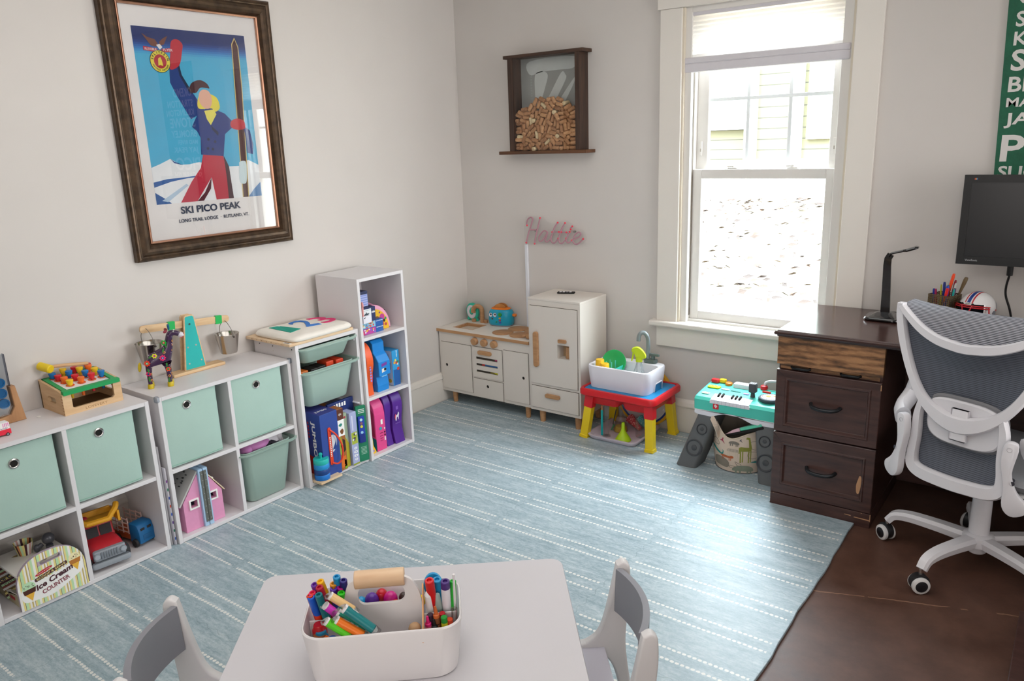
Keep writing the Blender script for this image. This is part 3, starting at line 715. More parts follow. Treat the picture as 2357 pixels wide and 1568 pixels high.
for s in (-1, 1):
    m = MB(t)
    for z in (.05, .068, .086, .104): m.box(-.11, -.004, s*.031-.0012, s*.031+.0012, z, z+.004, mat('#d9b9b0', .6))
    for x in (-.108, -.072, -.038, -.006): m.box(x-.002, x+.002, s*.031-.0016, s*.031+.0016, .045, .112, mat('#d9b9b0', .6))
    loc(m); m.build('rail')
for x, y in ((.035, -.037), (.035, .037), (-.075, -.034), (-.075, .034)):
    m = MB(t); m.lathe([(0, -.007), (.014, -.007), (.0165, -.004), (.0165, .004), (.014, .007), (0, .007)], TYR, frame((x, y, .0168), (1, 0, 0), (0, 0, 1)), 16); loc(m); m.build('wheel')

# ---------------------------------------------------------------- ice cream counter toy
t = thing('ice_cream_counter', 'striped wooden ice cream counter toy in the bottom left cube', 'toy', (.2, -2.645, .03))
yc = -2.645; hw = .1115; zb = .0305
def arch_top(dy):
    k = min(1., abs(dy)/hw); return zb+.085+.098*math.sqrt(max(0, 1-k**2.4))
AR = [(yc-hw, zb), (yc+hw, zb)]+[(yc+hw*math.copysign(abs(math.cos(a))**.8, math.cos(a)), arch_top(hw*abs(math.cos(a))**.8)) for a in [PI*i/40 for i in range(41)]]
slot = rrect(yc-.032, yc+.036, .172, .187, .0074)
slot = [(y, z+(y-yc)*.08) for y, z in slot]
IVR = mat('#efeae0', .6); X0 = .292
m = MB(t); m.curve2d([AR, slot[::-1]], .006, mat('#b9a7b5', .6), YZ((X0-.0065, 0, 0)))
cols = {'y': mat('#e9d98a', .6), 'g': mat('#bfe0b0', .6), 'w': mat('#f1ede6', .6), 't': mat('#c8b06a', .6), 'p': mat('#5a2a4a', .6)}
pat = [('w', .0075), ('y', .006), ('p', .0014), ('g', .0085), ('y', .0045), ('w', .006), ('t', .0045), ('w', .005), ('p', .0012), ('y', .006), ('g', .007)]
y = yc-hw; i = 0
def strip(m, y0, y1, mm):
    lo = max(y0, yc-hw); hi = min(y1, yc+hw)
    n = 4; ys = [lo+(hi-lo)*k/n for k in range(n+1)]
    sx0, sx1 = yc-.034, yc+.038
    tops = [(q, arch_top(q-yc)) for q in ys]
    if hi > sx0 and lo < sx1:
        zm = .172+((lo+hi)/2-yc)*.08
        m.flat([(lo, zb), (hi, zb), (hi, zm-.001), (lo, zm-.001)], mm, YZ((X0+.0003, 0, 0)))
        m.flat([(lo, zm+.016), (hi, zm+.016)]+tops[::-1], mm, YZ((X0+.0003, 0, 0)))
    else: m.flat([(lo, zb), (hi, zb)]+tops[::-1], mm, YZ((X0+.0003, 0, 0)))
while y < yc+hw-1e-5:
    k, w = pat[i % len(pat)]; strip(m, y, y+w, cols[k]); y += w; i += 1
def RT(y, z, x=.0008, r=14): return YZ((X0+x, y, z)) @ Matrix.Rotation(math.radians(r), 4, 'Z')
BR = mat('#4a1c28', .6); CRM = mat('#f3eedc', .6); MAU = mat('#8e4552', .6); WHT = mat('#f6f4f0', .6)
m.flat([(-.006+.03*math.cos(a), .006*math.sin(a)) for a in [2*PI*k/24 for k in range(24)]], mat('#c01a30', .5), RT(yc-.018, .147)); m.text('Melissa & Doug', RT(yc-.024, .1455, .0012), .0045, WHT, width=.044, ext=.0001)
def blob(pts, mm, x, M=None): m.flat(bez2(pts, 4, True), mm, M or YZ((X0+x, 0, 0)))
blob([(yc-.098, .06), (yc-.06, .052), (yc-.0, .05), (yc+.062, .075), (yc+.098, .095), (yc+.100, .135), (yc+.088, .162), (yc+.064, .158), (yc+.05, .132), (yc-.04, .118), (yc-.062, .13), (yc-.09, .12), (yc-.104, .095)], WHT, .0006)
for cy, cz_, c1, c2, sc in ((yc-.078, .098, '#bfe3b8', '#4d2417', 1.), (yc+.078, .138, '#f1e6b5', '#b9752e', .95)):
    m.flat(circ(cy, cz_+.01*sc, .021*sc, 20), mat(c1, .6), YZ((X0+.0009, 0, 0))); m.flat([(cy-.021*sc, cz_+.003), (cy+.021*sc, cz_+.006), (cy+.018*sc, cz_-.012*sc), (cy-.017*sc, cz_-.014*sc)], mat(c2, .6), YZ((X0+.0011, 0, 0)))
    m.flat([(cy-.015*sc, cz_-.013*sc), (cy+.015*sc, cz_-.011*sc), (cy+.004*sc, cz_-.042*sc)], mat('#e9b23c', .6), YZ((X0+.001, 0, 0)))
    for k in range(14): a = random.uniform(0, PI); r = random.uniform(.004, .018)*sc; m.box(X0+.0009, X0+.0013, cy+r*math.cos(a)-.0014, cy+r*math.cos(a)+.0014, cz_+.008+r*math.sin(a)*.9, cz_+.0095+r*math.sin(a)*.9, BR)
m.flat([(x_, z_) for x_, z_ in rrect(-.056, .056, -.0065, .0065, .0055)], BR, RT(yc-.002, .1335, .0011, 12)); m.text('SCOOP & SERVE', RT(yc-.002, .1335, .0015, 12), .0072, cols['y'], width=.10, ext=.0001, bold=.02)
m.text('Ice Cream', RT(yc+.005, .108, .0014, 13), .021, BR, width=.128, ext=.0001, bold=.045, shear=.2); m.text('COUNTER', RT(yc+.006, .080, .0014, 12), .016, MAU, width=.094, ext=.0001, bold=.03)
m.build('end_panel')
m = MB(t); m.box(.07, .286, yc-.104, yc+.09, .150, .158, IVR, .001); m.build('shelf')
m = MB(t); m.prism([(.05, .031), (.286, .031), (.286, .085), (.20, .078), (.17, .062), (.05, .062)], -.005, .005, mat('#b9ad8a', .6), M=frame((0, -2.744, 0), (1, 0, 0), (0, 0, 1)))
m.prism([(.155, .066), (.285, .08), (.286, .085), (.20, .078), (.17, .062)], -.0055, .0055, IVR, M=frame((0, -2.744, 0), (1, 0, 0), (0, 0, 1))); m.box(.19, .225, -2.7505, -2.749, .050, .060, mat('#b3202e', .5)); m.build('side_board')
m = MB(t); m.box(.056, .064, yc-.10, yc+.1, .031, .15, IVR, .001); m.box(.06, .286, -2.74, yc+.1, .031, .036, mat('#3b3d44', .7)); m.build('back_board')
m = MB(); M_ = Matrix.Translation((.135, -2.662, .1585)); rim = [(.021, 0), (.031, .045), (.0315, .046), (.0300, .045), (.02, .001)]
CUPC = [cols['w'], mat('#d8a69c', .6), cols['w'], cols['y'], BR, cols['g'], cols['y'], BR, mat('#d88f54', .6), cols['g'], cols['y'], BR]
for k in range(24): m.lathe(rim, CUPC[k % 12], M_, 2, a0=2*PI*k/24, a1=2*PI*(k+1)/24, cap=False)
m.lathe([(0, .0005), (.021, .0005)], cols['w'], M_, 16, cap=False); m.top('paper_cup', 'striped pastel toy cup standing on the ice cream counter', 'cup', (.135, -2.662, .1585))
m = MB(); g = mat('#55565c', .3, .3); m.ball((.175, -2.595, .200), .021, g); m.lathe([(.010, 0), (.013, .004), (.012, .024)], g, Matrix.Translation((.19, -2.60, .1585)), 16); m.cyl((.17, -2.615, .185), (.165, -2.635, .172), .008, g, 12, .011); m.ball((.165, -2.633, .174), (.011, .011, .015), g); m.top('ice_cream_scoop', 'dark grey toy ice cream scoop on the counter shelf', 'scoop', (.18, -2.60, .1585))
m = MB(); m.cyl((.235, -2.638, .172), (.238, -2.634, .172), .0125, mat('#d9b48c', .7), 20); m.v = [Vector((v.x, v.y, v.z-.0008)) for v in m.v]; m.top('wooden_token', 'round wooden token standing beside the scoop', 'token', (.236, -2.636, .1585))
m = MB(); M_ = frame((.15, -2.72, .10), (.35, .75, .28), (-.5, .1, .75))
for k in range(16): m.box(-.062+.0078*k, -.062+.0078*(k+1), -.04, .04, -.003, .003, (cols['g'], BR, cols['y'], mat('#7d6a3e', .6), cols['w'], mat('#8d4a3a', .6))[k % 6], M=M_ @ Matrix.Rotation(PI/2, 4, 'Z') @ Matrix.Translation((0, 0, 0)))
m.text('Ice Cream', M_ @ Matrix.Translation((0, .008, .0035)), .014, mat('#2c3350', .6), width=.085, ext=.0002, bold=.03); m.text('COUNTER', M_ @ Matrix.Translation((.005, -.014, .0035)), .009, BR, width=.07, ext=.0002)
m.top('menu_card', 'striped menu card leaning inside the ice cream counter toy', 'card', (.15, -2.72, .06))
for y in (-2.765, -2.748):
    m = MB(); m.tube([(.09, y, .20), (.09, y, .11), (.12, y, .10)], .0045, mat('#33343a', .4), 8); m.top('toy_tongs', 'black toy tong arm hanging in the bottom left cube, %s' % ('left of the pair' if y < -2.76 else 'right of the pair'), 'tongs', (.09, y, .10), 'black tongs')
# ================================================================== things on top of the cube shelves
ZT = .6268
BIRCH = wood('#cfa87c', '#e0c198', .55, 'y', 8, 8, 'birch'); BIRCHX = wood('#c39a6e', '#d9b78c', .55, 'x', 8, 8, 'birch_x')
# clear drop-disc game with wooden foot (cut by the frame)
t = thing('disc_game', 'clear disc dropping game with blue discs on a wooden foot, far left', 'game', (.07, -2.62, ZT))
m = MB(t); m.prism([(-2.556, ZT), (-2.572, ZT+.128), (-2.588, ZT+.128), (-2.585, ZT+.055), (-2.60, ZT+.03), (-2.66, ZT+.02), (-2.66, ZT)], .058, .092, wood('#a87850', '#bf9064', .6, 'z', 8, 8, 'beech'), M=YZ(), bev=.002); m.build('foot')
m = MB(t)
for x in (.068, .082): m.box(x-.0008, x+.0008, -2.76, -2.583, ZT+.03, ZT+.245, clear('#f4f6f8', .3, .05, 'game_panel'))
m.box(.067, .083, -2.585, -2.583, ZT+.03, ZT+.245, clear('#d8dbe6', .6, .1, 'game_edge')); m.build('panel')
for i, (y, z) in enumerate(((-2.611, .07), (-2.613, .108), (-2.613, .146), (-2.652, .07), (-2.652, .108))):
    m = MB(); B = mat('#1488c8', .35); m.lathe([(0, -.003), (.012, -.003), (.0125, -.006), (.0175, -.006), (.0180, 0), (.0175, .006), (.0125, .006), (.012, .003), (0, .003)], B, YZ((.075, y, ZT+z)), 24)
    m.top('game_disc', ['lowest blue disc in the right column of the clear game', 'middle blue disc in the right column of the clear game', 'top blue disc in the right column of the clear game', 'lowest blue disc in the left column of the clear game', 'upper blue disc in the left column of the clear game'][i], 'disc', (.075, y, ZT+z-.018), 'blue game discs')
# toy ice cream van
t = thing('toy_van', 'small red and white toy food van at the left edge of the shelf', 'toy car', (.2, -2.69, ZT))
m = MB(t); RW = mat('#e21f3c', .35); m.box(.182, .218, -2.725, -2.6525, ZT+.005, ZT+.022, RW, .002); m.box(.1835, .2165, -2.722, -2.6545, ZT+.022, ZT+.0455, mat('#f4f2ee', .4), .002)
for i in range(4): m.box(.2165, .217, -2.675+.005*i, -2.6725+.005*i, ZT+.031, ZT+.044, mat('#e58ac0', .5))
m.text('Candy', YZ((.2168, -2.676, ZT+.0265)), .006, mat('#3a2f7a', .5), width=.03, ext=.0001, shear=.2); m.build('body')
for y in (-2.665, -2.712):
    for x in (.183, .217): m = MB(t); m.cyl((x-.002, y, ZT+.0055), (x+.002, y, ZT+.0055), .0055, TYR, 14); m.cyl((x+.0021, y, ZT+.0055), (x+.0023, y, ZT+.0055), .0028, GRY, 10); m.build('wheel')
m = MB(); m.lathe([(0, 0), (.006, 0), (.007, .002), (0, .003)], mat('#f2f0ea', .6), Matrix.Translation((.108, -2.523, ZT)), 10, sx=1.3); m.top('paper_scrap', 'tiny white scrap lying in front of the hammer toy', 'scrap', (.108, -2.523, ZT))

# hammer peg bench
t = thing('peg_bench', 'wooden hammering bench with green frame and coloured pegs', 'toy', (.1, -2.37, ZT))
y0, y1, x0, x1 = -2.468, -2.258, .012, .19; zf, zb_ = ZT+.078, ZT+.104
m = MB(t); op = [(-2.437, ZT+.026), (-2.43, ZT+.022), (-2.295, ZT+.022), (-2.287, ZT+.028), (-2.287, ZT+.074), (-2.437, ZT+.074)]
m.curve2d([[(y0, ZT), (y1, ZT), (y1, zf), (y0, zf)], op], .005, BIRCH, YZ((x1-.005, 0, 0))); m.text('LOVEVERY', YZ((x1+.0001, -2.356, ZT+.011)), .009, mat('#a07a4c', .7), width=.078, ext=.0002, space=1.1); m.build('front_panel')
m = MB(t); m.box(x0, x0+.008, y0, y1, ZT, zb_, BIRCH, .001); m.build('back_panel')
for y in (y0, y1-.009):
    m = MB(t); hole = rrect(.07, .135, ZT+.036, ZT+.058, .0105, 5)
    m.curve2d([[(x0, ZT), (x1-.01, ZT), (x1-.01, zf+.006), (x1-.03, zf+.012), (x0, zb_+.004)], hole[::-1]], .0045, BIRCHX, frame((0, y+.0045, 0), (1, 0, 0), (0, 0, 1)))
    for i in range(7): m.box(x1-.01, x1-.0002, y-.0004, y+.0094, ZT+.004+.011*i, ZT+.009+.011*i, mat('#b08458', .6)); 
    m.build('end_panel')
m = MB(t); m.box(x0+.008, x1-.01, y0+.009, y1-.009, ZT+.001, ZT+.006, mat('#7a5a34', .6), 0); m.build('base_panel')
GRN = mat('#139a52', .45); sl = (zb_-.004-zf)/(x1-x0)
tz = lambda x: zf+.006+(x1-x)*sl
m = MB(t)
def slab(xa, xb, ya, yb, h0, h1, mm): m.add([(x, y, tz(x)+h) for x in (xa, xb) for y in (ya, yb) for h in (h0, h1)], [[0, 1, 3, 2], [4, 6, 7, 5], [0, 4, 5, 1], [2, 3, 7, 6], [1, 5, 7, 3], [0, 2, 6, 4]], mm)
slab(x1-.012, x1+.006, y0+.004, y1-.004, -.008, .006, GRN); slab(x0+.006, x0+.018, y0+.010, y1-.010, -.008, .005, GRN); slab(x0+.006, x1+.004, y0+.010, y0+.026, -.008, .005, GRN); slab(x0+.006, x1+.004, y1-.026, y1-.010, -.008, .005, GRN)
m.build('frame')
m = MB(t); slab(x0+.016, x1-.01, y0+.024, y1-.024, -.006, -.001, mat('#ece8e6', .55)); m.build('plate')
PC = {'y': '#eec21c', 'o': '#ee6f22', 'r': '#d3202e', 'b': '#1673b8'}
rows = [('b', .030, -2.424, .0), ('r', .062, -2.418, 0), ('o', .095, -2.412, 0), ('y', .132, -2.41, 0), ('y', .030, -2.385, .008), ('b', .060, -2.378, .006), ('r', .095, -2.374, 0), ('o', .132, -2.370, 0), ('r', .030, -2.345, .004), ('y', .055, -2.337, .008), ('b', .090, -2.334, .004), ('r', .128, -2.330, .003), ('o', .050, -2.302, .006), ('y', .088, -2.298, .005), ('b', .128, -2.294, .004), ('r', .022, -2.292, .002)]
seen = {}
nm = {'y': 'yellow', 'o': 'orange', 'r': 'red', 'b': 'blue'}
rn = ['leftmost row', 'second row from the left', 'third row from the left', 'rightmost row']
for i, (c, x, y, up) in enumerate(rows):
    tt = thing('peg', '', 'peg', (x, y, tz(x)), 0, 'pegs of the hammer bench'); mm = mat(PC[c], .45)
    m = MB(tt); z = tz(x)+up; m.lathe([(.0085, .001), (.0095, .006), (.0125, .0185), (.0125, .0205), (.0115, .0215), (0, .0215)], mm, Matrix.Translation((x, y, z)), 18); m.build('head')
    m = MB(tt); m.cyl((x, y, z+.002), (x, y, z-.048+.0 if True else 0), .0055, mm, 12); m.build('shank')
    r_ = 0 if y < -2.40 else 1 if y < -2.36 else 2 if y < -2.32 else 3
    pos = {0: ['back', 'second', 'third', 'front'], 1: ['back', 'second', 'third', 'front'], 2: ['back', 'second', 'third', 'front'], 3: ['second', 'third', 'front', 'back']}[r_]
    k = seen.get(r_, 0); seen[r_] = k+1
    tt['label'] = '%s peg, %s in the %s of the bench' % (nm[c], {'back': 'nearest the wall', 'front': 'nearest the front', 'second': 'second from the wall', 'third': 'third from the wall'}[pos[k]], rn[r_].replace(' from the left', ''))
    if up > -.1:
        m2 = MB(t); M_ = zto((x, y, tz(x)+.0002), (sl, 0, 1)); m2.lathe([(.0095, 0), (.0145, 0), (.0145, .0008), (.0095, .0008)], mat('#e2622a', .5), M_, 18, cap=False); m2.build('grommet')
t = thing('toy_hammer', 'toy mallet with yellow head lying across the hammer bench', 'mallet', (.03, -2.38, tz(.03)+.03))
m = MB(t); hd = Vector((.064, -2.437, tz(.05)+.047)); hb = hd+Vector((-.050, -.018, .010)); m.cyl(hd, hb, .0155, mat('#e8c81a', .45), 24, bev=.003); m.build('head')
m = MB(t); c = (hd+hb)/2; m.tube([c+Vector((.0, .012, -.001)), c+Vector((.012, .06, -.004)), (.046, -2.300, tz(.046)+.033)], [.0062, .0065, .006], wood('#c69a6b', '#d8b184', .55, 'y', 8, 8, 'mallet_handle'), 12); m.build('handle')
t = None

# balance scale
t = thing('balance_scale', 'wooden balance scale with turquoise tower and two metal pails', 'scale', (.09, -1.9, ZT))
TURQ = mat('#1fb3ae', .5)
m = MB(t); m.box(.065, .125, -2.012, -1.772, ZT, ZT+.014, BIRCH, .003); m.build('base')
for x0, x1, tq in ((.074, .083, False), (.1, .109, True)):
    m = MB(t); P = [(-1.952, ZT+.014), (-1.852, ZT+.014), (-1.879, ZT+.236), (-1.886, ZT+.244), (-1.918, ZT+.244), (-1.925, ZT+.236)]
    m.prism(P, x0, x1, BIRCH, M=YZ(), bev=.0015)
    if tq:
        Q = [(-1.946, ZT+.016), (-1.858, ZT+.016), (-1.883, ZT+.234), (-1.889, ZT+.239), (-1.916, ZT+.239), (-1.921, ZT+.234)]; m.flat(Q, TURQ, YZ((x1+.0004, 0, 0)))
        for y, z in ((-1.925, .11), (-1.888, .113), (-1.928, .04), (-1.872, .045)): m.cyl((x1, y, ZT+z), (x1+.0012, y, ZT+z), .0035, mat('#b9a79b', .5), 12)
    m.build('tower_panel')
m = MB(t); yl, zl, yr, zr = -2.100, ZT+.222, -1.716, ZT+.190
dv = Vector((0, yr-yl, zr-zl)).normalized(); M_ = frame((.0915, yl, zl), dv, (0, -dv.z, dv.y))
Lb = math.hypot(yr-yl, zr-zl)
m.prism(rrect(-.006, Lb+.006, -.015, .015, .012), -.004, .004, BIRCH, M=M_, bev=.001); m.cyl((.07, -1.905, ZT+.206), (.112, -1.905, ZT+.206), .004, CHR, 12); m.build('beam')
for q, lab in ((.125, 'l'), (Lb-.045, 'r')):
    m = MB(t); G2 = mat('#19b154', .45); m.curve2d([rrect(q-.015, q+.015, -.018, .018, .003), rrect(q-.0165+.002, q+.0165-.002, -.0155, .0155, .001)[::-1]] if False else [rrect(q-.015, q+.015, -.018, .018, .003)], .0062, G2, M_); m.build('slider')
def pail(yc, zt_, label):
    tt = thing('metal_pail', label, 'pail', (.095, yc, zt_-.085), 0, 'pails of the balance scale'); c = (.095, yc, zt_)
    st = metal('#c4bfb8', .16, 'polished_steel')
    m = MB(tt); m.lathe([(0, -.085), (.034, -.085), (.0355, -.082), (.05, -.002), (.052, 0), (.0515, .001), (.0495, -.001), (.035, -.081), (0, -.083)], st, Matrix.Translation(c), 40, cap=False); m.build('bucket')
    for s in (-1, 1): m = MB(tt); m.cyl((.095+s*.0485, yc, zt_-.009), (.095+s*.052, yc, zt_-.009), .004, st, 12); m.build('ear')
    m = MB(tt); m.tube(bez([(.095-.051, yc, zt_-.009), (.095-.040, yc-.004, zt_+.03), (.0945, yc-.003, zt_+.058), (.095+.040, yc-.004, zt_+.03), (.095+.051, yc, zt_-.009)], 6), .0013, metal('#8f8b86', .3), 8); m.build('bail_handle')
    return tt
pail(-1.730, ZT+.125, 'shiny metal pail hanging at the right end of the balance beam')
pail(-2.080, ZT+.165, 'shiny metal pail hanging at the left end behind the giraffe')
for o in list(COL.objects):
    if o.name.startswith(('balance_scale', 'metal_pail')): o.location += Vector((-.024, .012, 0))
m = MB(); m.cyl((.012, -1.842, ZT+.018), (.03, -1.822, ZT+.018), .017, mat('#efeef0', .5), 20); m.cyl((.03, -1.822, ZT+.018), (.0305, -1.8215, ZT+.018), .006, mat('#5c5a60', .6), 12); m.tube([(.025, -1.82, ZT+.004), (.035, -1.80, ZT+.003), (.03, -1.775, ZT+.003)], .003, mat('#efeef0', .5), 8)
m.top('white_plug', 'small white plug and cord behind the balance scale', 'plug', (.02, -1.83, ZT))

# painted giraffe
t = thing('giraffe_figurine', 'purple carved giraffe painted with bright flowers on the shelf', 'figurine', (.14, -2.07, ZT))
PUR = mat('#3a1d44', .3, var=.12, scale=60, coat=.3); YH = mat('#c9b01c', .4)
Gf = Matrix.Translation((.150, -2.084, ZT)) @ Matrix.Rotation(math.radians(58), 4, 'Z')
def skin(name, verts, edges, rad, mt, sub=2):
    me = bpy.data.meshes.new(name); me.from_pydata(verts, edges, []); o = bpy.data.objects.new(name, me); COL.objects.link(o)
    o.modifiers.new('s', 'SKIN'); me.skin_vertices or None
    if not me.skin_vertices: me.attributes
    for i, r in enumerate(rad):
        sv = me.skin_vertices[0].data[i]; sv.radius = (r, r) if not isinstance(r, tuple) else r; sv.use_root = (i == 0)
    sm = o.modifiers.new('sub', 'SUBSURF'); sm.levels = sub; sm.render_levels = sub
    bpy.context.view_layer.update(); dg = bpy.context.evaluated_depsgraph_get(); ev = o.evaluated_get(dg); me2 = bpy.data.meshes.new_from_object(ev)
    vs = [v.co.copy() for v in me2.vertices]; fs = [list(p.vertices) for p in me2.polygons]
    bpy.data.objects.remove(o); bpy.data.meshes.remove(me2); return vs, fs
# local: +x towards the head
V = [(0, 0, .115), (-.03, 0, .112), (.03, 0, .122), (.044, 0, .15), (.052, 0, .185), (.058, 0, .215), (.085, 0, .208), (.099, 0, .197),
     (-.034, .016, .085), (-.036, .017, .05), (-.036, .017, .012), (-.034, -.016, .085), (-.036, -.017, .05), (-.036, -.017, .012),
     (.034, .016, .085), (.036, .017, .05), (.036, .017, .012), (.034, -.016, .085), (.036, -.017, .05), (.036, -.017, .012)]
E_ = [(0, 1), (0, 2), (2, 3), (3, 4), (4, 5), (5, 6), (6, 7), (1, 8), (8, 9), (9, 10), (1, 11), (11, 12), (12, 13), (2, 14), (14, 15), (15, 16), (2, 17), (17, 18), (18, 19)]
Rr = [.024, .024, .025, .02, .015, .017, .0115, .0095] + [.0125, .009, .0085]*4
vs, fs = skin('giraffe', V, E_, Rr, PUR)
m = MB(t); m.add([Gf @ v for v in vs], fs, PUR, True)
MUZ = mat('#d9d4dc', .35)
m.add([Gf @ Vector(p) for p in [Vector((.097, 0, .199))+Vector((.0125*math.cos(a)*math.cos(b), .0122*math.sin(a)*math.cos(b), .0122*math.sin(b))) for b in [-PI/2+PI*i/8 for i in range(9)] for a in [2*PI*j/12 for j in range(12)]]], [[i*12+j, i*12+(j+1) % 12, (i+1)*12+(j+1) % 12, (i+1)*12+j] for i in range(8) for j in range(12)], MUZ, True)
def pt(p, n, mm, r=.001, rr=None, k=10): M_ = zto(Gf @ Vector(p), Gf.to_3x3() @ Vector(n)); m.lathe([(0, .0009), (r*.8, .0008), (r, 0)], mm, M_, k, cap=False)
# painted dots: rings of tan and white over the body
for q in vs[::9]:
    if random.random() < .55:
        n_ = Vector((q.x*.2, q.y, (q.z-.115)*.5 if q.z < .16 else 0)); 
        if n_.length > .003: pt(q*1.0+n_.normalized()*.0006, n_, mat('#d7c9de', .5), .0013, k=6)
for p, n_ in (((.036, -.0265, .07), (0, -1, 0)), ((.037, -.0258, .045), (0, -1, 0)), ((.045, -.012, .05), (1, -.4, 0)), ((.045, -.012, .075), (1, -.4, 0)), ((.045, .017, .06), (1, 0, 0)), ((.045, .017, .04), (1, 0, 0)), ((-.028, -.0245, .06), (.3, -1, 0)), ((-.028, -.0245, .035), (.3, -1, 0)), ((.062, -.006, .165), (1, -.4, 0)), ((.058, -.008, .145), (1, -.4, 0)), ((.03, -.022, .14), (0, -1, .3)), ((.064, -.009, .18), (1, -.5, 0)), ((.044, .017, .09), (1, 0, 0))):
    pt(p, n_, mat('#c98a4a', .5), .0052); pt(Vector(p)+Vector(n_).normalized()*.0004, n_, mat('#5d3f2a', .5), .0026, k=8)
for s in (-1, 1):
    e = Gf @ Vector((.074, s*.0135, .218)); m.ball(e, .0032, mat('#f0efe8', .3)); m.ball(Gf @ Vector((.0755, s*.0152, .2185)), .002, DK)
m.tube([Gf @ Vector((.107, -.0075, .194)), Gf @ Vector((.102, -.0115, .191)), Gf @ Vector((.094, -.0125, .191))], .0012, mat('#b3202e', .4), 6); m.ball(Gf @ Vector((.1085, -.003, .203)), .0024, mat('#d8436a', .4))
LEAF = mat('#2f7a2c', .5)
for p, n_, a in (((-.02, -.0255, .13), (0, -1, .2), .6), ((.028, -.0225, .15), (0, -1, .2), 1.2), ((-.035, -.0285, .075), (0, -1, 0), 1.7), ((.033, -.0278, .09), (0, -1, 0), 1.5), ((.034, -.0262, .028), (0, -1, 0), 1.5), ((-.036, -.0262, .04), (0, -1, 0), 1.6), ((.04, -.0165, .165), (-.2, -1, 0), 1.4)):
    M_ = zto(Gf @ Vector(p), Gf.to_3x3() @ Vector(n_)); m.flat([(.0105*math.cos(q)*math.cos(a)-.0035*math.sin(q)*math.sin(a), .0105*math.cos(q)*math.sin(a)+.0035*math.sin(q)*math.cos(a)) for q in [2*PI*k/14 for k in range(14)]], LEAF, M_, .0006)
m.build('body')
def flower(p, n_, r, c1, c2, c3, pet=8):
    m = MB(t); M_ = zto(Gf @ Vector(p), Gf.to_3x3() @ Vector(n_))
    pts = [(r*(.86+.14*math.cos(pet*a))*math.cos(a), r*(.86+.14*math.cos(pet*a))*math.sin(a)) for a in [2*PI*k/64 for k in range(64)]]
    m.prism(pts, 0, .0022, mat(c1, .35), M=M_); m.lathe([(0, .0036), (r*.38, .0034), (r*.44, .0022)], mat(c2, .35), M_, 18, cap=False); m.lathe([(0, .0042), (r*.19, .0040), (r*.21, .0034)], mat(c3, .35), M_, 12, cap=False); m.build('flower')
flower((-.036, -.0275, .105), (-.15, -1, 0), .0125, '#ee3b22', '#1f9a55', '#e9e9ee'); flower((-.006, -.0255, .131), (0, -1, .35), .0105, '#d7dc26', '#e0246c', '#3a4a9a', 6); flower((.022, -.0275, .120), (.1, -1, .1), .0125, '#ea1f66', '#224a93', '#d6d2e2')
flower((.034, -.0185, .178), (-.5, -1, .1), .0115, '#1fb343', '#e6203a', '#f0c9c9', 6); flower((.036, -.0262, .073), (0, -1, 0), .0095, '#ee4a1d', '#2f9a4a', '#2b6a3a', 6); flower((-.037, -.0262, .062), (-.2, -1, 0), .0095, '#e5205f', '#2b3f8a', '#1c2a55', 6)
for x, y in ((-.036, .017), (-.036, -.017), (.036, .017), (.036, -.017)):
    m = MB(t); m.lathe([(0, 0), (.0112, 0), (.0118, .002), (.0105, .017), (.009, .019), (0, .019)], YH, Gf @ Matrix.Translation((x, y, 0)), 14); m.build('hoof')
m = MB(t); m.ball(Gf @ Vector((-.066, -.006, .088)), (.005, .007, .021), YH, M=Matrix.Rotation(.25, 4, 'Y')); m.build('tail')
for s in (-1, 1):
    m = MB(t); m.tube([Gf @ Vector((.057, s*.007, .226)), Gf @ Vector((.056, s*.009, .245))], [.0035, .0045], mat('#155a80', .4), 8); m.build('horn')
    m = MB(t); m.ball(Gf @ Vector((.044, s*.021, .222)), (.011, .004, .006), mat('#8a2030', .4), M=Gf.to_3x3().to_4x4() @ Matrix.Rotation(-s*1.0, 4, 'Z')); m.build('ear')

# ================================================================== bottom of the drawer frame
def carton(name, label, cat, x0, x1, y0, y1, z0, z1, faces, group=None, bev=.0015, M=None, deco=None):
    """a printed box: faces = base colour; deco(mb) adds print"""
    m = MB(); m.box(x0, x1, y0, y1, z0, z1, mat(faces, .45, var=.05), bev, M=M)
    if deco: deco(m)
    return m.top(name, label, cat, ((x0+x1)/2, (y0+y1)/2, z0), group)
RX = lambda y, z, x, r=0: YZ((x, y, z)) @ Matrix.Rotation(math.radians(r), 4, 'Z')       # face towards +x
def bars(m, M, w, h, n, mm, rnd=False):
    """print too small to read: a row of letter-like marks"""
    for i in range(n):
        x = -w/2+w*(i+.5)/n; q = w/n*.34; hh = h*(.5 if i % 3 else .38)
        if rnd: m.curve2d([circ(x, 0, q, 12, hh), circ(x, 0, q*.45, 10, hh*.5)[::-1]], .0001, mm, M)
        else: m.flat([(x-q, -h*.4), (x+q, -h*.4), (x+q*.9, hh), (x-q*.9, hh)], mm, M)
FY = lambda x, z, y, r=0: XZ((x, y, z)) @ Matrix.Rotation(math.radians(r), 4, 'Z')       # face towards -y
m = MB(); m.box(.19, .372, -1.530, -1.405, .0325, .0425, PINEY, .0015)
m.top('wood_board', 'small pine board sticking out under the teal stacking jar', 'board', (.3, -1.47, .0325))
t = thing('stacking_jar', 'teal and blue stacked round tub with knob lid on the pine board', 'jar', (.335, -1.487, .043))
C0 = Matrix.Translation((.333, -1.490, .0428)); B1, B2, B3, B4 = [mat(c, .4) for c in ('#1273c8', '#103f83', '#1f8fd0', '#22b7ad')]
for nm_, z0, z1, mm in (('tier', 0, .026, B1), ('tier', .026, .052, B2), ('tier', .052, .076, B3), ('lid', .076, .100, B4)):
    m = MB(t); m.lathe([(0, z0), (.034, z0), (.0355, z0+.002), (.0355, z1-.002), (.034, z1), (0, z1)], mm, C0, 32); m.build(nm_)
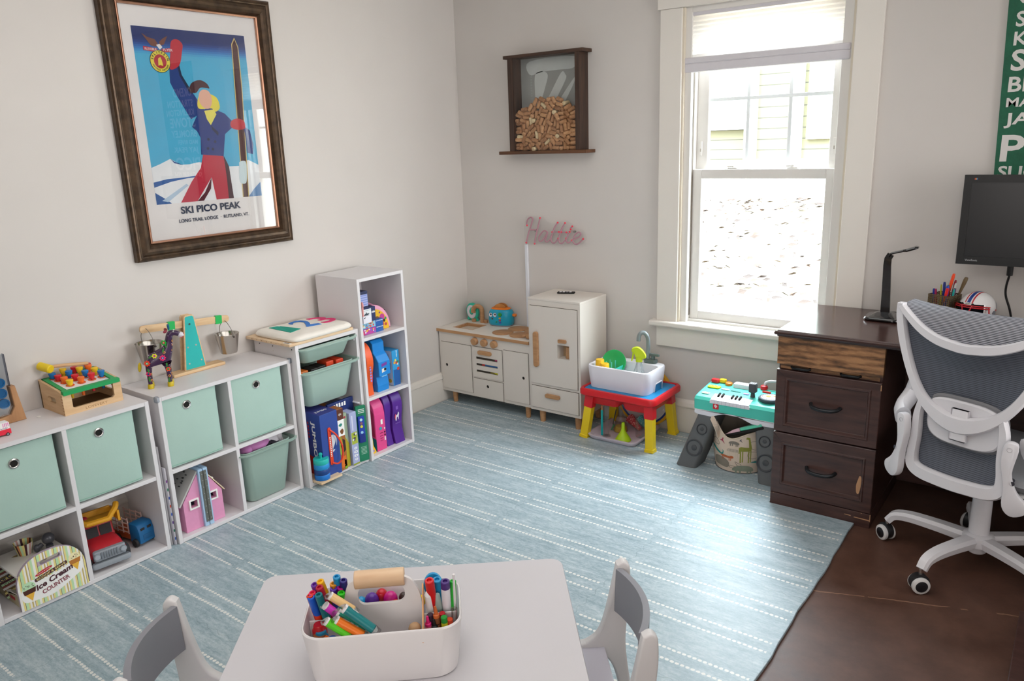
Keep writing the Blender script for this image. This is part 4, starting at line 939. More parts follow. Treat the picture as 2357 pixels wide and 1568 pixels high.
m = MB(t); m.lathe([(.006, .100), (.006, .112), (.0088, .116), (.0088, .122), (.005, .126), (0, .1265)], B4, C0, 16); m.build('knob')
def d1(m):
    m.flat([(-1.535, .20), (-1.512, .235), (-1.494, .23), (-1.484, .20), (-1.488, .165), (-1.494, .09), (-1.535, .08)], mat('#b8231d', .5), RX(0, 0, .1908)); m.flat([(-1.53, .235), (-1.51, .255), (-1.495, .24), (-1.50, .228), (-1.53, .225)], mat('#27407e', .5), RX(0, 0, .1911))
    for y, z in ((-1.4935, .214), (-1.4925, .194)): m.flat(circ(y, z, .0085, 14), WHT, RX(0, 0, .1912)); m.flat(circ(y, z, .0045, 12), DK, RX(0, 0, .1915))
    m.flat(bez2([(-1.515, .315), (-1.505, .335), (-1.495, .33), (-1.49, .31), (-1.498, .29), (-1.508, .295)], 4, True), mat('#b9461c', .5), RX(0, 0, .1911)); m.flat(circ(-1.521, .14, .022, 16, .03), mat('#d8c7a8', .5), RX(0, 0, .1911)); m.flat(circ(-1.525, .10, .014, 16), mat('#d9cf1e', .5), RX(0, 0, .1912))
carton('picture_box', 'white box with red cartoon monster behind the stacking jar', 'box', .06, .19, -1.533, -1.484, .0325, .36, '#d6d3de', deco=d1)
def d2(m):
    m.flat([(.2, .0335), (.337, .0335), (.337, .115), (.2, .145)], mat('#c41f22', .45), FY(0, 0, -1.4795))
    m.text('JUMBO', FY(.285, .22, -1.480, -90), .030, WHT, width=.175, ext=.0002, bold=.04); bars(m, FY(.252, .262, -1.4798, -90), .085, .010, 5, mat('#d0322c', .5))
    m.text('4+', FY(.315, .075, -1.480, -90), .014, WHT, width=.03, ext=.0002)
    m.flat(bez2([(-1.44, .17), (-1.415, .15), (-1.392, .19), (-1.40, .225), (-1.425, .23)], 5, True), mat('#cfd3da', .5), RX(0, 0, .3384)); m.flat([(-1.42, .16), (-1.395, .205), (-1.40, .16)], mat('#203f86', .5), RX(0, 0, .3387))
    m.flat([(.06, -1.479), (.337, -1.479), (.337, -1.377), (.06, -1.377)], mat('#3a3f86', .5), Matrix.Translation((0, 0, .3452))); m.text('JUMBO', frame((.29, -1.43, .3455), (0, 1, 0), (-1, 0, 0)), .02, WHT, width=.07, ext=.0002)
t = thing('game_box', 'big blue jumbo game box with red carry loop in the frame', 'box', (.2, -1.43, .0325))
m = MB(t); m.box(.06, .338, -1.479, -1.377, .0435 if False else .0330, .345, mat('#2b4795', .45), .0015); d2(m)
T_ = Matrix.Translation((0, 0, 0)); m.build('carton')
m = MB(t); OR_ = mat('#e8421c', .45); m.prism(rrect(-1.442, -1.424, .09, .275, .009), .3385, .342, OR_, M=YZ(), bev=.001); m.tube(bez([(.342, -1.433, .265), (.36, -1.41, .235), (.37, -1.39, .18), (.368, -1.392, .12), (.36, -1.412, .095), (.342, -1.432, .10)], 6), .0042, OR_, 8)
bars(m, RX(-1.433, .18, .3423, 90), .10, .008, 11, WHT); m.build('carry_loop')
def d3(m):
    m.flat([(-1.374, .285), (-1.334, .285), (-1.334, .338), (-1.374, .338)], mat('#5c2c16', .5), RX(0, 0, .3305)); m.flat([(-1.374, .205), (-1.334, .205), (-1.334, .285), (-1.374, .285)], WHT, RX(0, 0, .3305)); m.text('4+', RX(-1.354, .312, .3308, 0), .014, WHT, width=.018, ext=.0002)
    m.flat(bez2([(-1.368, .26), (-1.355, .268), (-1.345, .262), (-1.355, .252)], 4, True), mat('#2a8a7a', .5), RX(0, 0, .3308)); m.flat(bez2([(-1.362, .23), (-1.347, .24), (-1.34, .225), (-1.352, .212)], 4, True), mat('#7a4a22', .5), RX(0, 0, .3308))
    for c, pts in (('#9aa82a', [(-1.372, .2), (-1.36, .205), (-1.352, .17), (-1.365, .11), (-1.373, .12)]), ('#2f2016', [(-1.352, .19), (-1.338, .18), (-1.336, .13), (-1.352, .12)]), ('#dfe0d0', [(-1.366, .16), (-1.352, .165), (-1.350, .145), (-1.362, .138)]), ('#e07018', [(-1.37, .10), (-1.34, .105), (-1.338, .05), (-1.368, .045)]), ('#5a1f10', [(-1.35, .085), (-1.338, .08), (-1.34, .055), (-1.352, .06)]), ('#7fb02a', [(-1.352, .055), (-1.338, .06), (-1.336, .038), (-1.35, .036)])): m.flat(pts, mat(c, .5), RX(0, 0, .3310))
carton('puzzle_box', 'brown jungle picture puzzle box right of the jumbo box', 'box', .06, .330, -1.375, -1.333, .0325, .339, '#a5622a', 'boxes in the drawer frame', deco=d3)
def d4(m):
    m.flat([(-1.331, .035), (-1.305, .035), (-1.305, .30), (-1.331, .30)], mat('#a3b59a', .5), RX(0, 0, .3185)); m.flat([(-1.331, .035), (-1.305, .035), (-1.305, .15), (-1.331, .20)], mat('#b4a81e', .5), RX(0, 0, .3188)); m.flat(circ(-1.318, .285, .006, 12), mat('#b23a4a', .5), RX(0, 0, .3189))
carton('puzzle_box', 'thin green and yellow puzzle box beside the lavender box', 'box', .06, .318, -1.331, -1.305, .0325, .305, '#9aa88c', 'boxes in the drawer frame', deco=d4)
def d5(m):
    bars(m, RX(-1.279, .09, .3334, 90), .075, .024, 4, WHT, True); m.flat([(-1.298, .14), (-1.262, .14), (-1.262, .20), (-1.298, .20)], mat('#a9b53a', .5), RX(0, 0, .3333))
    for i in range(6): m.flat(circ(-1.28+random.uniform(-.012, .012), .17+random.uniform(-.022, .022), .006, 10), mat(random.choice(('#e4e0dc', '#6a5a6a', '#3d4438')), .5), RX(0, 0, .3336+.0002*i))
    m.flat([(-1.300, .0335), (-1.26, .0335), (-1.26, .042), (-1.300, .042)], mat('#98a02a', .5), RX(0, 0, .3334)); m.flat([(-1.29, .21), (-1.283, .21), (-1.283, .285), (-1.29, .285)], mat('#d9d9ec', .5), RX(0, 0, .3334))
carton('puzzle_box', 'pale lavender game box standing right of the jungle box', 'box', .06, .333, -1.301, -1.259, .0325, .30, '#a7aed2', 'boxes in the drawer frame', deco=d5)
carton('game_box', 'dark blue wide box standing behind the puzzle boxes', 'box', .255, .270, -1.372, -1.215, .0325, .352, '#1d2f6e', deco=lambda m: bars(m, RX(-1.30, .332, .2703), .08, .022, 5, WHT))
t = thing('learning_book', 'green board with blue electronic panel leaning at the right of the frame', 'toy', (.33, -1.215, .0125))
Mg = frame((.336, -1.247, .0125), (.02, .98, .0), (0, -.02, 1)) if False else frame((.322, -1.250, .0335), (.28, .96, 0), (0, .0, 1))
m = MB(t); m.prism(rrect(0, .052, -.002, .282, .005), -.012, 0, mat('#147a55', .45), M=Mg, bev=.001)
for i in range(3): m.box(.012, .044, .262-.008*i, .265-.008*i, 0, .0004, WHT, M=Mg)
for i in range(6): m.box(.012, .042, .035+.007*i, .0375+.007*i, 0, .0004, mat('#a8c7b6', .5), M=Mg)
m.build('board')
m = MB(t); m.prism(rrect(.004, .036, .10, .232, .003), 0, .012, mat('#1c3fa8', .4), M=Mg, bev=.001); m.prism(rrect(.006, .034, .10, .142, .003), .012, .014, mat('#142a80', .4), M=Mg); m.build('panel')
for y, c in ((.216, '#b9e0dc'), (.198, '#8a5a6a'), (.182, '#d5cf3a'), (.152, '#9fd0e8')): m = MB(t); m.prism(circ(.018, y, .007, 14), .012, .0145, mat(c, .4), M=Mg); m.build('button')
# ================================================================== things in the tall narrow shelf
def case(name, label, cat, prof, y0, y1, mt, group=None, deco=None, bev=.003, base=(.2, .03)):
    """moulded case: side profile (x, z) pushed across y"""
    m = MB(); m.prism(prof, -y1, -y0, mt, M=frame((0, 0, 0), (1, 0, 0), (0, 0, 1)), bev=bev, smooth=False)
    if deco: deco(m)
    return m.top(name, label, cat, (base[0], (y0+y1)/2, base[1]), group)
g3 = 'boxes on the top tier of the tall shelf'
def puz(z0, c1, cs, label):
    def d(m):
        m.flat([(-1.140, z0+.001), (-1.048, z0+.001), (-1.048, z0+.030), (-1.140, z0+.030)], mat(c1, .45), RX(0, 0, .2903))
        for i in range(16): m.flat(circ(random.uniform(-1.135, -1.052), z0+random.uniform(.006, .025), random.uniform(.003, .006), 8), mat(random.choice(cs), .45), RX(0, 0, .2905+.0001*i))
        bars(m, RX(-1.0205, z0+.024, .2903), .045, .004, 9, WHT)
    carton('puzzle_box', label, 'box', .06, .290, -1.142, -.996, z0, z0+.031, '#1f5aa8', g3, deco=d)
puz(.6365, '#b83f9c', ('#f2e2e8', '#f0d04a', '#e04050', '#3a8ad8', '#e8e8f0'), 'blue ended puzzle box with pink picture, lower of the pair')
puz(.6680, '#8cc4dc', ('#e05040', '#f0e8d0', '#5aa0d8', '#d8b060', '#c84858'), 'blue ended puzzle box with light blue picture, upper of the pair')
def e2(m):
    m.flat([(-1.141, .702), (-1.076, .702), (-1.076, .764), (-1.141, .764)], mat('#dfe3e6', .5), RX(0, 0, .2973)); m.flat(bez2([(-1.128, .735), (-1.112, .744), (-1.108, .752), (-1.103, .743), (-1.088, .742), (-1.098, .734), (-1.108, .729)], 3, True), mat('#33424c', .5), RX(0, 0, .2976)); bars(m, RX(-1.062, .744, .2973), .022, .01, 4, WHT)
    m.flat([(-1.14, .7565), (-1.08, .7565), (-1.08, .759), (-1.14, .759)], mat('#a9bcc0', .5), RX(0, 0, .2976))
carton('card_box', 'navy and white flash card box with a shark picture', 'box', .12, .297, -1.142, -1.048, .6995, .770, '#262f5c', g3, deco=e2)
carton('card_box', 'small white card box standing in front of the shark box', 'box', .2985, .312, -1.142, -1.09, .6995, .735, '#e6e4ec', g3, deco=lambda m: m.flat([(-1.138, .728), (-1.126, .731), (-1.134, .722)], DK, RX(0, 0, .3123)))
def e3(m):
    for i in range(5): m.flat([(-1.140, .786+.011*i), (-1.092, .786+.011*i), (-1.092, .7915+.011*i), (-1.140, .7915+.011*i)], mat('#7f90cc', .5), RX(0, 0, .2973))
    m.flat([(-1.140, .780), (-1.092, .780), (-1.092, .84), (-1.140, .84)], mat('#aab2de', .5), RX(0, 0, .2971)); m.flat([(-1.14, .838), (-1.092, .838), (-1.092, .852), (-1.14, .852)], mat('#222a4e', .5), RX(0, 0, .2975))
carton('card_box', 'lavender striped card box on top of the shark box', 'box', .12, .297, -1.142, -1.09, .7705, .853, '#23294c', g3, deco=e3)
m = MB(); m.ball((.304, -1.136, .79), (.007, .006, .016), mat('#e29a96', .6)); m.ball((.305, -1.132, .787), (.003, .0035, .010), mat('#c87070', .6)); m.cyl((.304, -1.136, .7352), (.304, -1.136, .778), .005, mat('#e29a96', .6), 10)
m.top('pink_toy', 'small pink rounded toy in front of the striped card box', 'toy', (.304, -1.136, .7352))
# pink arched toy
t = thing('toy_arch', 'pink half round toy case with yellow picture front, top tier', 'toy', (.22, -.98, .636))
PK1 = mat('#e7a0bd', .45, name='pink_plastic')
m = MB(t); Py, Pz, Rr_ = -1.04, .637, .118
def ring(x, r): return [(x, Py+r*math.cos(PI/2*k/14), Pz+1.12*r*math.sin(PI/2*k/14)) for k in range(15)]
m.prism([(Py, Pz)]+[(y, z) for _, y, z in ring(0, .118)], .14, .27, PK1, M=YZ(), bev=.012, seg=3); m.build('shell')
m = MB(t); m.prism([(Py, Pz+.003)]+[(y, z) for _, y, z in ring(0, .098)], .268, .2725, mat('#e8b41c', .5), M=YZ()); 
for c, y, z, r in (('#d65a3a', -.985, .665, .012), ('#b5403a', -.962, .66, .008), ('#c23a8a', -.985, .70, .017), ('#7a3a7a', -1.0, .725, .005), ('#2a8a5a', -.962, .69, .007), ('#6b4a30', -1.02, .69, .02), ('#2d2018', -.972, .68, .008)): m.flat(circ(y, z, r, 12), mat(c, .5), RX(0, 0, .2728))
m.build('picture')
m = MB(t); m.tube([(.205, Py+.121*math.cos(PI/2*k/14), Pz+1.12*.121*math.sin(PI/2*k/14)) for k in range(1, 14)], .002, mat('#c97a9c', .5), 6); m.ball((.235, Py+.108, Pz+.085), (.006, .004, .004), DK); m.ball((.245, Py+.117, Pz+.022), (.005, .003, .005), mat('#d8625a', .5)); m.build('zip')
# middle tier
ORG = mat('#ec5c22', .45); BLC = mat('#1684d2', .42); PKC = mat('#e2478a', .45)
zz = .3355
def pro(pts): return bez2(pts, 6)
case('play_set_case', 'orange curved play set case at the left of the middle tier', 'case', [(.12, zz)]+pro([(.305, zz), (.300, zz+.05), (.305, zz+.10), (.318, zz+.16), (.312, zz+.21), (.285, zz+.252), (.24, zz+.268)])+[(.12, zz+.268)], -1.150, -1.106, ORG, 'cases in the tall shelf', lambda m: bars(m, RX(-1.128, zz+.12, .3165, 90), .10, .012, 7, mat('#8c8ad8', .5)), base=(.2, zz))
case('play_set_case', 'pink case half hidden between the orange and blue ones', 'case', [(.12, zz)]+pro([(.262, zz), (.272, zz+.05), (.276, zz+.09), (.262, zz+.13), (.23, zz+.15)])+[(.12, zz+.15)], -1.104, -1.078, PKC, 'cases in the tall shelf', base=(.2, zz))
def e4(m): m.flat([(-1.058, zz+.13), (-1.022, zz+.135), (-1.022, zz+.15), (-1.058, zz+.145)], mat('#7a3a9a', .5), RX(0, 0, .3205)); m.flat([(-1.058, zz+.10), (-1.03, zz+.105), (-1.03, zz+.122), (-1.058, zz+.12)], mat('#e8e4dc', .5), RX(0, 0, .3205)); m.flat(circ(-1.036, zz+.114, .008, 10), DK, RX(0, 0, .3207)); bars(m, RX(-1.045, zz+.082, .3205), .035, .006, 6, mat('#9fd4ee', .5))
case('play_set_case', 'bright blue case with stepped shoulders in the middle tier', 'case', [(.12, zz), (.300, zz), (.303, zz+.03), (.297, zz+.075), (.3200, zz+.085), (.3200, zz+.155), (.300, zz+.185), (.285, zz+.20), (.285, zz+.245), (.27, zz+.258), (.12, zz+.258)], -1.076, -.999, BLC, 'cases in the tall shelf', e4, .004, base=(.2, zz))
def e5(m):
    m.flat([(-.956, zz+.001), (-.912, zz+.001), (-.912, zz+.083), (-.956, zz+.083)], mat('#15569c', .5), RX(0, 0, .2953))
    for c, y, z, r in (('#e0a03a', -.945, .12, .008), ('#c84a3a', -.932, .118, .007), ('#4a8a4a', -.922, .122, .007), ('#e8d24a', -.938, .132, .006), ('#d8d0c0', -.925, .110, .006), ('#d0402a', -.922, .085, .009)): m.flat(circ(y, zz+z, r, 10), mat(c, .5), RX(0, 0, .2956))
    bars(m, RX(-.928, zz+.165, .2953, 90), .035, .006, 6, WHT)
    m.flat([(.175, zz+.002), (.293, zz+.002), (.293, zz+.182), (.175, zz+.182)], mat('#d3d0d8', .5), FY(0, 0, -.9603)); m.flat([(.225, zz+.085), (.28, zz+.085), (.28, zz+.12), (.225, zz+.12)], mat('#5c5060', .5), FY(0, 0, -.9607)); m.flat(circ(.272, zz+.025, .011, 16), mat('#e3a92a', .5), FY(0, 0, -.9607))
    for i in range(5): m.flat([(.225, zz+.14+.006*i), (.275, zz+.14+.006*i), (.275, zz+.1425+.006*i), (.225, zz+.1425+.006*i)], mat('#a9a4b4', .5), FY(0, 0, -.9607))
carton('toy_box', 'blue and white toy carton at the right of the middle tier', 'box', .17, .295, -.960, -.910, zz, zz+.184, '#2b96cf', deco=e5)
# lower tier
zz = .0305
CRI = mat('#b52a5a', .5)
P1 = [(.10, zz)]+[(.300, zz), (.298, zz+.10)]+pro([(.297, zz+.19), (.288, zz+.23), (.262, zz+.262), (.22, zz+.275)])+[(.10, zz+.275)]
def e6(m):
    m.flat([(-1.075, zz+.135), (-1.062, zz+.135), (-1.062, zz+.16), (-1.075, zz+.16)], WHT, RX(0, 0, .2995)); m.flat(circ(-1.078, zz+.115, .009, 12), mat('#3aa0b0', .5), RX(0, 0, .2995))
    for z in (.105, .085, .07, .055, .045): m.flat([(-1.056, zz+z), (-1.048, zz+z), (-1.048, zz+z+.009), (-1.056, zz+z+.009)], random.choice((DK, WHT)), RX(0, 0, .2998))
    for z in (.09, .075, .062, .05): bars(m, RX(-1.075, zz+z, .2995), .022, .006, 4, mat('#a02458', .5))
    m.flat([(.16, zz+.001), (.299, zz+.001), (.298, zz+.065), (.16, zz+.095)], mat('#147a90', .5), FY(0, 0, -1.1113)); m.flat([(.16, zz+.105), (.29, zz+.075), (.29, zz+.20), (.24, zz+.25), (.16, zz+.25)], CRI, FY(0, 0, -1.1111)); bars(m, FY(.27, zz+.16, -1.1115, -90), .08, .006, 9, mat('#d8628a', .5))
case('play_set_case', 'hot pink upright case with barcode in the lowest tier', 'case', P1, -1.111, -1.042, PKC, 'cases in the tall shelf', e6, .004, base=(.2, zz))
VIO = mat('#53208c', .42, name='violet')
P2 = [(.10, zz)]+pro([(.306, zz), (.299, zz+.03), (.290, zz+.08), (.292, zz+.13), (.300, zz+.18), (.298, zz+.225), (.280, zz+.26), (.25, zz+.275)])+[(.10, zz+.275)]
P3 = [(x-.012 if x > .12 else x, z) for x, z in P2]
def e7(m): m.flat([(.17, zz+.001), (.291, zz+.001), (.280, zz+.07), (.276, zz+.095), (.17, zz+.095)], mat('#2f9a78', .5), FY(0, 0, -1.0333)); m.flat([(.20, zz+.14), (.235, zz+.14), (.235, zz+.21), (.20, zz+.21)], mat('#6a7a5a', .5), FY(0, 0, -1.0333))
case('play_set_case', 'violet case with green corner beside the pink one', 'case', P3, -1.033, -.988, VIO, 'cases in the tall shelf', e7, .004, base=(.2, zz))
def e8(m):
    m.flat(bez2([(-.972, zz+.125), (-.967, zz+.148), (-.957, zz+.152), (-.95, zz+.165), (-.945, zz+.155), (-.949, zz+.14), (-.95, zz+.122), (-.955, zz+.138), (-.962, zz+.138), (-.966, zz+.122)], 3, True), mat('#e9e2ec', .5), RX(0, 0, .3002)); m.flat(bez2([(-.976, zz+.145), (-.969, zz+.158), (-.965, zz+.15), (-.972, zz+.128)], 3, True), mat('#d8567a', .5), RX(0, 0, .3000)); m.flat([(-.966, zz+.18), (-.95, zz+.18), (-.95, zz+.198), (-.966, zz+.198)], mat('#7a4fae', .5), RX(0, 0, .3012)); bars(m, RX(-.955, zz+.105, .2965), .035, .005, 6, mat('#8a66b8', .5))
case('play_set_case', 'violet case with white unicorn print at the right of the lowest tier', 'case', P2, -.985, -.918, VIO, 'cases in the tall shelf', e8, .004, base=(.2, zz))
m = MB(); m.prism(bez2([(-1.160, .031), (-1.118, .031), (-1.132, .07), (-1.135, .10), (-1.140, .125), (-1.152, .13), (-1.162, .10)], 5, True), .285, .30, mat('#f0bd1e', .5), M=YZ(), bev=.003); m.flat(circ(-1.137, .045, .006, 10), mat('#9a7ac0', .5), RX(0, 0, .3005))
m.top('toy_cutout', 'yellow shaped toy piece at the left of the lowest tier', 'toy', (.29, -1.14, .031))
# dark thing on the floor behind the tall shelf
t = thing('toy_microphone', 'dark grey and red toy handle lying on the mat by the tall shelf', 'toy', (.12, -.80, .012))
m = MB(t); m.cyl((.05, -.86, .036), (.195, -.792, .036), .022, mat('#3a3839', .6), 20, bev=.004); m.build('body')
m = MB(t); m.cyl((.06, -.853, .0505), (.175, -.8, .0505), .0125, mat('#9a3a52', .5), 14); m.build('stripe')
# ================================================================== framed ski poster on the left wall
t = thing('framed_poster', 'bronze framed ski poster behind glass on the left wall', 'picture', (.0, -1.66, 1.6))
BRZ = NT('bronze_frame'); _n = BRZ.noise(5, 4, sx=(1, 6, 6)); BRZ.color(BRZ.ramp(_n, [(.3, '#3a2c20'), (.7, '#5a4634')])); BRZ.set(Roughness=.34, Metallic=.55); BRZ = BRZ.m
y0, y1, z0, z1 = -2.037, -1.281, 1.105, 2.150
m = MB(t); ring_ = [(.002, y0, z0), (.002, y1, z0), (.002, y1, z1), (.002, y0, z1)]
def mould(prof, mt):
    """mitred moulding: profile (inset, height off wall)"""
    n = len(prof); vs = []
    for cy, cz_, sy, sz in ((y0, z0, 1, 1), (y1, z0, -1, 1), (y1, z1, -1, -1), (y0, z1, 1, -1)):
        vs += [(.002+h, cy+sy*i, cz_+sz*i) for i, h in prof]
    fs = [[k*n+i, ((k+1) % 4)*n+i, ((k+1) % 4)*n+i+1, k*n+i+1] for k in range(4) for i in range(n-1)]
    m.add(vs, fs, mt, False)
mould([(0, 0), (0, .026), (.006, .033), (.012, .034), (.016, .031), (.020, .030), (.028, .037), (.038, .041), (.048, .040), (.057, .034), (.063, .024), (.066, .020)], BRZ)
m.build('frame')
m = MB(t); mould([(.066, .020), (.067, .0235), (.070, .0245), (.0745, .0225), (.0755, .013)], metal('#b98a72', .35, 'copper_lip')); m.build('inner_lip')
m = MB(t); P = YZ((.012, 0, 0)); m.flat([(y0+.05, z0+.05), (y1-.05, z0+.05), (y1-.05, z1-.05), (y0+.05, z1-.05)], mat('#ece8e6', .8, var=.01), P); m.build('mount_board')
m = MB(t); ay0, ay1, az0, az1 = -1.916, -1.416, 1.323, 2.0
k_ = [0]
def A(pts, c, smooth=0):
    """print one flat colour shape; u across, v up"""
    k_[0] += 1
    q = [(ay0+.5*u, az0+(az1-az0)*v) for u, v in pts]
    m.flat(bez2(q, 5, True) if smooth else q, mat(c, .75, var=.03, scale=40), YZ((.0122+.00004*k_[0], 0, 0)))
skyc = ['#4fb3d8', '#4fb3d8', '#46a6d4', '#3a92cc', '#2f7cc0', '#2866b0', '#20509c', '#1c3f86', '#1a3576', '#193070']
A([(0, 0), (1, 0), (1, 1), (0, 1)], skyc[0])
for i in range(1, 10): v = .84+.016*i if i < 9 else .99; A([(0, .83+.012*i), (1, .83+.012*i), (1, 1), (0, 1)], skyc[i])
A([(0, 0), (1, 0), (1, .20), (.9, .235), (.8, .20), (.62, .20), (.5, .225), (.42, .235), (.33, .225), (.25, .225), (.17, .262), (.08, .235), (0, .215)], '#eef0f2')
A([(.17, .262), (.2, .245), (.26, .228), (.28, .222), (.2, .235)], '#274a8c')
A([(0, .13), (.12, .145), (.3, .15), (.42, .158), (.42, .148), (.3, .143), (.15, .128), (0, .10)], '#2a62a8'); A([(0, 0), (.13, 0), (.08, .03), (0, .07)], '#2c5fa0'); A([(.86, 0), (1, 0), (1, .09), (.93, .05)], '#6f97c4'); A([(.05, .02), (.28, .11), (.3, .10), (.1, .01)], '#b9cfe2')
# a plain skier: flat shapes
A([(.21, .0), (.36, .0), (.52, .14), (.54, .0), (.70, .0), (.70, .12), (.67, .2), (.655, .27), (.47, .285), (.43, .2), (.33, .12)], '#c22a44')
A([(.52, .14), (.5, .07), (.42, .0), (.36, .0), (.44, .05)], '#5a1c2c'); A([(.66, .27), (.70, .2), (.71, .0), (.66, .0), (.665, .12)], '#43182a')
A([(.45, .28), (.66, .265), (.70, .40), (.78, .44), (.79, .475), (.72, .525), (.58, .565), (.47, .525), (.42, .47), (.40, .445), (.44, .42), (.465, .38)], '#1f3a84')
A([(.40, .49), (.48, .52), (.54, .54), (.45, .64), (.37, .745), (.34, .80), (.27, .78), (.26, .70), (.30, .63)], '#1f3a84')
A([(.45, .64), (.37, .745), (.36, .80), (.34, .80), (.35, .74), (.42, .64)], '#131f4a')
A([(.275, .775), (.36, .80), (.40, .88), (.41, .92), (.37, .945), (.315, .93), (.295, .86)], '#c22a3c', 1)
A([(.48, .555), (.50, .63), (.57, .645), (.66, .62), (.68, .56), (.63, .535), (.6, .555)], '#e8d94a', 1)
A([(.495, .60), (.505, .645), (.545, .665), (.595, .655), (.615, .61), (.595, .565), (.56, .552), (.52, .565)], '#e6b49c', 1)
A([(.42, .655), (.445, .70), (.52, .72), (.58, .705), (.605, .675), (.575, .675), (.52, .675), (.475, .645)], '#4a1f2a', 1)
A([(.53, .54), (.62, .55), (.64, .52), (.575, .455), (.545, .49)], '#e9e068'); A([(.575, .455), (.64, .41), (.63, .39), (.58, .43)], '#131f4a')
for u, v in ((.535, .37), (.595, .355), (.52, .315), (.565, .31)): A([(u+.012*math.cos(a), v+.009*math.sin(a)) for a in [PI*q/5 for q in range(10)]], '#131f4a')
A([(.80, .0), (.865, .0), (.90, .40), (.925, .70), (.93, .93), (.90, .985), (.865, .945), (.84, .6), (.82, .3)], '#d9c27a'); A([(.808, .0), (.857, .0), (.892, .40), (.917, .70), (.922, .93), (.9, .975), (.872, .94), (.848, .6), (.828, .3)], '#4a1c26')
A([(.89, .45), (.95, .42), (.97, .33), (.955, .27), (.90, .28), (.90, .36)], '#1f3a84'); A([(.77, .475), (.83, .495), (.90, .48), (.905, .435), (.83, .425), (.77, .44)], '#c8293c', 1); A([(.79, .10), (.80, .20), (.81, .225), (.87, .225), (.87, .16), (.85, .09)], '#cfe0e4', 1)
# maker's emblem: wings, banner, round badge
A([(.075, .965), (.12, .945), (.18, .935), (.205, .905), (.18, .895), (.14, .90)], '#7a4a3c'); A([(.29, .96), (.25, .945), (.215, .925), (.21, .90), (.25, .91)], '#7a4a3c'); A([(.185, .905), (.215, .912), (.235, .895), (.21, .88)], '#e9e6e4')
A([(.075, .895), (.19, .885), (.19, .865), (.075, .872)], '#c22a44'); A([(.225, .885), (.325, .895), (.325, .872), (.225, .865)], '#c22a44')
A([(.2+.085*math.cos(a), .815+.063*math.sin(a)) for a in [2*PI*q/32 for q in range(32)]], '#1a2440'); A([(.2+.081*math.cos(a), .815+.060*math.sin(a)) for a in [2*PI*q/32 for q in range(32)]], '#e8d94a'); A([(.2+.052*math.cos(a), .815+.039*math.sin(a)) for a in [2*PI*q/32 for q in range(32)]], '#b52a3c'); A([(.18, .79), (.195, .795), (.22, .79), (.215, .82), (.205, .84), (.185, .83)], '#e8d94a')
X = .0122+.00004*80
tx = lambda s_, u, v, h, w, c, r=0: m.text(s_, YZ((X, ay0+.5*u, az0+(az1-az0)*v)) @ Matrix.Rotation(r, 4, 'Z'), h, mat(c, .75), width=w, ext=.0001, bold=.02)
tx('FLEXIBLE', .133, .880, .009, .048, '#f2e6e6'); tx('FLYER', .276, .881, .009, .040, '#f2e6e6')
for i, ch in enumerate('SPLITKEIN'):
    a = math.radians(165-150*i/8); tx(ch, .2+.067*math.cos(a), .815+.0495*math.sin(a), .009, None, '#1a2440', a-PI/2)
for i, ch in enumerate('OSTBYE PATENT'):
    a = math.radians(205+130*i/12); tx(ch, .2+.067*math.cos(a), .815+.0495*math.sin(a), .006, None, '#1a2440', a+PI/2)
m.text('SKI PICO PEAK', YZ((X, -1.675, 1.292)), .030, mat('#20304e', .75), width=.285, ext=.0001, bold=.035); m.text('LONG TRAIL LODGE  ·  RUTLAND, VT.', YZ((X, -1.664, 1.248)), .0165, mat('#20304e', .75), width=.335, ext=.0001, bold=.02)
m.build('print')
m = MB(t); m.box(.0165, .0175, y0+.068, y1-.068, z0+.068, z1-.068, clear('#ffffff', .27, .0, 'picture_glass')); m.build('glass')

# ================================================================== cork collector on the back wall
t = thing('cork_box', 'rustic dark wood shadow box with glass front holding wine corks', 'shadow box', (.66, -.04, 1.45))
DW = wood('#35231a', '#543a2a', .6, 'x', 5, 9, 'dark_wood_x'); DWZ = wood('#2c1d16', '#4c3426', .6, 'z', 5, 9, 'dark_wood_z')
m = MB(t); m.box(.404, .903, -.090, 0, 1.945, 1.962, DW, .001); m.build('top_board')
m = MB(t); m.box(.357, .920, -.092, 0, 1.450, 1.467, wood('#4a2e1c', '#6e4629', .6, 'x', 5, 9, 'warm_wood'), .001); m.build('bottom_board')
for x0, x1 in ((.430, .461), (.8535, .880)): m = MB(t); m.box(x0, x1, -.088, 0, 1.467, 1.945, DWZ, .0015); m.build('post')
m = MB(t); B_ = mat('#9a9c98', .45, var=.14, scale=9); m.box(.461, .8535, -.006, -.002, 1.467, 1.945, B_)
Lg = mat('#c6cbc8', .5, var=.10, scale=12)
for pts in ([(.52, 1.93), (.80, 1.935), (.80, 1.88), (.70, 1.875), (.60, 1.872), (.52, 1.862)], [(.555, 1.86), (.60, 1.875), (.635, 1.855), (.62, 1.80), (.59, 1.73), (.56, 1.70), (.55, 1.78)], [(.72, 1.86), (.745, 1.85), (.745, 1.82), (.66, 1.70), (.61, 1.70), (.65, 1.76)], [(.80, 1.83), (.79, 1.79), (.72, 1.69), (.69, 1.70)]): m.flat(bez2(pts, 5, True), Lg, XZ((0, -.0062, 0)))
for i in range(9): m.flat([(.522, 1.855-.014*i), (.533, 1.855-.014*i), (.533, 1.847-.014*i), (.522, 1.847-.014*i)], mat('#a3a8a5', .5), XZ((0, -.0062, 0)))
m.build('back_board')
m = MB(t); m.box(.461, .8535, -.083, -.081, 1.467, 1.945, clear('#fefefe', .05, .03, 'box_glass')); m.build('glass')
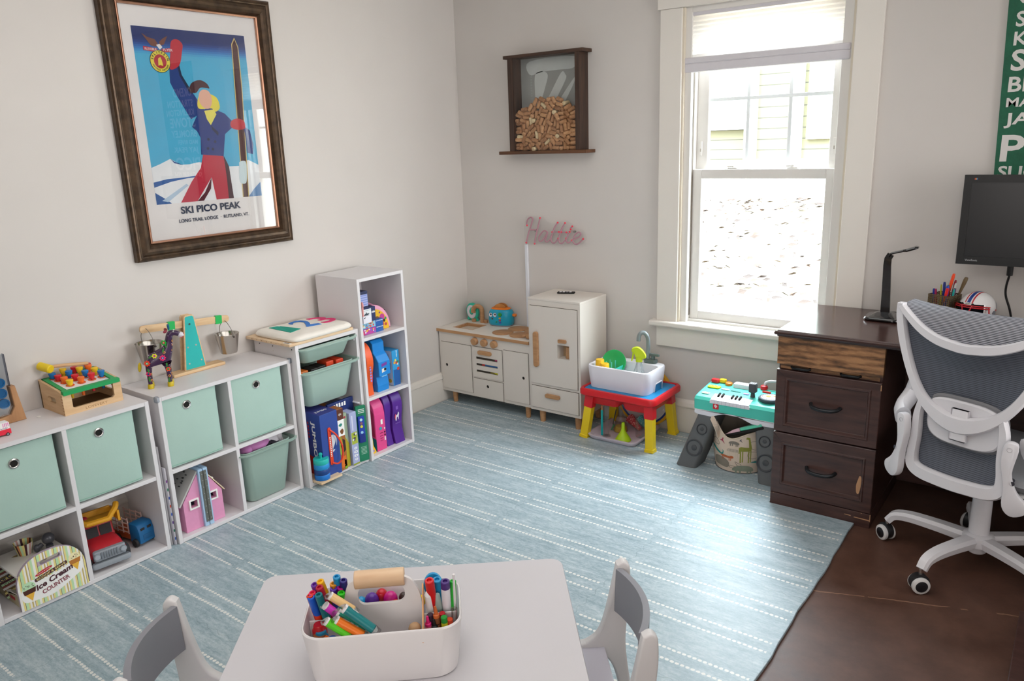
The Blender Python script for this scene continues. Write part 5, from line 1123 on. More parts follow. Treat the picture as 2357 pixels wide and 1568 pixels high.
CORKS = [(0.516,1.5267,1.12,1),(0.5257,1.4788,0.24,1),(0.7697,1.6102,0.27,1),(0.7445,1.7231,2.79,1),(0.5181,1.5591,0.67,0),(0.6459,1.6974,2.49,1),(0.5242,1.6827,0.07,1),(0.5304,1.6411,3.03,1),(0.7668,1.6757,2.83,0),(0.4833,1.5845,0.07,1),(0.6401,1.7273,2.71,1),(0.645,1.5483,0.65,1),(0.6294,1.6187,1.09,1),(0.6776,1.571,1.22,1),(0.7654,1.542,2.66,1),(0.7999,1.5881,1.85,1),(0.5875,1.5202,2.77,1),(0.712,1.6624,3.09,0),(0.7312,1.636,2.29,1),(0.6022,1.4882,2.05,1),(0.4826,1.525,3.06,1),(0.8318,1.5209,0.02,1),(0.5732,1.6487,2.9,0),(0.6167,1.5054,2.19,0),(0.8316,1.4772,0.02,1),(0.7005,1.6317,1.29,1),(0.6348,1.5768,1.52,1),(0.7541,1.6534,3.11,1),(0.483,1.4982,0.0,1),(0.7326,1.5415,2.34,0),(0.5017,1.6633,2.68,1),(0.5218,1.5018,0.38,1),(0.704,1.5095,2.27,1),(0.8315,1.5025,0.01,1),(0.5476,1.5207,2.75,1),(0.7182,1.5249,2.37,1),(0.5832,1.5757,0.6,1),(0.8165,1.6716,0.46,1),(0.7418,1.5018,0.12,1),(0.5672,1.5445,0.6,1),(0.7938,1.6503,2.36,1),(0.7781,1.7036,1.46,0),(0.7983,1.6844,0.47,1),(0.7751,1.4887,1.7,1),(0.6487,1.6478,2.96,1),(0.833,1.6527,0.32,1),(0.7995,1.4797,1.92,0),(0.5378,1.6069,1.46,1),(0.7935,1.5094,2.32,1),(0.6131,1.7038,1.17,1),(0.6801,1.7283,0.62,0),(0.547,1.5542,0.73,1),(0.6879,1.4885,1.77,1),(0.5798,1.4784,2.08,0),(0.7937,1.5539,0.18,1),(0.4836,1.6511,2.7,1),(0.6802,1.5385,2.98,1),(0.6241,1.6733,1.19,1),(0.6839,1.6056,2.5,1),(0.5736,1.5028,0.57,0),(0.5441,1.6614,3.12,1),(0.7096,1.5759,2.82,1),(0.737,1.5963,1.4,1),(0.7346,1.6789,2.86,1),(0.781,1.5833,1.91,1),(0.5817,1.6251,0.67,0),(0.7582,1.5745,1.93,1),(0.5555,1.4886,1.86,1),(0.8315,1.5459,3.14,1),(0.7099,1.7198,2.31,1),(0.6806,1.6438,1.24,1),(0.8329,1.5897,3.02,1),(0.755,1.4782,3.0,0),(0.7401,1.5637,0.72,0),(0.5144,1.5897,1.47,1),(0.5813,1.6797,0.91,1),(0.4837,1.5672,0.09,1),(0.5607,1.6212,1.6,1),(0.4724,1.6285,3.13,0),(0.8089,1.6152,2.57,1),(0.5346,1.5746,3.13,0),(0.6007,1.6123,0.9,1),(0.6568,1.6684,3.01,1),(0.8007,1.5334,0.18,0),(0.832,1.5651,3.09,1),(0.7694,1.6333,0.19,1),(0.5628,1.6924,0.93,1),(0.6531,1.6143,1.06,1),(0.7213,1.4784,3.03,1),(0.4893,1.5408,3.12,1),(0.7466,1.6984,2.88,1),(0.617,1.6408,2.28,0),(0.6846,1.6813,2.42,1),(0.7159,1.6074,1.37,1),(0.704,1.5556,2.91,1),(0.6978,1.7,2.37,1),(0.6587,1.4827,0.52,1),(0.5101,1.6234,2.74,1),(0.6675,1.7089,0.09,0),(0.4833,1.6108,0.12,1),(0.6452,1.5228,0.46,1),(0.6662,1.5116,0.61,1),(0.8319,1.633,0.11,1),(0.6167,1.5392,1.51,1),(0.4837,1.4813,0.02,1),(0.6585,1.5852,1.11,1),(0.5641,1.5902,0.55,1),(0.7558,1.5195,2.81,1),(0.6117,1.582,1.61,1),(0.5971,1.6539,1.45,1),(0.8414,1.6092,2.3,0),(0.6327,1.488,1.01,1),(0.5949,1.7193,1.04,1),(0.5964,1.5497,1.55,1)]
CORKS2 = [(0.8082,1.5885,0.35,0),(0.5993,1.5742,1.7,1),(0.638,1.621,0.37,1),(0.7449,1.606,0.01,1),(0.7319,1.489,1.47,1),(0.8413,1.5893,3.08,0),(0.817,1.6355,1.42,1),(0.7989,1.5022,0.37,0),(0.4837,1.5985,0.23,1),(0.6166,1.6364,0.04,0),(0.6199,1.5909,2.14,1),(0.5011,1.4791,3.05,0),(0.4837,1.5762,0.22,1),(0.782,1.631,0.04,1),(0.8319,1.5017,3.07,1),(0.7756,1.4792,0.34,0),(0.5551,1.6144,2.65,1),(0.7055,1.5412,3.07,1),(0.6007,1.489,1.4,1),(0.7088,1.4897,1.45,1),(0.5656,1.516,0.94,1),(0.7852,1.5868,0.17,0),(0.8313,1.5677,2.99,1),(0.8316,1.546,3.0,1),(0.7724,1.5112,2.08,1),(0.7993,1.5354,1.48,1),(0.7355,1.552,1.74,1),(0.6511,1.6019,0.37,1),(0.7885,1.5641,0.29,1),(0.5231,1.6196,3.05,0),(0.5856,1.6483,2.59,1),(0.6812,1.6156,2.04,1),(0.6323,1.561,0.12,1),(0.743,1.6502,0.02,1),(0.548,1.4875,2.18,1),(0.4737,1.6193,0.48,0),(0.5262,1.5745,0.2,1),(0.8311,1.523,3.04,1),(0.5273,1.6421,3.03,1),(0.5657,1.5872,2.92,1),(0.5693,1.6322,2.62,1),(0.691,1.5204,3.11,1),(0.7597,1.5744,1.24,1),(0.5252,1.5974,0.23,1),(0.8313,1.4789,3.09,1),(0.7383,1.6277,0.02,1),(0.5777,1.4897,1.38,1),(0.5209,1.5161,2.99,1),(0.6873,1.4891,1.42,1),(0.6525,1.6462,2.81,1),(0.5561,1.566,0.47,0),(0.5231,1.4878,2.1,1),(0.7529,1.4895,1.5,1),(0.6972,1.5862,0.22,0),(0.7981,1.48,0.42,0),(0.5536,1.537,0.83,1),(0.7342,1.5203,0.03,1),(0.4934,1.6304,2.31,1),(0.4896,1.5101,2.2,1),(0.5315,1.5457,1.0,1),(0.7685,1.5411,2.98,1),(0.6751,1.6617,0.37,0),(0.6711,1.5519,1.88,1),(0.6535,1.4786,0.02,1),(0.7005,1.5639,3.07,1),(0.5819,1.5522,1.85,1),(0.7297,1.5836,0.04,1),(0.4759,1.4889,1.91,1),(0.607,1.5423,1.41,0),(0.4794,1.5461,0.92,1),(0.5038,1.5434,0.97,1),(0.8328,1.6103,0.62,1),(0.6545,1.5324,1.92,1),(0.7866,1.6533,0.04,1),(0.6569,1.502,0.07,1),(0.6332,1.529,1.87,1),(0.7884,1.6088,0.04,1),(0.6643,1.5837,0.32,1),(0.6201,1.6633,0.47,1),(0.6997,1.6448,0.1,1),(0.6224,1.4896,1.41,1),(0.6027,1.5201,3.08,1),(0.7073,1.6132,2.02,1),(0.5946,1.6115,0.75,1)]
CK = [wood(a, b, .9, 'z', 60, 1.5, 'cork') for a, b in (('#9c6f4c', '#c0936a'), ('#8d6142', '#b5875f'), ('#a87850', '#cfa379'))]; CKP = wood('#cdb68e', '#e2d0a8', .9, 'z', 60, 1.5, 'pale_cork')
proto = {}
def cork(x, y, z, a, lying, kind):
    d = Vector((math.cos(a), 0, math.sin(a))) if lying else Vector((math.sin(a)*.25, 1, .15)); d.normalize()
    if lying: d = (d+Vector((0, .28*math.sin(7*x+5*z), 0))).normalized()
    if kind not in proto:
        mb = MB(); mb.lathe([(.0095, -.0205), (.0108, -.019), (.0112, -.010), (.0109, 0), (.0112, .012), (.0108, .019), (.0095, .0205)], CKP if kind == 3 else CK[kind], None, 14); me = mb.build('wine_cork'); proto[kind] = me.data; bpy.data.objects.remove(me)
    o = bpy.data.objects.new('wine_cork', proto[kind]); COL.objects.link(o); o.matrix_world = zto((x, y, z), d)
    tag(o, 'pale cream wine cork among the darker corks in the wall box' if kind == 3 else 'brown wine cork heaped behind the glass of the wall box', 'cork', group='pale corks in the wall box' if kind == 3 else 'brown corks in the wall box')
for i, (x, z, a, l) in enumerate(CORKS): cork(x, -.0655+(.004 if i % 2 else -.003) if l else -.055, z, a, l, 3 if i % 12 == 5 else random.choice((0, 1, 1, 2, 0)))
for i, (x, z, a, l) in enumerate(CORKS2): cork(x, -.034, z, a, l, random.choice((0, 1, 1)))

# ================================================================== neon name sign with its cable cover
NE = {'H1': [(0.485, 1.058), (0.482, 1.071), (0.493, 1.093), (0.512, 1.104), (0.525, 1.096), (0.518, 1.072), (0.502, 1.034), (0.49, 1.004), (0.48, 0.973), (0.476, 0.96)], 'H2': [(0.575, 1.102), (0.563, 1.062), (0.55, 1.021), (0.54, 0.987), (0.534, 0.957)], 'H3': [(0.5, 1.034), (0.548, 1.035)], 'a': [(0.624, 1.024), (0.602, 1.033), (0.579, 1.015), (0.564, 0.992), (0.569, 0.972), (0.587, 0.978), (0.608, 1.001), (0.624, 1.024), (0.612, 0.994), (0.607, 0.977), (0.616, 0.97), (0.629, 0.977), (0.641, 0.988), (0.652, 1.011)], 't1': [(0.692, 1.08), (0.669, 1.05), (0.655, 1.015), (0.645, 0.985), (0.654, 0.969), (0.665, 0.966), (0.68, 0.977), (0.694, 0.994)], 't2': [(0.74, 1.08), (0.717, 1.046), (0.703, 1.013), (0.697, 0.985), (0.706, 0.968), (0.719, 0.968), (0.737, 0.984), (0.746, 0.997)], 'b1': [(0.655, 1.027), (0.699, 1.029)], 'b2': [(0.716, 1.029), (0.748, 1.029)], 'i': [(0.769, 1.033), (0.755, 1.01), (0.746, 0.986), (0.754, 0.973), (0.767, 0.976), (0.782, 0.988)], 'dot': [(0.776, 1.047), (0.775, 1.054), (0.786, 1.063)], 'e': [(0.782, 0.988), (0.81, 1.0), (0.831, 1.01), (0.84, 1.026), (0.825, 1.033), (0.804, 1.019), (0.791, 0.995), (0.788, 0.981), (0.805, 0.967), (0.824, 0.972), (0.841, 0.985), (0.854, 0.998)], 'plate': [(0.47, 1.104), (0.517, 1.11), (0.586, 1.109), (0.61, 1.084), (0.643, 1.074), (0.672, 1.077), (0.696, 1.087), (0.746, 1.089), (0.777, 1.074), (0.813, 1.052), (0.848, 1.044), (0.869, 1.006), (0.86, 0.984), (0.824, 0.963), (0.728, 0.961), (0.618, 0.964), (0.555, 0.955), (0.465, 0.951), (0.456, 1.002)]}
t = thing('neon_sign', 'unlit pink neon name sign on a clear backing above the play kitchen', 'sign', (.66, -.02, .95))
m = MB(t); m.prism(bez2(NE['plate'], 4, True)[::-1], .006, .010, clear('#fdfdfd', .035, .08, 'acrylic_sheet'), M=XZ((0, -.004, 0))); m.build('backing_plate')
TUBE = mat('#b98a96', .3, name='neon_tube'); TIP = mat('#ef3f55', .35)
for k, pts in NE.items():
    if k == 'plate': continue
    m = MB(t); P3 = [(x, -.024, z) for x, z in pts]; m.tube(bez(P3, 6) if len(P3) > 2 else P3, .0042, TUBE, 8)
    for e in (P3[0], P3[-1]):
        if k not in ('H3', 'a', 'e') or (k == 'e' and e == P3[-1]): m.ball(e, .0056, TIP, nu=10, nv=6)
    m.build('neon_tube')
for x, z in ((.535, 1.028), (.79, 1.033)): m = MB(t); m.cyl((x, 0, z), (x, -.017, z), .006, metal('#a9a6a3', .3), 14); m.build('standoff')
m = MB(); m.box(.454, .474, -.013, 0, .19, .948, mat('#e3e5ec', .4), .003); m.top('cable_cover', 'thin white vertical cable cover running down from the neon sign', 'cable cover', (.464, -.006, .19))

# ================================================================== play kitchen
KC = mat('#dcd4cb', .5, var=.02, scale=4, name='kitchen_paint'); KT = mat('#e4ddd4', .45, var=.02, scale=4); KW = wood('#a97a52', '#c3966a', .55, 'x', 8, 8, 'kitchen_wood'); GAP = mat('#4a4038', .8)
t = thing('play_kitchen', 'cream wooden toy kitchen with stove rings in the corner', 'play kitchen', (.34, -.15, .012))
kf = -.290
m = MB(t); m.box(.008, .668, kf, -.012, .081, .446, KC, .0015)
m.build('body')
sk = [(.080, -.236), (.222, -.236), (.222, -.108), (.080, -.108)]
m = MB(t); m.curve2d([[(.002, -.302), (.670, -.302), (.670, -.012), (.002, -.012)], sk[::-1]], .0092, KT, Matrix.Translation((0, 0, .4560))); m.curve2d([[(.0015, -.3025), (.6705, -.3025), (.6705, -.011), (.0015, -.011)], [(.003, -.301), (.003, -.0125), (.669, -.0125), (.669, -.301)]], .0085, KW, Matrix.Translation((0, 0, .4555)))
m.curve2d([[(.076, -.240), (.226, -.240), (.226, -.104), (.076, -.104)], sk[::-1]], .0003, KW, Matrix.Translation((0, 0, .4655))); m.build('worktop')
m = MB(t); m.box(.076, .226, -.24, -.104, .4462, .4472, mat('#cfc2b2', .6))
for a in ((.080, .082, -.236, -.108), (.220, .222, -.236, -.108), (.08, .222, -.11, -.108)): m.box(a[0], a[1], a[2], a[3], .447, .464, KW)
m.build('sink')
for x, y in ((.423, -.204), (.452, -.092), (.547, -.208), (.572, -.098)): m = MB(t); m.lathe([(0, 0), (.060, 0), (.061, .001), (.061, .004), (.059, .005), (0, .005)], KW, Matrix.Translation((x, y, .4653)), 36); m.build('stove_ring')
m = MB(t); m.tube(bez([(.160, -.062, .465), (.160, -.062, .52), (.158, -.062, .548), (.142, -.068, .564), (.122, -.074, .563), (.108, -.078, .548), (.105, -.080, .525)], 8), .0135, KW, 16); m.build('faucet')
for x, y in ((.098, -.066), (.186, -.060)): m = MB(t); m.cyl((x, y, .465), (x, y, .484), .0135, KW, 20, bev=.002); m.build('tap_knob')
def door(name, x0, x1, z0, z1, hole=None, dep=.0045, slots=()):
    m = MB(t); m.box(x0-.0022, x1+.0022, kf-.0006, kf, z0-.0022, z1+.0022, GAP)
    ol = [(x0, z0), (x1, z0), (x1, z1), (x0, z1)]; hs = [rrect(a, b, c, d, .001, 2)[::-1] for a, b, c, d in slots]
    if hole: hs.append(circ(hole[0], hole[1], .0092, 20)[::-1])
    m.curve2d([ol]+hs, dep/2, KC, XZ((0, kf-.0007-dep/2, 0)))
    if hole: m.flat(circ(hole[0], hole[1], .0095, 20), DK, XZ((0, kf-.0009, 0)))
    for a, b, c, d in slots: m.flat([(a, c), (b, c), (b, d), (a, d)], mat('#3a3128', .8), XZ((0, kf-.0009, 0)))
    return m.build(name)
door('door', .026, .252, .101, .385, (.062, .246)); door('door', .490, .659, .101, .392, (.624, .249))
od = door('oven_door', .266, .478, .206, .386, None, slots=((.290, .446, .314, .328), (.290, .446, .276, .289), (.290, .446, .237, .250)))
door('drawer', .266, .478, .086, .195, (.368, .157))
m = MB(t)
for z, x0, x1, c in ((.318, .425, .444, '#b03060'), (.279, .33, .352, '#c22a2a'), (.279, .352, .444, '#1f5f9c'), (.240, .39, .42, '#8a7a2a'), (.240, .415, .444, '#d8cc2a')): m.flat([(x0, z), (x1, z), (x1, z+.008), (x0, z+.008)], mat(c, .5), XZ((0, kf-.0011, 0)))
q = m.build('oven_contents'); q.parent = od
hd = MB(t); hd.prism(rrect(.310, .408, .345, .369, .0118), .0, .012, KW, M=XZ((0, kf-.0052, 0)), bev=.002); q = hd.build('handle'); q.parent = od
for x in (.288, .357, .428): m = MB(t); m.cyl((x, kf, .419), (x, kf-.022, .4165), .022, KW, 24, .0205, bev=.002); m.build('knob')
def leg(x, y, h=.081, r=.0165): m = MB(t); m.lathe([(0, .0125), (r*.8, .0125), (r*.82, .015), (r, h), (0, h)], KW, Matrix.Translation((x, y, 0)), 18); m.build('leg')
for x in (.090, .628):
    for y in (-.262, -.05): leg(x, y)
m = MB(); m.lathe([(0, .4708), (.024, .4708), (.026, .475), (.026, .500), (.023, .503), (0, .503)], KW, Matrix.Translation((.640, -.243, 0)), 20); m.cyl((.622, -.258, .484), (.606, -.272, .482), .008, KW, 12)
m.top('toy_pot', 'small wooden pot on the front right stove ring by the fridge', 'pot', (.645, -.235, .4653))
# play fridge
t = thing('play_fridge', 'cream wooden toy fridge with long wood handle beside the kitchen', 'play fridge', (.835, -.15, .012))
kf = -.298
m = MB(t)
dp = (.8585, .9325, .3985, .4735)
m.curve2d([[(.672, .082), (.998, .082), (.998, .710), (.672, .710)], [(dp[0], dp[2]), (dp[0], dp[3]), (dp[1], dp[3]), (dp[1], dp[2])]], .03, KC, XZ((0, kf+.031, 0)))
m.box(.672, .998, kf+.061, -.03, .082, .710, KC, .0); m.box(.671, .999, kf-.001, -.029, .700, .712, KC, .002); m.build('body')
door_t = t
m = MB(t); m.box(.684, .983, kf-.0006, kf, .238, .672, GAP) if False else None
gx = [[(.6838, .2378), (.9832, .2378), (.9832, .6722), (.6838, .6722)], [(dp[0], dp[2]), (dp[0], dp[3]), (dp[1], dp[3]), (dp[1], dp[2])]]
m.curve2d(gx, .0003, GAP, XZ((0, kf-.0003, 0)))
m.curve2d([[(.686, .240), (.981, .240), (.981, .670), (.686, .670)], [(dp[0], dp[2]), (dp[0], dp[3]), (dp[1], dp[3]), (dp[1], dp[2])]], .0022, KC, XZ((0, kf-.003, 0))); od = m.build('door')
h = MB(t); h.prism(rrect(.7105, .7405, .335, .531, .0145), 0, .016, KW, M=XZ((0, kf-.0052, 0)), bev=.003); q = h.build('handle'); q.parent = od
h = MB(t); h.prism(rrect(.868, .918, .487, .5055, .006), 0, .012, KW, M=XZ((0, kf-.0052, 0)), bev=.002); q = h.build('dispenser_button'); q.parent = od
h = MB(t); h.box(dp[0], dp[1], kf+.055, kf+.058, dp[2], dp[3], mat('#b99b78', .6)); h.box(.900, .932, kf+.01, kf+.05, dp[2], .463, KW, .004); q = h.build('dispenser'); q.parent = od
m = MB(t); m.box(.6838, .9872, kf-.0006, kf, .0978, .2252, GAP); m.box(.686, .985, kf-.005, kf-.0007, .100, .223, KC, .001); od = m.build('drawer')
h = MB(t); h.prism(rrect(.778, .872, .168, .191, .0112), 0, .012, KW, M=XZ((0, kf-.0052, 0)), bev=.002); q = h.build('handle'); q.parent = od
for x in (.732, .962):
    for y in (-.268, -.06): leg(x, y, .082, .0185)
m = MB(); m.rbox(-.048, .048, -.017, .017, 0, .007, DK, .004, .002, M=Matrix.Translation((.800, -.118, .7125)) @ Matrix.Rotation(.42, 4, 'Z'))
for x, c in ((-.03, '#d8d8dc'), (-.012, '#e8e8ea'), (.006, '#8a8a90'), (.024, '#e8e8ea')): m.box(x-.006, x+.006, -.008, .008, .0071, .0082, mat(c, .5), .0, M=Matrix.Translation((.800, -.118, .7125)) @ Matrix.Rotation(.42, 4, 'Z'))
m.top('remote_control', 'small black remote control lying on top of the toy fridge', 'remote', (.8, -.118, .7125))

# toaster toy
t = thing('toy_toaster', 'turquoise toy toaster with round eyes and orange slot top', 'toy toaster', (.285, -.060, .4652))
Mt = Matrix.Translation((.303, -.058, .4652)) @ Matrix.Rotation(math.radians(12), 4, 'Z'); TQ = mat('#13a3c4', .3, name='turquoise_plastic')
def se(sx, sy, z, e=2.6, n=36): return [(sx*math.copysign(abs(math.cos(a))**(2/e), math.cos(a)), sy*math.copysign(abs(math.sin(a))**(2/e), math.sin(a)), z) for a in [2*PI*k/n for k in range(n)]]
def loft(m, rings, mt, M): n = len(rings[0]); m.add([p for r in rings for p in r], [[i*n+j, i*n+(j+1) % n, (i+1)*n+(j+1) % n, (i+1)*n+j] for i in range(len(rings)-1) for j in range(n)]+[list(range(n))[::-1], [(len(rings)-1)*n+j for j in range(n)]], mt, True, M)
m = MB(t); loft(m, [se(.070, .042, .006), se(.0755, .0465, .012), se(.0775, .048, .035), se(.0765, .047, .065), se(.072, .044, .085), se(.062, .037, .098), se(.058, .034, .100)], TQ, Mt); m.build('body')
m = MB(t); loft(m, [se(.066, .040, 0), se(.071, .043, .004), se(.071, .043, .011)], mat('#8d8f98', .4), Mt); m.build('base')
OT = mat('#e87c1d', .45)
m = MB(t); loft(m, [se(.059, .035, .098), se(.060, .036, .102), se(.056, .032, .107), se(.05, .028, .108)], OT, Mt); m.build('top_rim')
m = MB(t); TO = wood('#a8642a', '#c98a45', .7, 'x', 10, 4, 'toast')
for y in (-.014, .012): m.prism([(-.036, .095)]+[(.036*math.cos(a), .110+.022*math.sin(a)) for a in [PI-PI*k/12 for k in range(13)]]+[(.036, .095)][::1], -.005, .005, TO, M=Mt @ XZ((0, y, 0)), bev=.001)
m.build('toast_slice')
m = MB(t); m.rbox(.0735, .098, -.010, .010, .058, .073, OT, .005, .003, M=Mt); m.build('lever')
m = MB(t); Ft = Mt @ XZ((0, -.0478, 0))
for x in (-.047, -.020): m.lathe([(0, .0022), (.0095, .0015), (.0105, -.002)], mat('#efe9f2', .3), Ft @ Matrix.Translation((x, .070, 0)), 16, cap=False, sy=1.2); m.lathe([(0, .0032), (.0055, .0026), (.006, .001)], DK, Ft @ Matrix.Translation((x+.002, .074, 0)), 12, cap=False); m.lathe([(0, .0042), (.0018, .0036)], WHT, Ft @ Matrix.Translation((x+.004, .077, 0)), 8, cap=False)
m.prism([(-.043, .052), (-.031, .050), (-.035, .042), (-.037, .0405)], -.001, .0014, mat('#6b3a26', .5), M=Ft); m.build('face')
for x, z, r, c, q in ((.013, .073, .0125, '#2f9a3a', 1), (.012, .052, .008, '#f1a52a', .6), (.012, .038, .008, '#c8243a', .6), (.013, .025, .008, '#5a3fae', .6), (-.010, .029, .0055, '#2f8a3a', .8)): m = MB(t); m.lathe([(0, .004), (r*.8, .0035), (r, -.002)], mat(c, .35), Ft @ Matrix.Translation((x, z, 0)), 18, cap=False, sy=q); m.build('button')
# toy clock / scale
t = thing('toy_dial', 'mint green and white round toy dial on feet behind the wooden tap', 'toy', (.085, -.035, .465))
Md = XZ((.073, -.045, .522)) @ Matrix.Rotation(math.radians(-10), 4, 'Y'); MG = mat('#2fbfa0', .4)
m = MB(t); m.lathe([(0, -.010), (.050, -.010), (.053, -.006), (.053, .006), (.050, .009), (.041, .010), (0, .010)], MG, Md, 40); m.build('body')
m = MB(t); m.curve2d([circ(0, 0, .041, 40), circ(0, 0, .019, 28)[::-1]], .001, mat('#ece6ee', .5), Md @ Matrix.Translation((0, 0, .0108)))
for k in range(36): a = 2*PI*k/36; m.box(.0355, .039, -.0005, .0005, .0118, .0121, mat('#6a7a9a', .5), M=Md @ Matrix.Rotation(a, 4, 'Z'))
m.build('dial_face')
m = MB(t); m.prism([(.017*math.cos(a), .017*math.sin(a)) for a in [math.radians(130+280*k/20) for k in range(21)]]+[(0, .030)], .009, .014, MG, M=Md, bev=.001); m.build('pointer')
for s in (-1, 1): m = MB(t); m.prism([(s*.022, -.050), (s*.040, -.036), (s*.048, -.052), (s*.034, -.0565)][::s], -.008, .008, MG, M=Md, bev=.002); m.build('foot')
# ================================================================== activity table with toy sink
TRD = mat('#d41a24', .38, var=.03, name='red_table'); TYE = mat('#eccb14', .42, var=.03, name='yellow_legs'); TBL = mat('#1c86bd', .4, name='blue_lid')
t = thing('activity_table', 'red toddler table with blue lid and yellow legs under the toy sink', 'table', (1.24, -.21, .012))
m = MB(t); m.rbox(1.028, 1.458, -.378, -.048, .247, .285, TRD, .035, .008, hollow=.022, floor=.03); m.build('rim')
m = MB(t); m.rbox(1.049, 1.437, -.357, -.069, .272, .282, TBL, .025, .002); m.build('lid')
m = MB(t); m.rbox(1.062, 1.250, -.352, -.074, .200, .262, TRD, .025, .006, taper=.012); m.rbox(1.258, 1.428, -.352, -.074, .198, .262, TRD, .025, .006, taper=.012); m.build('basin')
for (tx_, ty_), (fx_, fy_) in (((1.086, -.335), (1.049, -.345)), ((1.420, -.340), (1.431, -.352)), ((1.395, -.085), (1.420, -.070)), ((1.09, -.085), (1.062, -.068))):
    d = Vector((fx_-tx_, fy_-ty_, -.243))
    m = MB(t); a = Vector((tx_, ty_, .255)); p = a+d*.30; m.sweep([a, p], [(-.0235, -.021), (.0235, -.021), (.0235, .021), (-.0235, .021)], TRD, up=(0, 1, 0)); m.build('leg_socket')
    m = MB(t); e = a+d; m.sweep([a+d*.28, a+d*.5, a+d*.93, a+d*.94, e], [(-.0215, -.018), (-.018, -.0195), (.018, -.0195), (.0215, -.018), (.0215, .018), (-.0215, .018)], TYE, up=(0, 1, 0), scale=[1, .98, .95, 1.1, 1.12]); m.build('leg')
# toy sink
t = thing('toy_sink', 'white plastic toy sink standing on the blue lid', 'toy sink', (1.22, -.22, .2825))
SW = mat('#e6e3ea', .35, var=.02, name='white_plastic')
m = MB(t)
for (z0, z1, d0, d1, r0) in ((.2828, .398, .014, 0, .04),):
    def rg(d, z, r, x0=1.046, x1=1.404, y0=-.334, y1=-.108): return [(x, y, z) for x, y in rrect(x0+d, x1-d, y0+d, y1-d, r, 6)]
    def rin(d, z, r): return [(x, y, z) for x, y in rrect(1.066+d, 1.384-d, -.314+d, -.166-d, r, 6)]
    R_ = [rg(.014, .2828, .035), rg(.006, .34, .04), rg(.002, .392, .042), rg(.004, .398, .042), rin(-.006, .400, .03), rin(0, .397, .028), rin(.010, .334, .025)]
    n = len(R_[0]); m.add([p for r in R_ for p in r], [[i*n+j, i*n+(j+1) % n, (i+1)*n+(j+1) % n, (i+1)*n+j] for i in range(len(R_)-1) for j in range(n)]+[[(len(R_)-1)*n+j for j in range(n)]], SW, True)
m.sweep([(1.3905, -.242, .2835), (1.3935, -.238, .318), (1.3945, -.232, .325), (1.3955, -.17, .325), (1.3955, -.164, .318), (1.393, -.162, .2835)], [(-.002, -.004), (.002, -.004), (.002, .004), (-.002, .004)], SW, up=(1, 0, 0)); m.flat([(-.238, .2832), (-.166, .2832), (-.168, .320), (-.236, .320)], mat('#1a6f9c', .5), YZ((1.3965, 0, 0)))
m.build('basin')
FG = mat('#63716f', .35, .2)
m = MB(t); m.rbox(1.286, 1.352, -.155, -.115, .398, .419, FG, .012, .003); m.build('faucet_base')
m = MB(t); m.tube(bez([(1.302, -.132, .418), (1.302, -.132, .48), (1.300, -.133, .525), (1.288, -.140, .552), (1.272, -.150, .555), (1.262, -.157, .538), (1.260, -.159, .512)], 8), [.0105]*49 if False else .0105, mat('#8f999c', .3, .3), 14); m.build('faucet')
m = MB(t); m.cyl((1.332, -.135, .418), (1.332, -.135, .438), .010, FG, 16); m.rbox(1.312, 1.366, -.142, -.128, .437, .449, FG, .006, .002); m.build('tap_handle')
# rack with dishes
TL2 = mat('#2fb7a4', .4); TL3 = mat('#5fd0c4', .4)
m = MB(); m.rbox(1.080, 1.200, -.300, -.180, .3345, .389, TL2, .012, .002, taper=.004, hollow=.003)
for x in (1.10, 1.13, 1.16): 
    for y in (-.26, -.22): m.cyl((x, y, .336), (x, y, .41), .0032, TL3, 8)
m.top('dish_rack', 'turquoise toy dish rack inside the white sink', 'dish rack', (1.13, -.24, .3125))
m = MB(); Mp = zto((1.150, -.212, .400), (.30, -.92, .25)); m.lathe([(0, -.002), (.038, -.002), (.048, .004), (.061, .008), (.0625, .0095), (.061, .011), (.047, .007), (.037, .002), (0, .002)], mat('#27b866', .4), Mp, 36, cap=False); m.top('toy_plate', 'green toy plate standing upright in the dish rack', 'plate', (1.15, -.212, .32))
for x, y, lab in ((1.105, -.282, 'yellow toy cup in the dish rack, taller left one'), (1.142, -.296, 'yellow toy cup in the dish rack, lower right one')):
    m = MB(); h = .425 if x < 1.12 else .411; m.lathe([(.0235, .36), (.024, .362), (.0215, h-.003), (.0195, h), (0, h)], mat('#f0bd1d', .4), Matrix.Translation((x, y, 0)), 24, cap=False); m.top('toy_cup', lab, 'cup', (x, y, .335), 'yellow toy cups')
t = thing('spray_bottle', 'clear spray bottle with lime green trigger head standing in the sink', 'spray bottle', (1.318, -.265, .3125)); C_ = (1.318, -.262)
LIME = mat('#c8dc1a', .4)
m = MB(t); m.lathe([(0, .3348), (.034, .3348), (.037, .339), (.0365, .35), (.026, .388), (.0145, .425), (.013, .44), (0, .44)], clear('#f8fafa', .3, .06, 'bottle_plastic'), Matrix.Translation((*C_, 0)), 28, cap=False); m.build('bottle')
m = MB(t); m.cyl((*C_, .438), (*C_, .458), .0165, LIME, 24); m.build('collar')
Ms = Matrix.Translation((C_[0], C_[1], .455)) @ Matrix.Rotation(math.radians(200), 4, 'Z') @ XZ()
m = MB(t); m.prism(bez2([(-.028, .0), (.012, .002), (.026, .030), (.036, .034), (.034, .05), (.012, .058), (-.006, .052), (-.022, .036), (-.034, .014)], 4, True), -.011, .011, LIME, M=Ms, bev=.003); m.build('spray_head')
m = MB(t); m.prism(bez2([(.024, .033), (.032, .034), (.034, .012), (.039, -.012), (.033, -.014), (.027, .008)], 3, True), -.006, .006, LIME, M=Ms, bev=.0015); m.build('trigger')
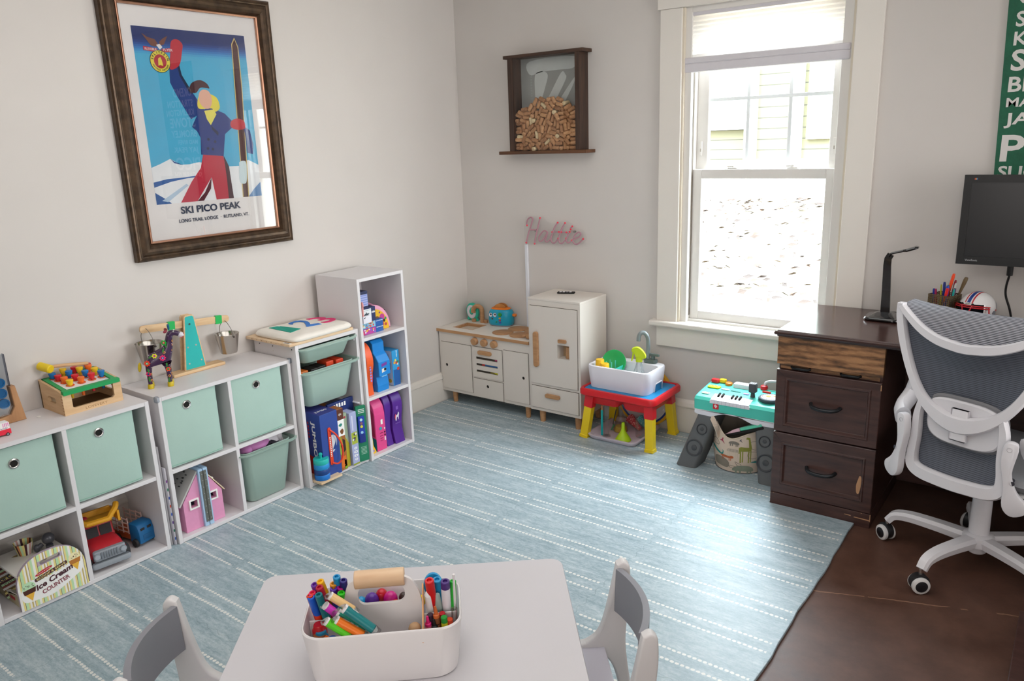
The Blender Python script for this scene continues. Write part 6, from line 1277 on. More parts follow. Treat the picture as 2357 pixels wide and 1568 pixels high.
# tray and things below
TR = mat('#d5cbd6', .4, var=.02); t = None
m = MB(); 
def rt(d, z, r): return [(x, y, z) for x, y in rrect(1.062+d, 1.350-d, -.366+d, -.052-d, r, 6)]
R_ = [rt(.016, .0125, .03), rt(.008, .020, .035), rt(.0, .034, .04), rt(.0, .037, .04), rt(.010, .037, .034), rt(.016, .024, .028), rt(.022, .018, .024)]
n = len(R_[0]); m.add([p for r in R_ for p in r], [[i*n+j, i*n+(j+1) % n, (i+1)*n+(j+1) % n, (i+1)*n+j] for i in range(len(R_)-1) for j in range(n)]+[[(len(R_)-1)*n+j for j in range(n)], list(range(n))[::-1]], TR, True)
m.top('plastic_tray', 'pale lilac plastic tray on the mat under the activity table', 'tray', (1.2, -.21, .0125))
GL = clear('#fafafa', .14, .05, 'lab_plastic'); zt = .0185
t = thing('test_tube', 'tall clear toy test tube beside a turquoise stick in the tray', 'test tube', (1.150, -.30, zt))
m = MB(t); m.lathe([(.0, .004), (.013, .004), (.0135, .008), (.0135, .185), (.0165, .187), (.0135, .189)], GL, Matrix.Translation((1.150, -.295, zt)), 20, cap=False); m.build('tube')
m = MB(t); m.lathe([(0, 0), (.024, 0), (.024, .004), (.012, .007), (0, .007)], GL, Matrix.Translation((1.150, -.295, zt)), 6); m.build('base')
m = MB(); m.box(1.120, 1.132, -.302, -.298, zt+.001, zt+.140, mat('#15aeb2', .4), .001); m.box(1.122, 1.130, -.302, -.298, zt+.14, zt+.165, mat('#c98a5a', .5), .001); m.top('paint_stick', 'turquoise tipped stick standing by the clear test tube', 'stick', (1.126, -.3, zt))
m = MB(); m.lathe([(0, .0005), (.036, .0005), (.040, .006), (.038, .03), (.018, .085), (.014, .10), (.0135, .150), (.016, .152)], GL, Matrix.Translation((1.178, -.195, zt)), 28, cap=False); m.top('toy_flask', 'clear conical toy flask in the middle of the tray', 'flask', (1.178, -.195, zt))
m = MB(); m.lathe([(.0, .001), (.034, .001), (.033, .02), (.025, .03), (0, .034)], mat('#c9a53a', .8, var=.3, scale=200, bump=.6), Matrix.Translation((1.178, -.195, zt)), 20); m.top('yellow_filling', 'yellow grains at the bottom of the conical flask', 'filling', (1.178, -.195, zt), kind='stuff')
m = MB(); m.lathe([(.041, 0), (.0415, .002), (.03, .022), (.014, .046), (.0095, .060), (.008, .095), (.007, .0955)], mat('#b6dc17', .4), Matrix.Translation((1.250, -.300, zt)), 32, cap=False)
m.top('toy_funnel', 'lime green toy funnel upside down at the front of the tray', 'funnel', (1.25, -.3, zt))
m = MB(); m.lathe([(0, .001), (.034, .001), (.035, .004), (.035, .092), (.038, .095), (.034, .094)], GL, Matrix.Translation((1.310, -.205, zt)), 26, cap=False); m.top('toy_beaker', 'clear toy beaker at the right of the tray', 'beaker', (1.31, -.205, zt))
m = MB(); m.tube([(1.155, -.222, .06), (1.145, -.235, .03)], .0042, mat('#2f7a4a', .5), 8); m.tube([(1.16, -.21, .14), (1.150, -.228, .06)], .0032, mat('#3a3a34', .5), 8); m.top('stirring_rod', 'dark stirring rod with green end leaning in the flask', 'rod', (1.15, -.23, .02))
for nm_, a, b, c, lab in (('cloth_cone', (1.190, -.118, .07), (1.270, -.150, .032), '#c64a50', 'red dotted cone toy lying in the tray'), ('cloth_cone', (1.236, -.098, .068), (1.31, -.115, .03), '#3fa3a6', 'turquoise dotted cone toy lying behind the red one')):
    m = MB(); q = NT('dotted'); w = q.n('ShaderNodeTexVoronoi'); w.inputs['Scale'].default_value = 150; q.link(q.tc(), w.inputs['Vector']); q.color(q.mix(q.math('LESS_THAN', w.outputs['Distance'], .35), rgb(c), rgb('#eab0aa' if 'c6' in c else '#9fd0cc'))); q.set(Roughness=.8)
    m.cyl(a, b, .026, q.m, 20, .011, bev=.002); m.top(nm_, lab, 'toy', (a[0], a[1], .02), 'dotted cone toys')
# toy tambourine drum leaning at the wall behind
t = thing('toy_drum', 'round yellow rimmed toy drum leaning on the wall behind the activity table', 'drum', (1.24, -.04, .0125))
Md = zto((1.24, -.040, .180), (0, -1, .05)) @ Matrix.Diagonal((1.18, 1.18, 1, 1)); 
m = MB(t); m.lathe([(.128, -.016), (.140, -.014), (.140, .014), (.128, .016)], mat('#e2a91a', .45), Md, 56, cap=False); m.lathe([(.128, -.016), (.128, .016)], mat('#e2a91a', .45), Md, 56, cap=False); m.build('hoop')
m = MB(t); m.lathe([(.1195, .0125), (.1265, .0128), (.1285, .016), (.1265, .0175), (.1195, .014)], mat('#1c3f86', .45), Md, 56, cap=False); m.build('band')
m = MB(t); m.lathe([(0, .0126), (.1205, .0128)], mat('#cfcac8', .7), Md, 56, cap=False); m.build('drum_skin')

# ================================================================== toy piano / dj table
PT = mat('#4bc8b4', .4, var=.03, name='aqua_plastic'); PW = mat('#e2e0e6', .4, var=.02); PG = mat('#5d5f60', .55, var=.05, name='speaker_grey'); PGD = mat('#45474a', .6)
t = thing('toy_piano', 'aqua toddler music table with keyboard and grey speaker legs', 'toy piano', (1.86, -.28, .012))
yf, yb = -.374, -.165
m = MB(t); prof = [(1.660, .290), (2.075, .290), (2.075, .340), (2.068, .352), (2.05, .357), (1.685, .357), (1.668, .352), (1.660, .340)]
m.prism([(yf+.004, .288), (yb, .288), (yb, .366), (yb-.03, .370), (yf+.05, .357), (yf+.012, .350), (yf, .338)], 1.660, 2.075, PT, M=YZ(), bev=.008, seg=3); m.build('body')
m = MB(t); low = [(1.664, .286)]+[(1.664, .270), (1.68, .264), (1.745, .262)]+[(1.745+.19*k/12, .262+.026*math.sin(PI*k/12)) for k in range(1, 12)]+[(1.94, .262), (2.06, .264), (2.071, .270), (2.071, .289), (1.664, .289)]
m.prism(low, -yb*1-.0, -yf, PW, M=XZ(), bev=.003); m.build('lower_shell')
SL = (.370-.357)/((yb-.03)-(yf+.05)); pz = lambda y: .3575+SL*(y-(yf+.05))
m = MB(t); m.box(1.738, 1.924, yf-.003, yf+.005, .329, .344, PW, .002); m.prism([(yf-.003, .343), (yf+.052, .356), (yf+.052, .3605), (yf-.003, .348)], 1.742, 1.920, PW, M=YZ())
for i in range(1, 10): x = 1.742+.0178*i; m.add([(x-.0005, yf-.0035, .3485), (x+.0005, yf-.0035, .3485), (x+.0005, yf+.052, .3612), (x-.0005, yf+.052, .3612)], [[0, 1, 2, 3]], mat('#a9a6b2', .5)); m.box(x-.0005, x+.0005, yf-.0033, yf-.0028, .330, .347, mat('#a9a6b2', .5))
for i, c in ((0, '#e86a8a'), (2, '#e85a5a'), (4, '#3ab0a0'), (6, '#2f8ae0'), (8, '#3a5ae0')): m.ball((1.751+.0178*i, yf+.022, .3545), (.003, .003, .0008), mat(c, .5), nu=8, nv=4)
m.build('white_keys')
for i in (0, 1, 3, 4, 5):
    x = 1.7595+.0178*(i+(.9 if i > 2 else .35)); m = MB(t); m.prism([(yf+.026, .3545), (yf+.055, .3605), (yf+.055, .3675), (yf+.030, .3625)], x-.0042, x+.0042, DK, M=YZ(), bev=.001); m.build('black_key')
m = MB(t); m.flat(rrect(1.754, 1.781, .304, .330, .003), mat('#d4202c', .5), XZ((0, yf-.0008, 0))); m.text('fp', XZ((1.7675, yf-.0012, .318)), .017, WHT, width=.014, ext=.0003, bold=.05); m.build('badge')
def onp(name, x, y, sx, sy, h, c, r=None):
    m = MB(t); M_ = Matrix.Translation((x, y, pz(y)-.001)); mm = mat(c, .4) if isinstance(c, str) else c
    if r: m.lathe([(0, 0), (sx, 0), (sx*1.05, h*.4), (sx*.95, h*.85), (sx*.7, h), (0, h)], mm, M_, 22)
    else: m.rbox(-sx, sx, -sy, sy, 0, h, mm, min(sx, sy)*.6, min(h*.3, .003), M=M_)
    return m
onp('b', 1.690, -.188, .020, .014, .016, '#e02a30').build('button'); onp('b', 1.722, -.178, .016, .014, .016, '#f2cf1c').build('button'); onp('b', 1.758, -.196, .0165, 0, .013, '#f0821c', 1).build('button')
m = onp('p', 1.708, -.250, .030, .017, .006, '#dfe01c')
for i in range(6): m.ball((1.684+.0095*i, -.25+.006*(-1)**i, pz(-.25)+.006), (.0035, .0035, .0015), mat('#f4f0a0', .5), nu=8, nv=5)
m.build('button_pad')
m = onp('d', 1.698, -.325, .019, .012, .002, '#d8d8d0'); 
for i, c in enumerate(('#2a9a5a', '#e07a2a', '#e8b44a', '#3a8a9a')): m.ball((1.685+.009*i, -.325, pz(-.325)+.0012), (.004, .007, .0008), mat(c, .5), nu=8, nv=4)
m.build('display')
onp('g', 1.765, -.255, .019, .010, .003, '#b9bcc8').build('button'); onp('s', 1.815, -.258, .024, .006, .0015, '#17635c').build('slot'); onp('u', 1.868, -.268, .014, .008, .003, '#a98ad8').build('button')
m = MB(t); m.rbox(1.785, 1.868, -.218, -.176, .362, .386, mat('#e6e6ec', .35), .008, .003); m.build('page_holder')
m = MB(t); m.cyl((1.905, -.285, pz(-.285)), (1.905, -.285, .385), .011, PGD, 14, .008); m.rbox(1.888, 1.922, -.301, -.269, .383, .424, mat('#4a4d52', .55), .008, .004)
for i in range(4): m.box(1.8905+.0075*i, 1.8955+.0075*i, -.298, -.272, .424, .4265, mat('#9a9ca0', .6))
m.build('toy_lever')
m = onp('r', 1.920, -.180, .0165, 0, .018, '#e0242c', 1); m.build('socket')
m = MB(t); m.tube(bez([(1.922, -.178, .388), (1.926, -.175, .402), (1.945, -.17, .41), (1.972, -.165, .412), (1.992, -.16, .425), (2.005, -.155, .44)], 6), .006, PW, 10); m.build('microphone_stem')
m = MB(t); m.lathe([(0, 0), (.048, 0), (.052, .004), (.052, .013), (.049, .016), (0, .016)], mat('#3c434c', .45), Matrix.Translation((1.985, -.285, pz(-.285)-.004)), 36); m.lathe([(0, .0172), (.041, .0168)], mat('#e8e6e0', .5), Matrix.Translation((1.985, -.285, pz(-.285)-.004)), 36, cap=False)
for k in range(22): a = 2*PI*k/22; m.box(.034, .0385, -.002, .002, .0175, .018, mat(random.choice(('#22304a', '#c24a3a', '#3a6aa0')), .5), M=Matrix.Translation((1.985, -.285, pz(-.285)-.0035)) @ Matrix.Rotation(a, 4, 'Z'))
for c, x, y, r in (('#e9a33a', -.010, .004, .012), ('#f4efe4', .012, -.004, .010), ('#c9803a', .014, .010, .007)): m.lathe([(0, .0185), (r, .018)], mat(c, .5), Matrix.Translation((1.985+x, -.285+y, pz(-.285)-.0035)), 14, cap=False)
m.build('turntable')
m = MB(t); m.rbox(1.925, 1.965, -.222, -.212, .362, .374, mat('#e0342c', .4), .004, .002); m.build('switch')
for s, (xa0, xa1, xb0, xb1) in ((-1, (1.678, 1.772, 1.598, 1.700)), (1, (1.945, 2.045, 1.990, 2.085))):
    m = MB(t); V_ = []
    lo = rrect(xb0, xb1, -.428, -.300, .022, 5); hi = rrect(xa0, xa1, -.372, -.205, .022, 5); n = len(lo)
    rings = [[(x, y, .0125) for x, y in lo]]+[[(x0+(x1-x0)*q, y0+(y1-y0)*q, .0125+.252*q) for (x0, y0), (x1, y1) in zip(lo, hi)] for q in (.04, .5, 1.)]
    m.add([p for r in rings for p in r], [[i*n+j, i*n+(j+1) % n, (i+1)*n+(j+1) % n, (i+1)*n+j] for i in range(3) for j in range(n)]+[list(range(n))[::-1], [3*n+j for j in range(n)]], PG, True); m.build('leg')
    for q, r in ((.74, .026), (.38, .040)):
        cx = (xb0+(xa0-xb0)*q+xb1+(xa1-xb1)*q)/2-s*.004; cy = -.428+.056*q; M_ = frame((cx, cy-.0005, .0125+.252*q), (1, 0, s*-.0), (0, .217, .976))
        m = MB(t); m.lathe([(r, -.004), (r, .003), (r*.93, .005), (r*.86, .003), (r*.80, -.0005), (r*.35, -.002), (r*.32, .002), (0, .005)], PGD, M_, 32, cap=False); m.build('speaker_cone')
# animal print basket with a toy in it
def print_mat():
    q = NT('canvas_print'); q.color(q.mix(q.noise(14, 3), rgb('#dccab8'), rgb('#d2bfac'))); q.set(Roughness=.9); q.bump(q.noise(500, 2), .2, .001); return q.m
CANV = print_mat(); BIN_IN = mat('#8c8276', .9)
t = thing('fabric_basket', 'canvas basket printed with safari animals under the music table', 'basket', (1.85, -.27, .0125))
bx, by, brx, bry = 1.852, -.262, .121, .120
def rimz(a):
    return .232-.055*math.exp(-((math.degrees(a)-262) / 34)**2)+.02*math.exp(-((math.degrees(a)-180)/40)**2)+.012*math.sin(2*a)
def bk(a, v, off=0.):
    z0 = .0135; z = z0+(rimz(a)-z0)*v; k = .93+.07*min(v*3, 1)+.03*math.sin(PI*v)+.006*math.sin(5*a+9*v)
    return (bx+(brx-off)*k*math.cos(a), by+(bry-off)*k*math.sin(a), z)
m = MB(t); m.grid(lambda u, v: bk(2*PI*u, v), 60, 14, CANV); m.lathe([(0, 0), (.93*brx, 0)], CANV, Matrix.Translation((bx, by, .0136)), 40, cap=False, sy=bry/brx); m.tube([bk(2*PI*k/60, .0) for k in range(60)], .0022, PGD, 5, closed=True); m.build('body')
m = MB(t); m.grid(lambda u, v: bk(2*PI*u, 1-v, .003), 60, 8, BIN_IN); m.tube([Vector(bk(2*PI*k/60, 1))-Vector((0, 0, .001)) for k in range(60)], .0025, CANV, 6, closed=True); m.build('lining')
for sgn in (-1,):
    m = MB(t); P_ = []
    m.sweep(bez([bk(math.radians(203), .80, -.002), (1.728, -.345, .225), (1.748, -.372, .262), (1.775, -.383, .225), bk(math.radians(238), .80, -.003)], 6), [(-.0015, -.011), (.0015, -.011), (.0015, .011), (-.0015, .011)], CANV, up=(0, .5, 1)); m.build('handle')
def slices(poly, w=.12):
    """cut an outline into narrow upright strips so it can follow the round wall"""
    def clip(P, c, s):
        out = []
        for i in range(len(P)):
            a, b = P[i-1], P[i]; ia, ib = s*(a[0]-c) >= 0, s*(b[0]-c) >= 0
            if ia != ib: t_ = (c-a[0])/(b[0]-a[0]); out.append((c, a[1]+t_*(b[1]-a[1])))
            if ib: out.append(b)
        return out
    x0 = min(p[0] for p in poly); x1 = max(p[0] for p in poly); n = max(1, int((x1-x0)/w)); res = []
    for i in range(n):
        q = clip(clip(poly, x0+(x1-x0)*i/n, 1), x0+(x1-x0)*(i+1)/n, -1)
        if len(q) > 2: res.append(q)
    return res
def animal(shape, a0, v0, sc, c, name):
    """print shape: polygons around (0,0), wrapped on the basket"""
    m = MB(t)
    for k, poly in [(i_, q_) for i_, p_ in enumerate(shape) for q_ in slices(p_)]:
        pts = []
        for x, y in poly:
            a = a0+x*sc/brx; z = v0+y*sc; v = (z-.0135)/(rimz(a)-.0135); p = Vector(bk(a, v)); nrm = Vector((math.cos(a), math.sin(a), 0)); pts.append(p+nrm*(.0014+.0001*k))
        m.add(pts, [list(range(len(pts)))], mat(c, .9, var=.1, scale=60))
    return m.build(name)
Q = lambda x0, x1, y0, y1: [(x0, y0), (x1, y0), (x1, y1), (x0, y1)]
GIR = [[(-.5, 0), (.45, .05), (.5, .35), (-.4, .4)], Q(-.42, -.32, -1.0, .1), Q(-.25, -.16, -.95, .1), Q(.22, .31, -1., .1), Q(.38, .47, -.95, .1), [(.28, .3), (.5, .3), (.36, 1.1), (.22, 1.15)], [(.0, 1.1), (.34, 1.02), (.36, 1.2), (.1, 1.25)], [(-.52, -.2), (-.44, -.2), (-.42, .35), (-.5, .35)]]
CAT = [bez2([(-1, .2), (-.6, .35), (.2, .3), (.7, .4), (.9, .25), (.8, .05), (.2, .02), (-.5, .05)], 4, True), Q(-.7, -.6, -.35, .1), Q(-.45, -.37, -.35, .1), Q(.3, .4, -.35, .1), Q(.52, .6, -.3, .1)]
HIP = [bez2([(-1, .1), (-.8, .55), (-.2, .7), (.5, .62), (.95, .3), (.9, -.2), (.6, -.4), (-.2, -.35), (-.8, -.3)], 4, True)]
RHI = [bez2([(-1, -.1), (-.8, .3), (-.2, .5), (.5, .45), (.9, .2), (.95, -.1), (.3, -.1), (-.4, -.05)], 4, True), Q(-.75, -.55, -.5, .1), Q(-.35, -.18, -.45, .1), Q(.35, .52, -.5, .1), Q(.65, .8, -.45, .1)]
CRO = [bez2([(-1.2, .2), (-.5, .35), (.4, .05), (1.0, -.15), (1.15, .1), (1.05, .25), (1.25, .1), (1.1, -.3), (.3, -.2), (-.4, .05)], 4, True)]
BIRD = [bez2([(-.6, -.3), (0, .1), (.3, .6), (.5, .3), (.4, -.1), (1, -.9), (.6, -.7), (.1, -.35)], 3, True)]
R = math.radians
animal(GIR, R(299), .125, .055, '#8f9140', 'giraffe_print'); animal(HIP, R(245), .052, .045, '#8d8578', 'hippo_print'); animal(RHI, R(275), .158, .024, '#7d766c', 'rhino_print'); animal(CAT, R(261), .085, .034, '#b8623a', 'fox_print'); animal(CRO, R(228), .108, .042, '#2f8a84', 'crocodile_print'); animal(BIRD, R(246), .165, .018, '#a8425a', 'bird_print'); animal(CRO, R(331), .065, .035, '#2f8a84', 'crocodile_print'); animal(RHI, R(296), .030, .05, '#8a9280', 'rhino_print'); animal(BIRD, R(288), .178, .010, '#3a4450', 'bird_print')
ZEB = [bez2([(-.8, .1), (-.5, .4), (.4, .45), (.75, .3), (.8, .0), (-.5, .0)], 4, True)]+[Q(x, x+.05, -.7, .1) for x in (-.6, -.4, .35, .6)]
o = animal(ZEB, R(273), .118, .035, '#cabba8', 'zebra_print')
m = MB(t); 
for i in range(9):
    x = -.62+.15*i; pts = []
    for xx, yy in ((x, .02), (x+.05, .02), (x+.07, .40), (x+.02, .40)):
        a = R(273)+xx*.035/brx; z = .118+yy*.035; v = (z-.0135)/(rimz(a)-.0135); pts.append(Vector(bk(a, v))+Vector((math.cos(a), math.sin(a), 0))*.0022)
    m.add(pts, [[0, 1, 2, 3]], mat('#8d8378', .9))
q = m.build('stripes'); q.parent = o
def loop_print(a0, v0, pts, sc):
    P_ = []
    for x, y in bez2(pts, 4, True): a = a0+x*sc/brx; z = v0+y*sc; P_.append(Vector(bk(a, (z-.0135)/(rimz(a)-.0135)))+Vector((math.cos(a), math.sin(a), 0))*.0008)
    m = MB(t); m.tube(P_, .0007, mat('#7c7368', .9), 5, closed=True); m.build('outline_print')
loop_print(R(272), .045, [(-.8, 0), (-.2, .25), (.6, .1), (.8, -.3), (.1, -.45), (-.5, -.3)], .02); loop_print(R(285), .062, [(-.6, .5), (0, .2), (.6, -.1), (.5, -.5), (-.1, -.4), (-.4, 0)], .022); loop_print(R(318), .15, [(-.8, .6), (.3, .7), (.9, .1), (.4, -.6), (-.5, -.3)], .03); loop_print(R(315), .105, [(-.5, .6), (.6, .5), (.8, -.3), (-.2, -.5), (-.8, 0)], .03); loop_print(R(228), .145, [(-.9, .3), (.2, .5), (.9, -.2), (.1, -.4), (-.7, -.3)], .03)
t = thing('toy_tablet', 'aqua, pink and black toy gadget lying tilted in the animal basket', 'toy', (1.9, -.31, .19))
Mk = frame((1.905, -.325, .222), (.90, -.10, .40), (.2, .95, -.1))
m = MB(t); m.rbox(-.105, .098, -.045, .045, -.016, -.004, DK, .01, .003, M=Mk); m.build('base')
m = MB(t); m.rbox(-.02, .097, -.043, .043, -.004, .012, mat('#5cc5a4', .4), .008, .003, M=Mk); m.build('cover')
m = MB(t); m.prism([(-.104, -.004), (-.02, -.004), (-.02, .012), (-.05, .010)], -.043, .043, mat('#d8b0bb', .45), M=Mk @ XZ(), bev=.002); m.build('slope')
m = MB(t)
for i in range(5): m.rbox(.0+.013*i, .009+.013*i, .03, .04, .012, .0155, mat('#3a8fd0', .4), .002, .001, M=Mk)
m.build('buttons')
# ================================================================== desk
ESP = NT('espresso'); _f = ESP.noise(6, 5, sx=(1, 8, 8)); ESP.color(ESP.ramp(_f, [(.3, '#2a1815'), (.7, '#432b25')])); ESP.set(Roughness=.2); ESP = ESP.m
ESPV = NT('espresso_front'); _f = ESPV.noise(6, 5, sx=(1, 8, 8)); ESPV.color(ESPV.ramp(_f, [(.3, '#38231f'), (.7, '#523731')])); ESPV.set(Roughness=.36); ESPV = ESPV.m
CHIP = mat('#b98d68', .8, var=.15, scale=60)
def grain():
    q = NT('raw_drawer'); n1 = q.noise(13, 6, sx=(.7, 1, 3.2), rough=.68)
    w = q.n('ShaderNodeTexWave', wave_type='BANDS', bands_direction='Z'); w.inputs['Scale'].default_value = 11; w.inputs['Distortion'].default_value = 9; w.inputs['Detail'].default_value = 3; w.inputs['Detail Scale'].default_value = 1.1
    mp = q.n('ShaderNodeMapping'); mp.inputs['Scale'].default_value = (.35, 1, 1.2); q.link(q.tc(), mp.inputs[0]); q.link(mp.outputs[0], w.inputs['Vector'])
    f = q.math('ADD', q.math('MULTIPLY', w.outputs['Fac'], .12), q.math('MULTIPLY', n1, .92)); q.color(q.ramp(f, [(.36, '#46301f'), (.5, '#7c5637'), (.66, '#a77a52')])); q.set(Roughness=.45); return q.m
GRAIN = grain()
t = thing('desk', 'dark espresso wooden desk with drawers by the window', 'desk', (2.9, -.3, 0))
m = MB(t); pr = [(-.006, .735), (-.006, .741), (.004, .745), (.010, .751), (.010, .757), (.006, .762)]
X0, X1, Y0, Y1 = 2.094, 3.72, -.580, -.037; vs = []
rg = [(0, .7365), (-.001, .7415), (-.008, .744), (-.010, .7485), (-.010, .754), (-.006, .758), (-.001, .7585), (.001, .762)]
for d, z in rg: vs += [(X0+d, Y0+d, z), (X1-d, Y0+d, z), (X1-d, Y1, z), (X0+d, Y1, z)]
fs = [[i*4+j, i*4+(j+1) % 4, (i+1)*4+(j+1) % 4, (i+1)*4+j] for i in range(len(rg)-1) for j in range(4)]+[[3, 2, 1, 0], [(len(rg)-1)*4+j for j in range(4)]]
m.add(vs, fs, ESP); m.build('desktop')
m = MB(t); m.box(2.100, 2.486, -.552, -.065, .0, .7365, ESPV, .001); m.box(2.097, 2.489, -.572, -.06, .0, .061, ESPV, .002)
for x0, x1, z0, z1 in ((2.392, 2.418, .0375, .0405), (2.428, 2.486, .0335, .0375), (2.106, 2.112, .0585, .0605), (2.452, 2.458, .0575, .0595)): m.add([(x0, -.5725, z0+.001), (x1, -.5725, z0-.001), (x1, -.5725, z1), (x0+.004, -.5725, z1)], [[0, 1, 2, 3]], CHIP)
m.box(2.4868, 2.4896, -.5726, -.570, .03, .06, CHIP); m.build('pedestal')
m = MB(t); m.box(3.30, 3.69, -.565, -.065, 0, .7365, ESPV, .001); m.build('pedestal')
m = MB(t); m.box(2.486, 3.30, -.08, -.065, .02, .7365, ESPV, .001); m.build('back_panel')
m = MB(t); m.box(2.097, 2.491, -.574, -.552, .622, .7362, GRAIN, .001)
m.box(2.108, 2.478, -.560, -.552, .6015, .622, GRAIN); o = m.build('drawer')
for x in (2.188, 2.375):
    m = MB(t); m.tube([(x-.036, -.562, .612), (x-.030, -.572, .610), (x+.030, -.572, .610), (x+.036, -.562, .612)], .0052, mat('#17181a', .35, .5), 10); q = m.build('handle'); q.parent = o
def drawer(z0, z1, pz0, pz1, chip):
    x0, x1, px0, px1 = 2.097, 2.489, 2.143, 2.446; yf = -.574
    def rc(a0, a1, b0, b1, y): return [(a0, y, b0), (a1, y, b0), (a1, y, b1), (a0, y, b1)]
    L = [rc(x0, x1, z0, z1, -.552), rc(x0, x1, z0, z1, yf+.002), rc(x0+.002, x1-.002, z0+.002, z1-.002, yf), rc(px0-.010, px1+.010, pz0-.010, pz1+.010, yf), rc(px0-.007, px1+.007, pz0-.007, pz1+.007, yf-.004), rc(px0-.001, px1+.001, pz0-.001, pz1+.001, yf-.003), rc(px0+.004, px1-.004, pz0+.004, pz1-.004, yf+.006), rc(px0+.006, px1-.006, pz0+.006, pz1-.006, yf+.007)]
    m = MB(t); m.add([p for r in L for p in r], [[i*4+j, i*4+(j+1) % 4, (i+1)*4+(j+1) % 4, (i+1)*4+j] for i in range(len(L)-1) for j in range(4)]+[[(len(L)-1)*4+j for j in range(4)]], ESPV)
    for k in ((x0, z1), ): m.add([(x0+.002, yf-.0004, z1-.004), (x0+.004, yf-.0004, z1-.002), (px0-.010, yf-.0004, pz1+.0095), (px0-.0095, yf-.0004, pz1+.0085)], [[0, 1, 2, 3]], mat('#1a0e0c', .5))
    if chip: m.flat(bez2([(px1-.014, pz0+.030), (px1-.006, pz0+.024), (px1+.000, pz0+.05), (px1+.001, pz0+.092), (px1-.006, pz0+.10), (px1-.010, pz0+.088), (px1-.016, pz0+.06)], 4, True), CHIP, XZ((0, yf-.0046, 0)))
    else: m.box(x1-.003, x1+.0004, yf-.0004, yf+.002, z1-.028, z1-.006, CHIP)
    o = m.build('drawer')
    cx, cz_ = 2.2925, (.470 if not chip else .197); h = MB(t)
    h.tube(bez([(cx-.056, yf+.006, cz_+.004), (cx-.046, yf-.014, cz_-.002), (cx-.02, yf-.024, cz_-.006), (cx+.02, yf-.024, cz_-.006), (cx+.046, yf-.014, cz_-.002), (cx+.056, yf+.006, cz_+.004)], 5), .0075, mat('#2b2d30', .3, .6), 12); q = h.build('handle'); q.parent = o
drawer(.336, .598, .373, .558, False); drawer(.064, .330, .116, .281, True)
# low dark plinth at the right edge of the frame
m = MB(); m.box(3.012, 3.40, -1.62, -.955, .0005, .045, ESPV, .003); m.top('floor_board', 'low dark wooden platform at the lower right edge', 'platform', (3.2, -1.3, 0))

# ---- desk lamp
t = thing('desk_lamp', 'slim glossy black desk lamp with bent head beside the window', 'lamp', (2.405, -.2, .762)); BK = mat('#0b0b0d', .12, coat=.6, name='gloss_black')
m = MB(t); m.rbox(2.335, 2.475, -.268, -.135, .7622, .776, BK, .03, .005); m.add([(2.355, -.252, .776), (2.455, -.252, .776), (2.455, -.15, .776), (2.355, -.15, .776), (2.383, -.225, .792), (2.431, -.225, .792), (2.431, -.18, .792), (2.383, -.18, .792)], [[0, 1, 5, 4], [1, 2, 6, 5], [2, 3, 7, 6], [3, 0, 4, 7], [4, 5, 6, 7]], BK)
for x in (2.362, 2.44): m.cyl((x, -.245, .776), (x, -.245, .7785), .003, metal('#d5c9a5', .2), 8)
m.build('base')
m = MB(t); m.sweep([(2.408, -.203, .785), (2.4045, -.2, .88), (2.400, -.2, .985), (2.401, -.2, 1.012), (2.410, -.2, 1.030)], [(-.0045, -.016), (.0045, -.016), (.0055, 0), (.0045, .016), (-.0045, .016)], BK, up=(1, 0, 0), scale=[1.1, 1, .9, .85, .8]); m.build('arm')
m = MB(t); m.sweep([(2.404, -.2, 1.022), (2.412, -.2, 1.034), (2.455, -.2, 1.047), (2.468, -.2, 1.050), (2.498, -.2, 1.061), (2.508, -.2, 1.063)], [(-.012, -.0045), (.012, -.0045), (.014, 0), (.012, .0045), (-.012, .0045), (-.014, 0)], BK, up=(0, 0, 1), scale=[.8, .9, .95, 1.3, 1.3, .7]); m.build('head')

# ---- mesh pencil cup with pens
t = thing('pencil_cup', 'square bronze wire mesh pencil cup on the desk', 'pencil cup', (2.605, -.13, .762))
WIRE = metal('#8f7d5e', .4, 'bronze_wire'); Mc = Matrix.Translation((2.606, -.120, .7622)) @ Matrix.Rotation(math.radians(-22), 4, 'Z')
s_ = .042; Hc = .108
m = MB(t); n = 11
for k in range(4):
    Mk_ = Mc @ Matrix.Rotation(PI/2*k, 4, 'Z')
    for i in range(n+1): x = -s_+2*s_*i/n; m.box(x-.0015, x+.0015, -s_-.0007, -s_+.0007, 0, Hc, WIRE, M=Mk_)
    for i in range(15): z = Hc*i/14; m.box(-s_, s_, -s_-.0009, -s_+.0009, max(0, z-.0013), z+.0013, WIRE, M=Mk_)
m.box(-s_, s_, -s_, s_, .0003, .0016, WIRE, M=Mc); m.build('mesh')
m = MB(t)
for k in range(4): m.box(-s_-.0015, s_+.0015, -s_-.0018, -s_+.0012, Hc-.003, Hc+.001, WIRE, M=Mc @ Matrix.Rotation(PI/2*k, 4, 'Z'))
m.build('rim')
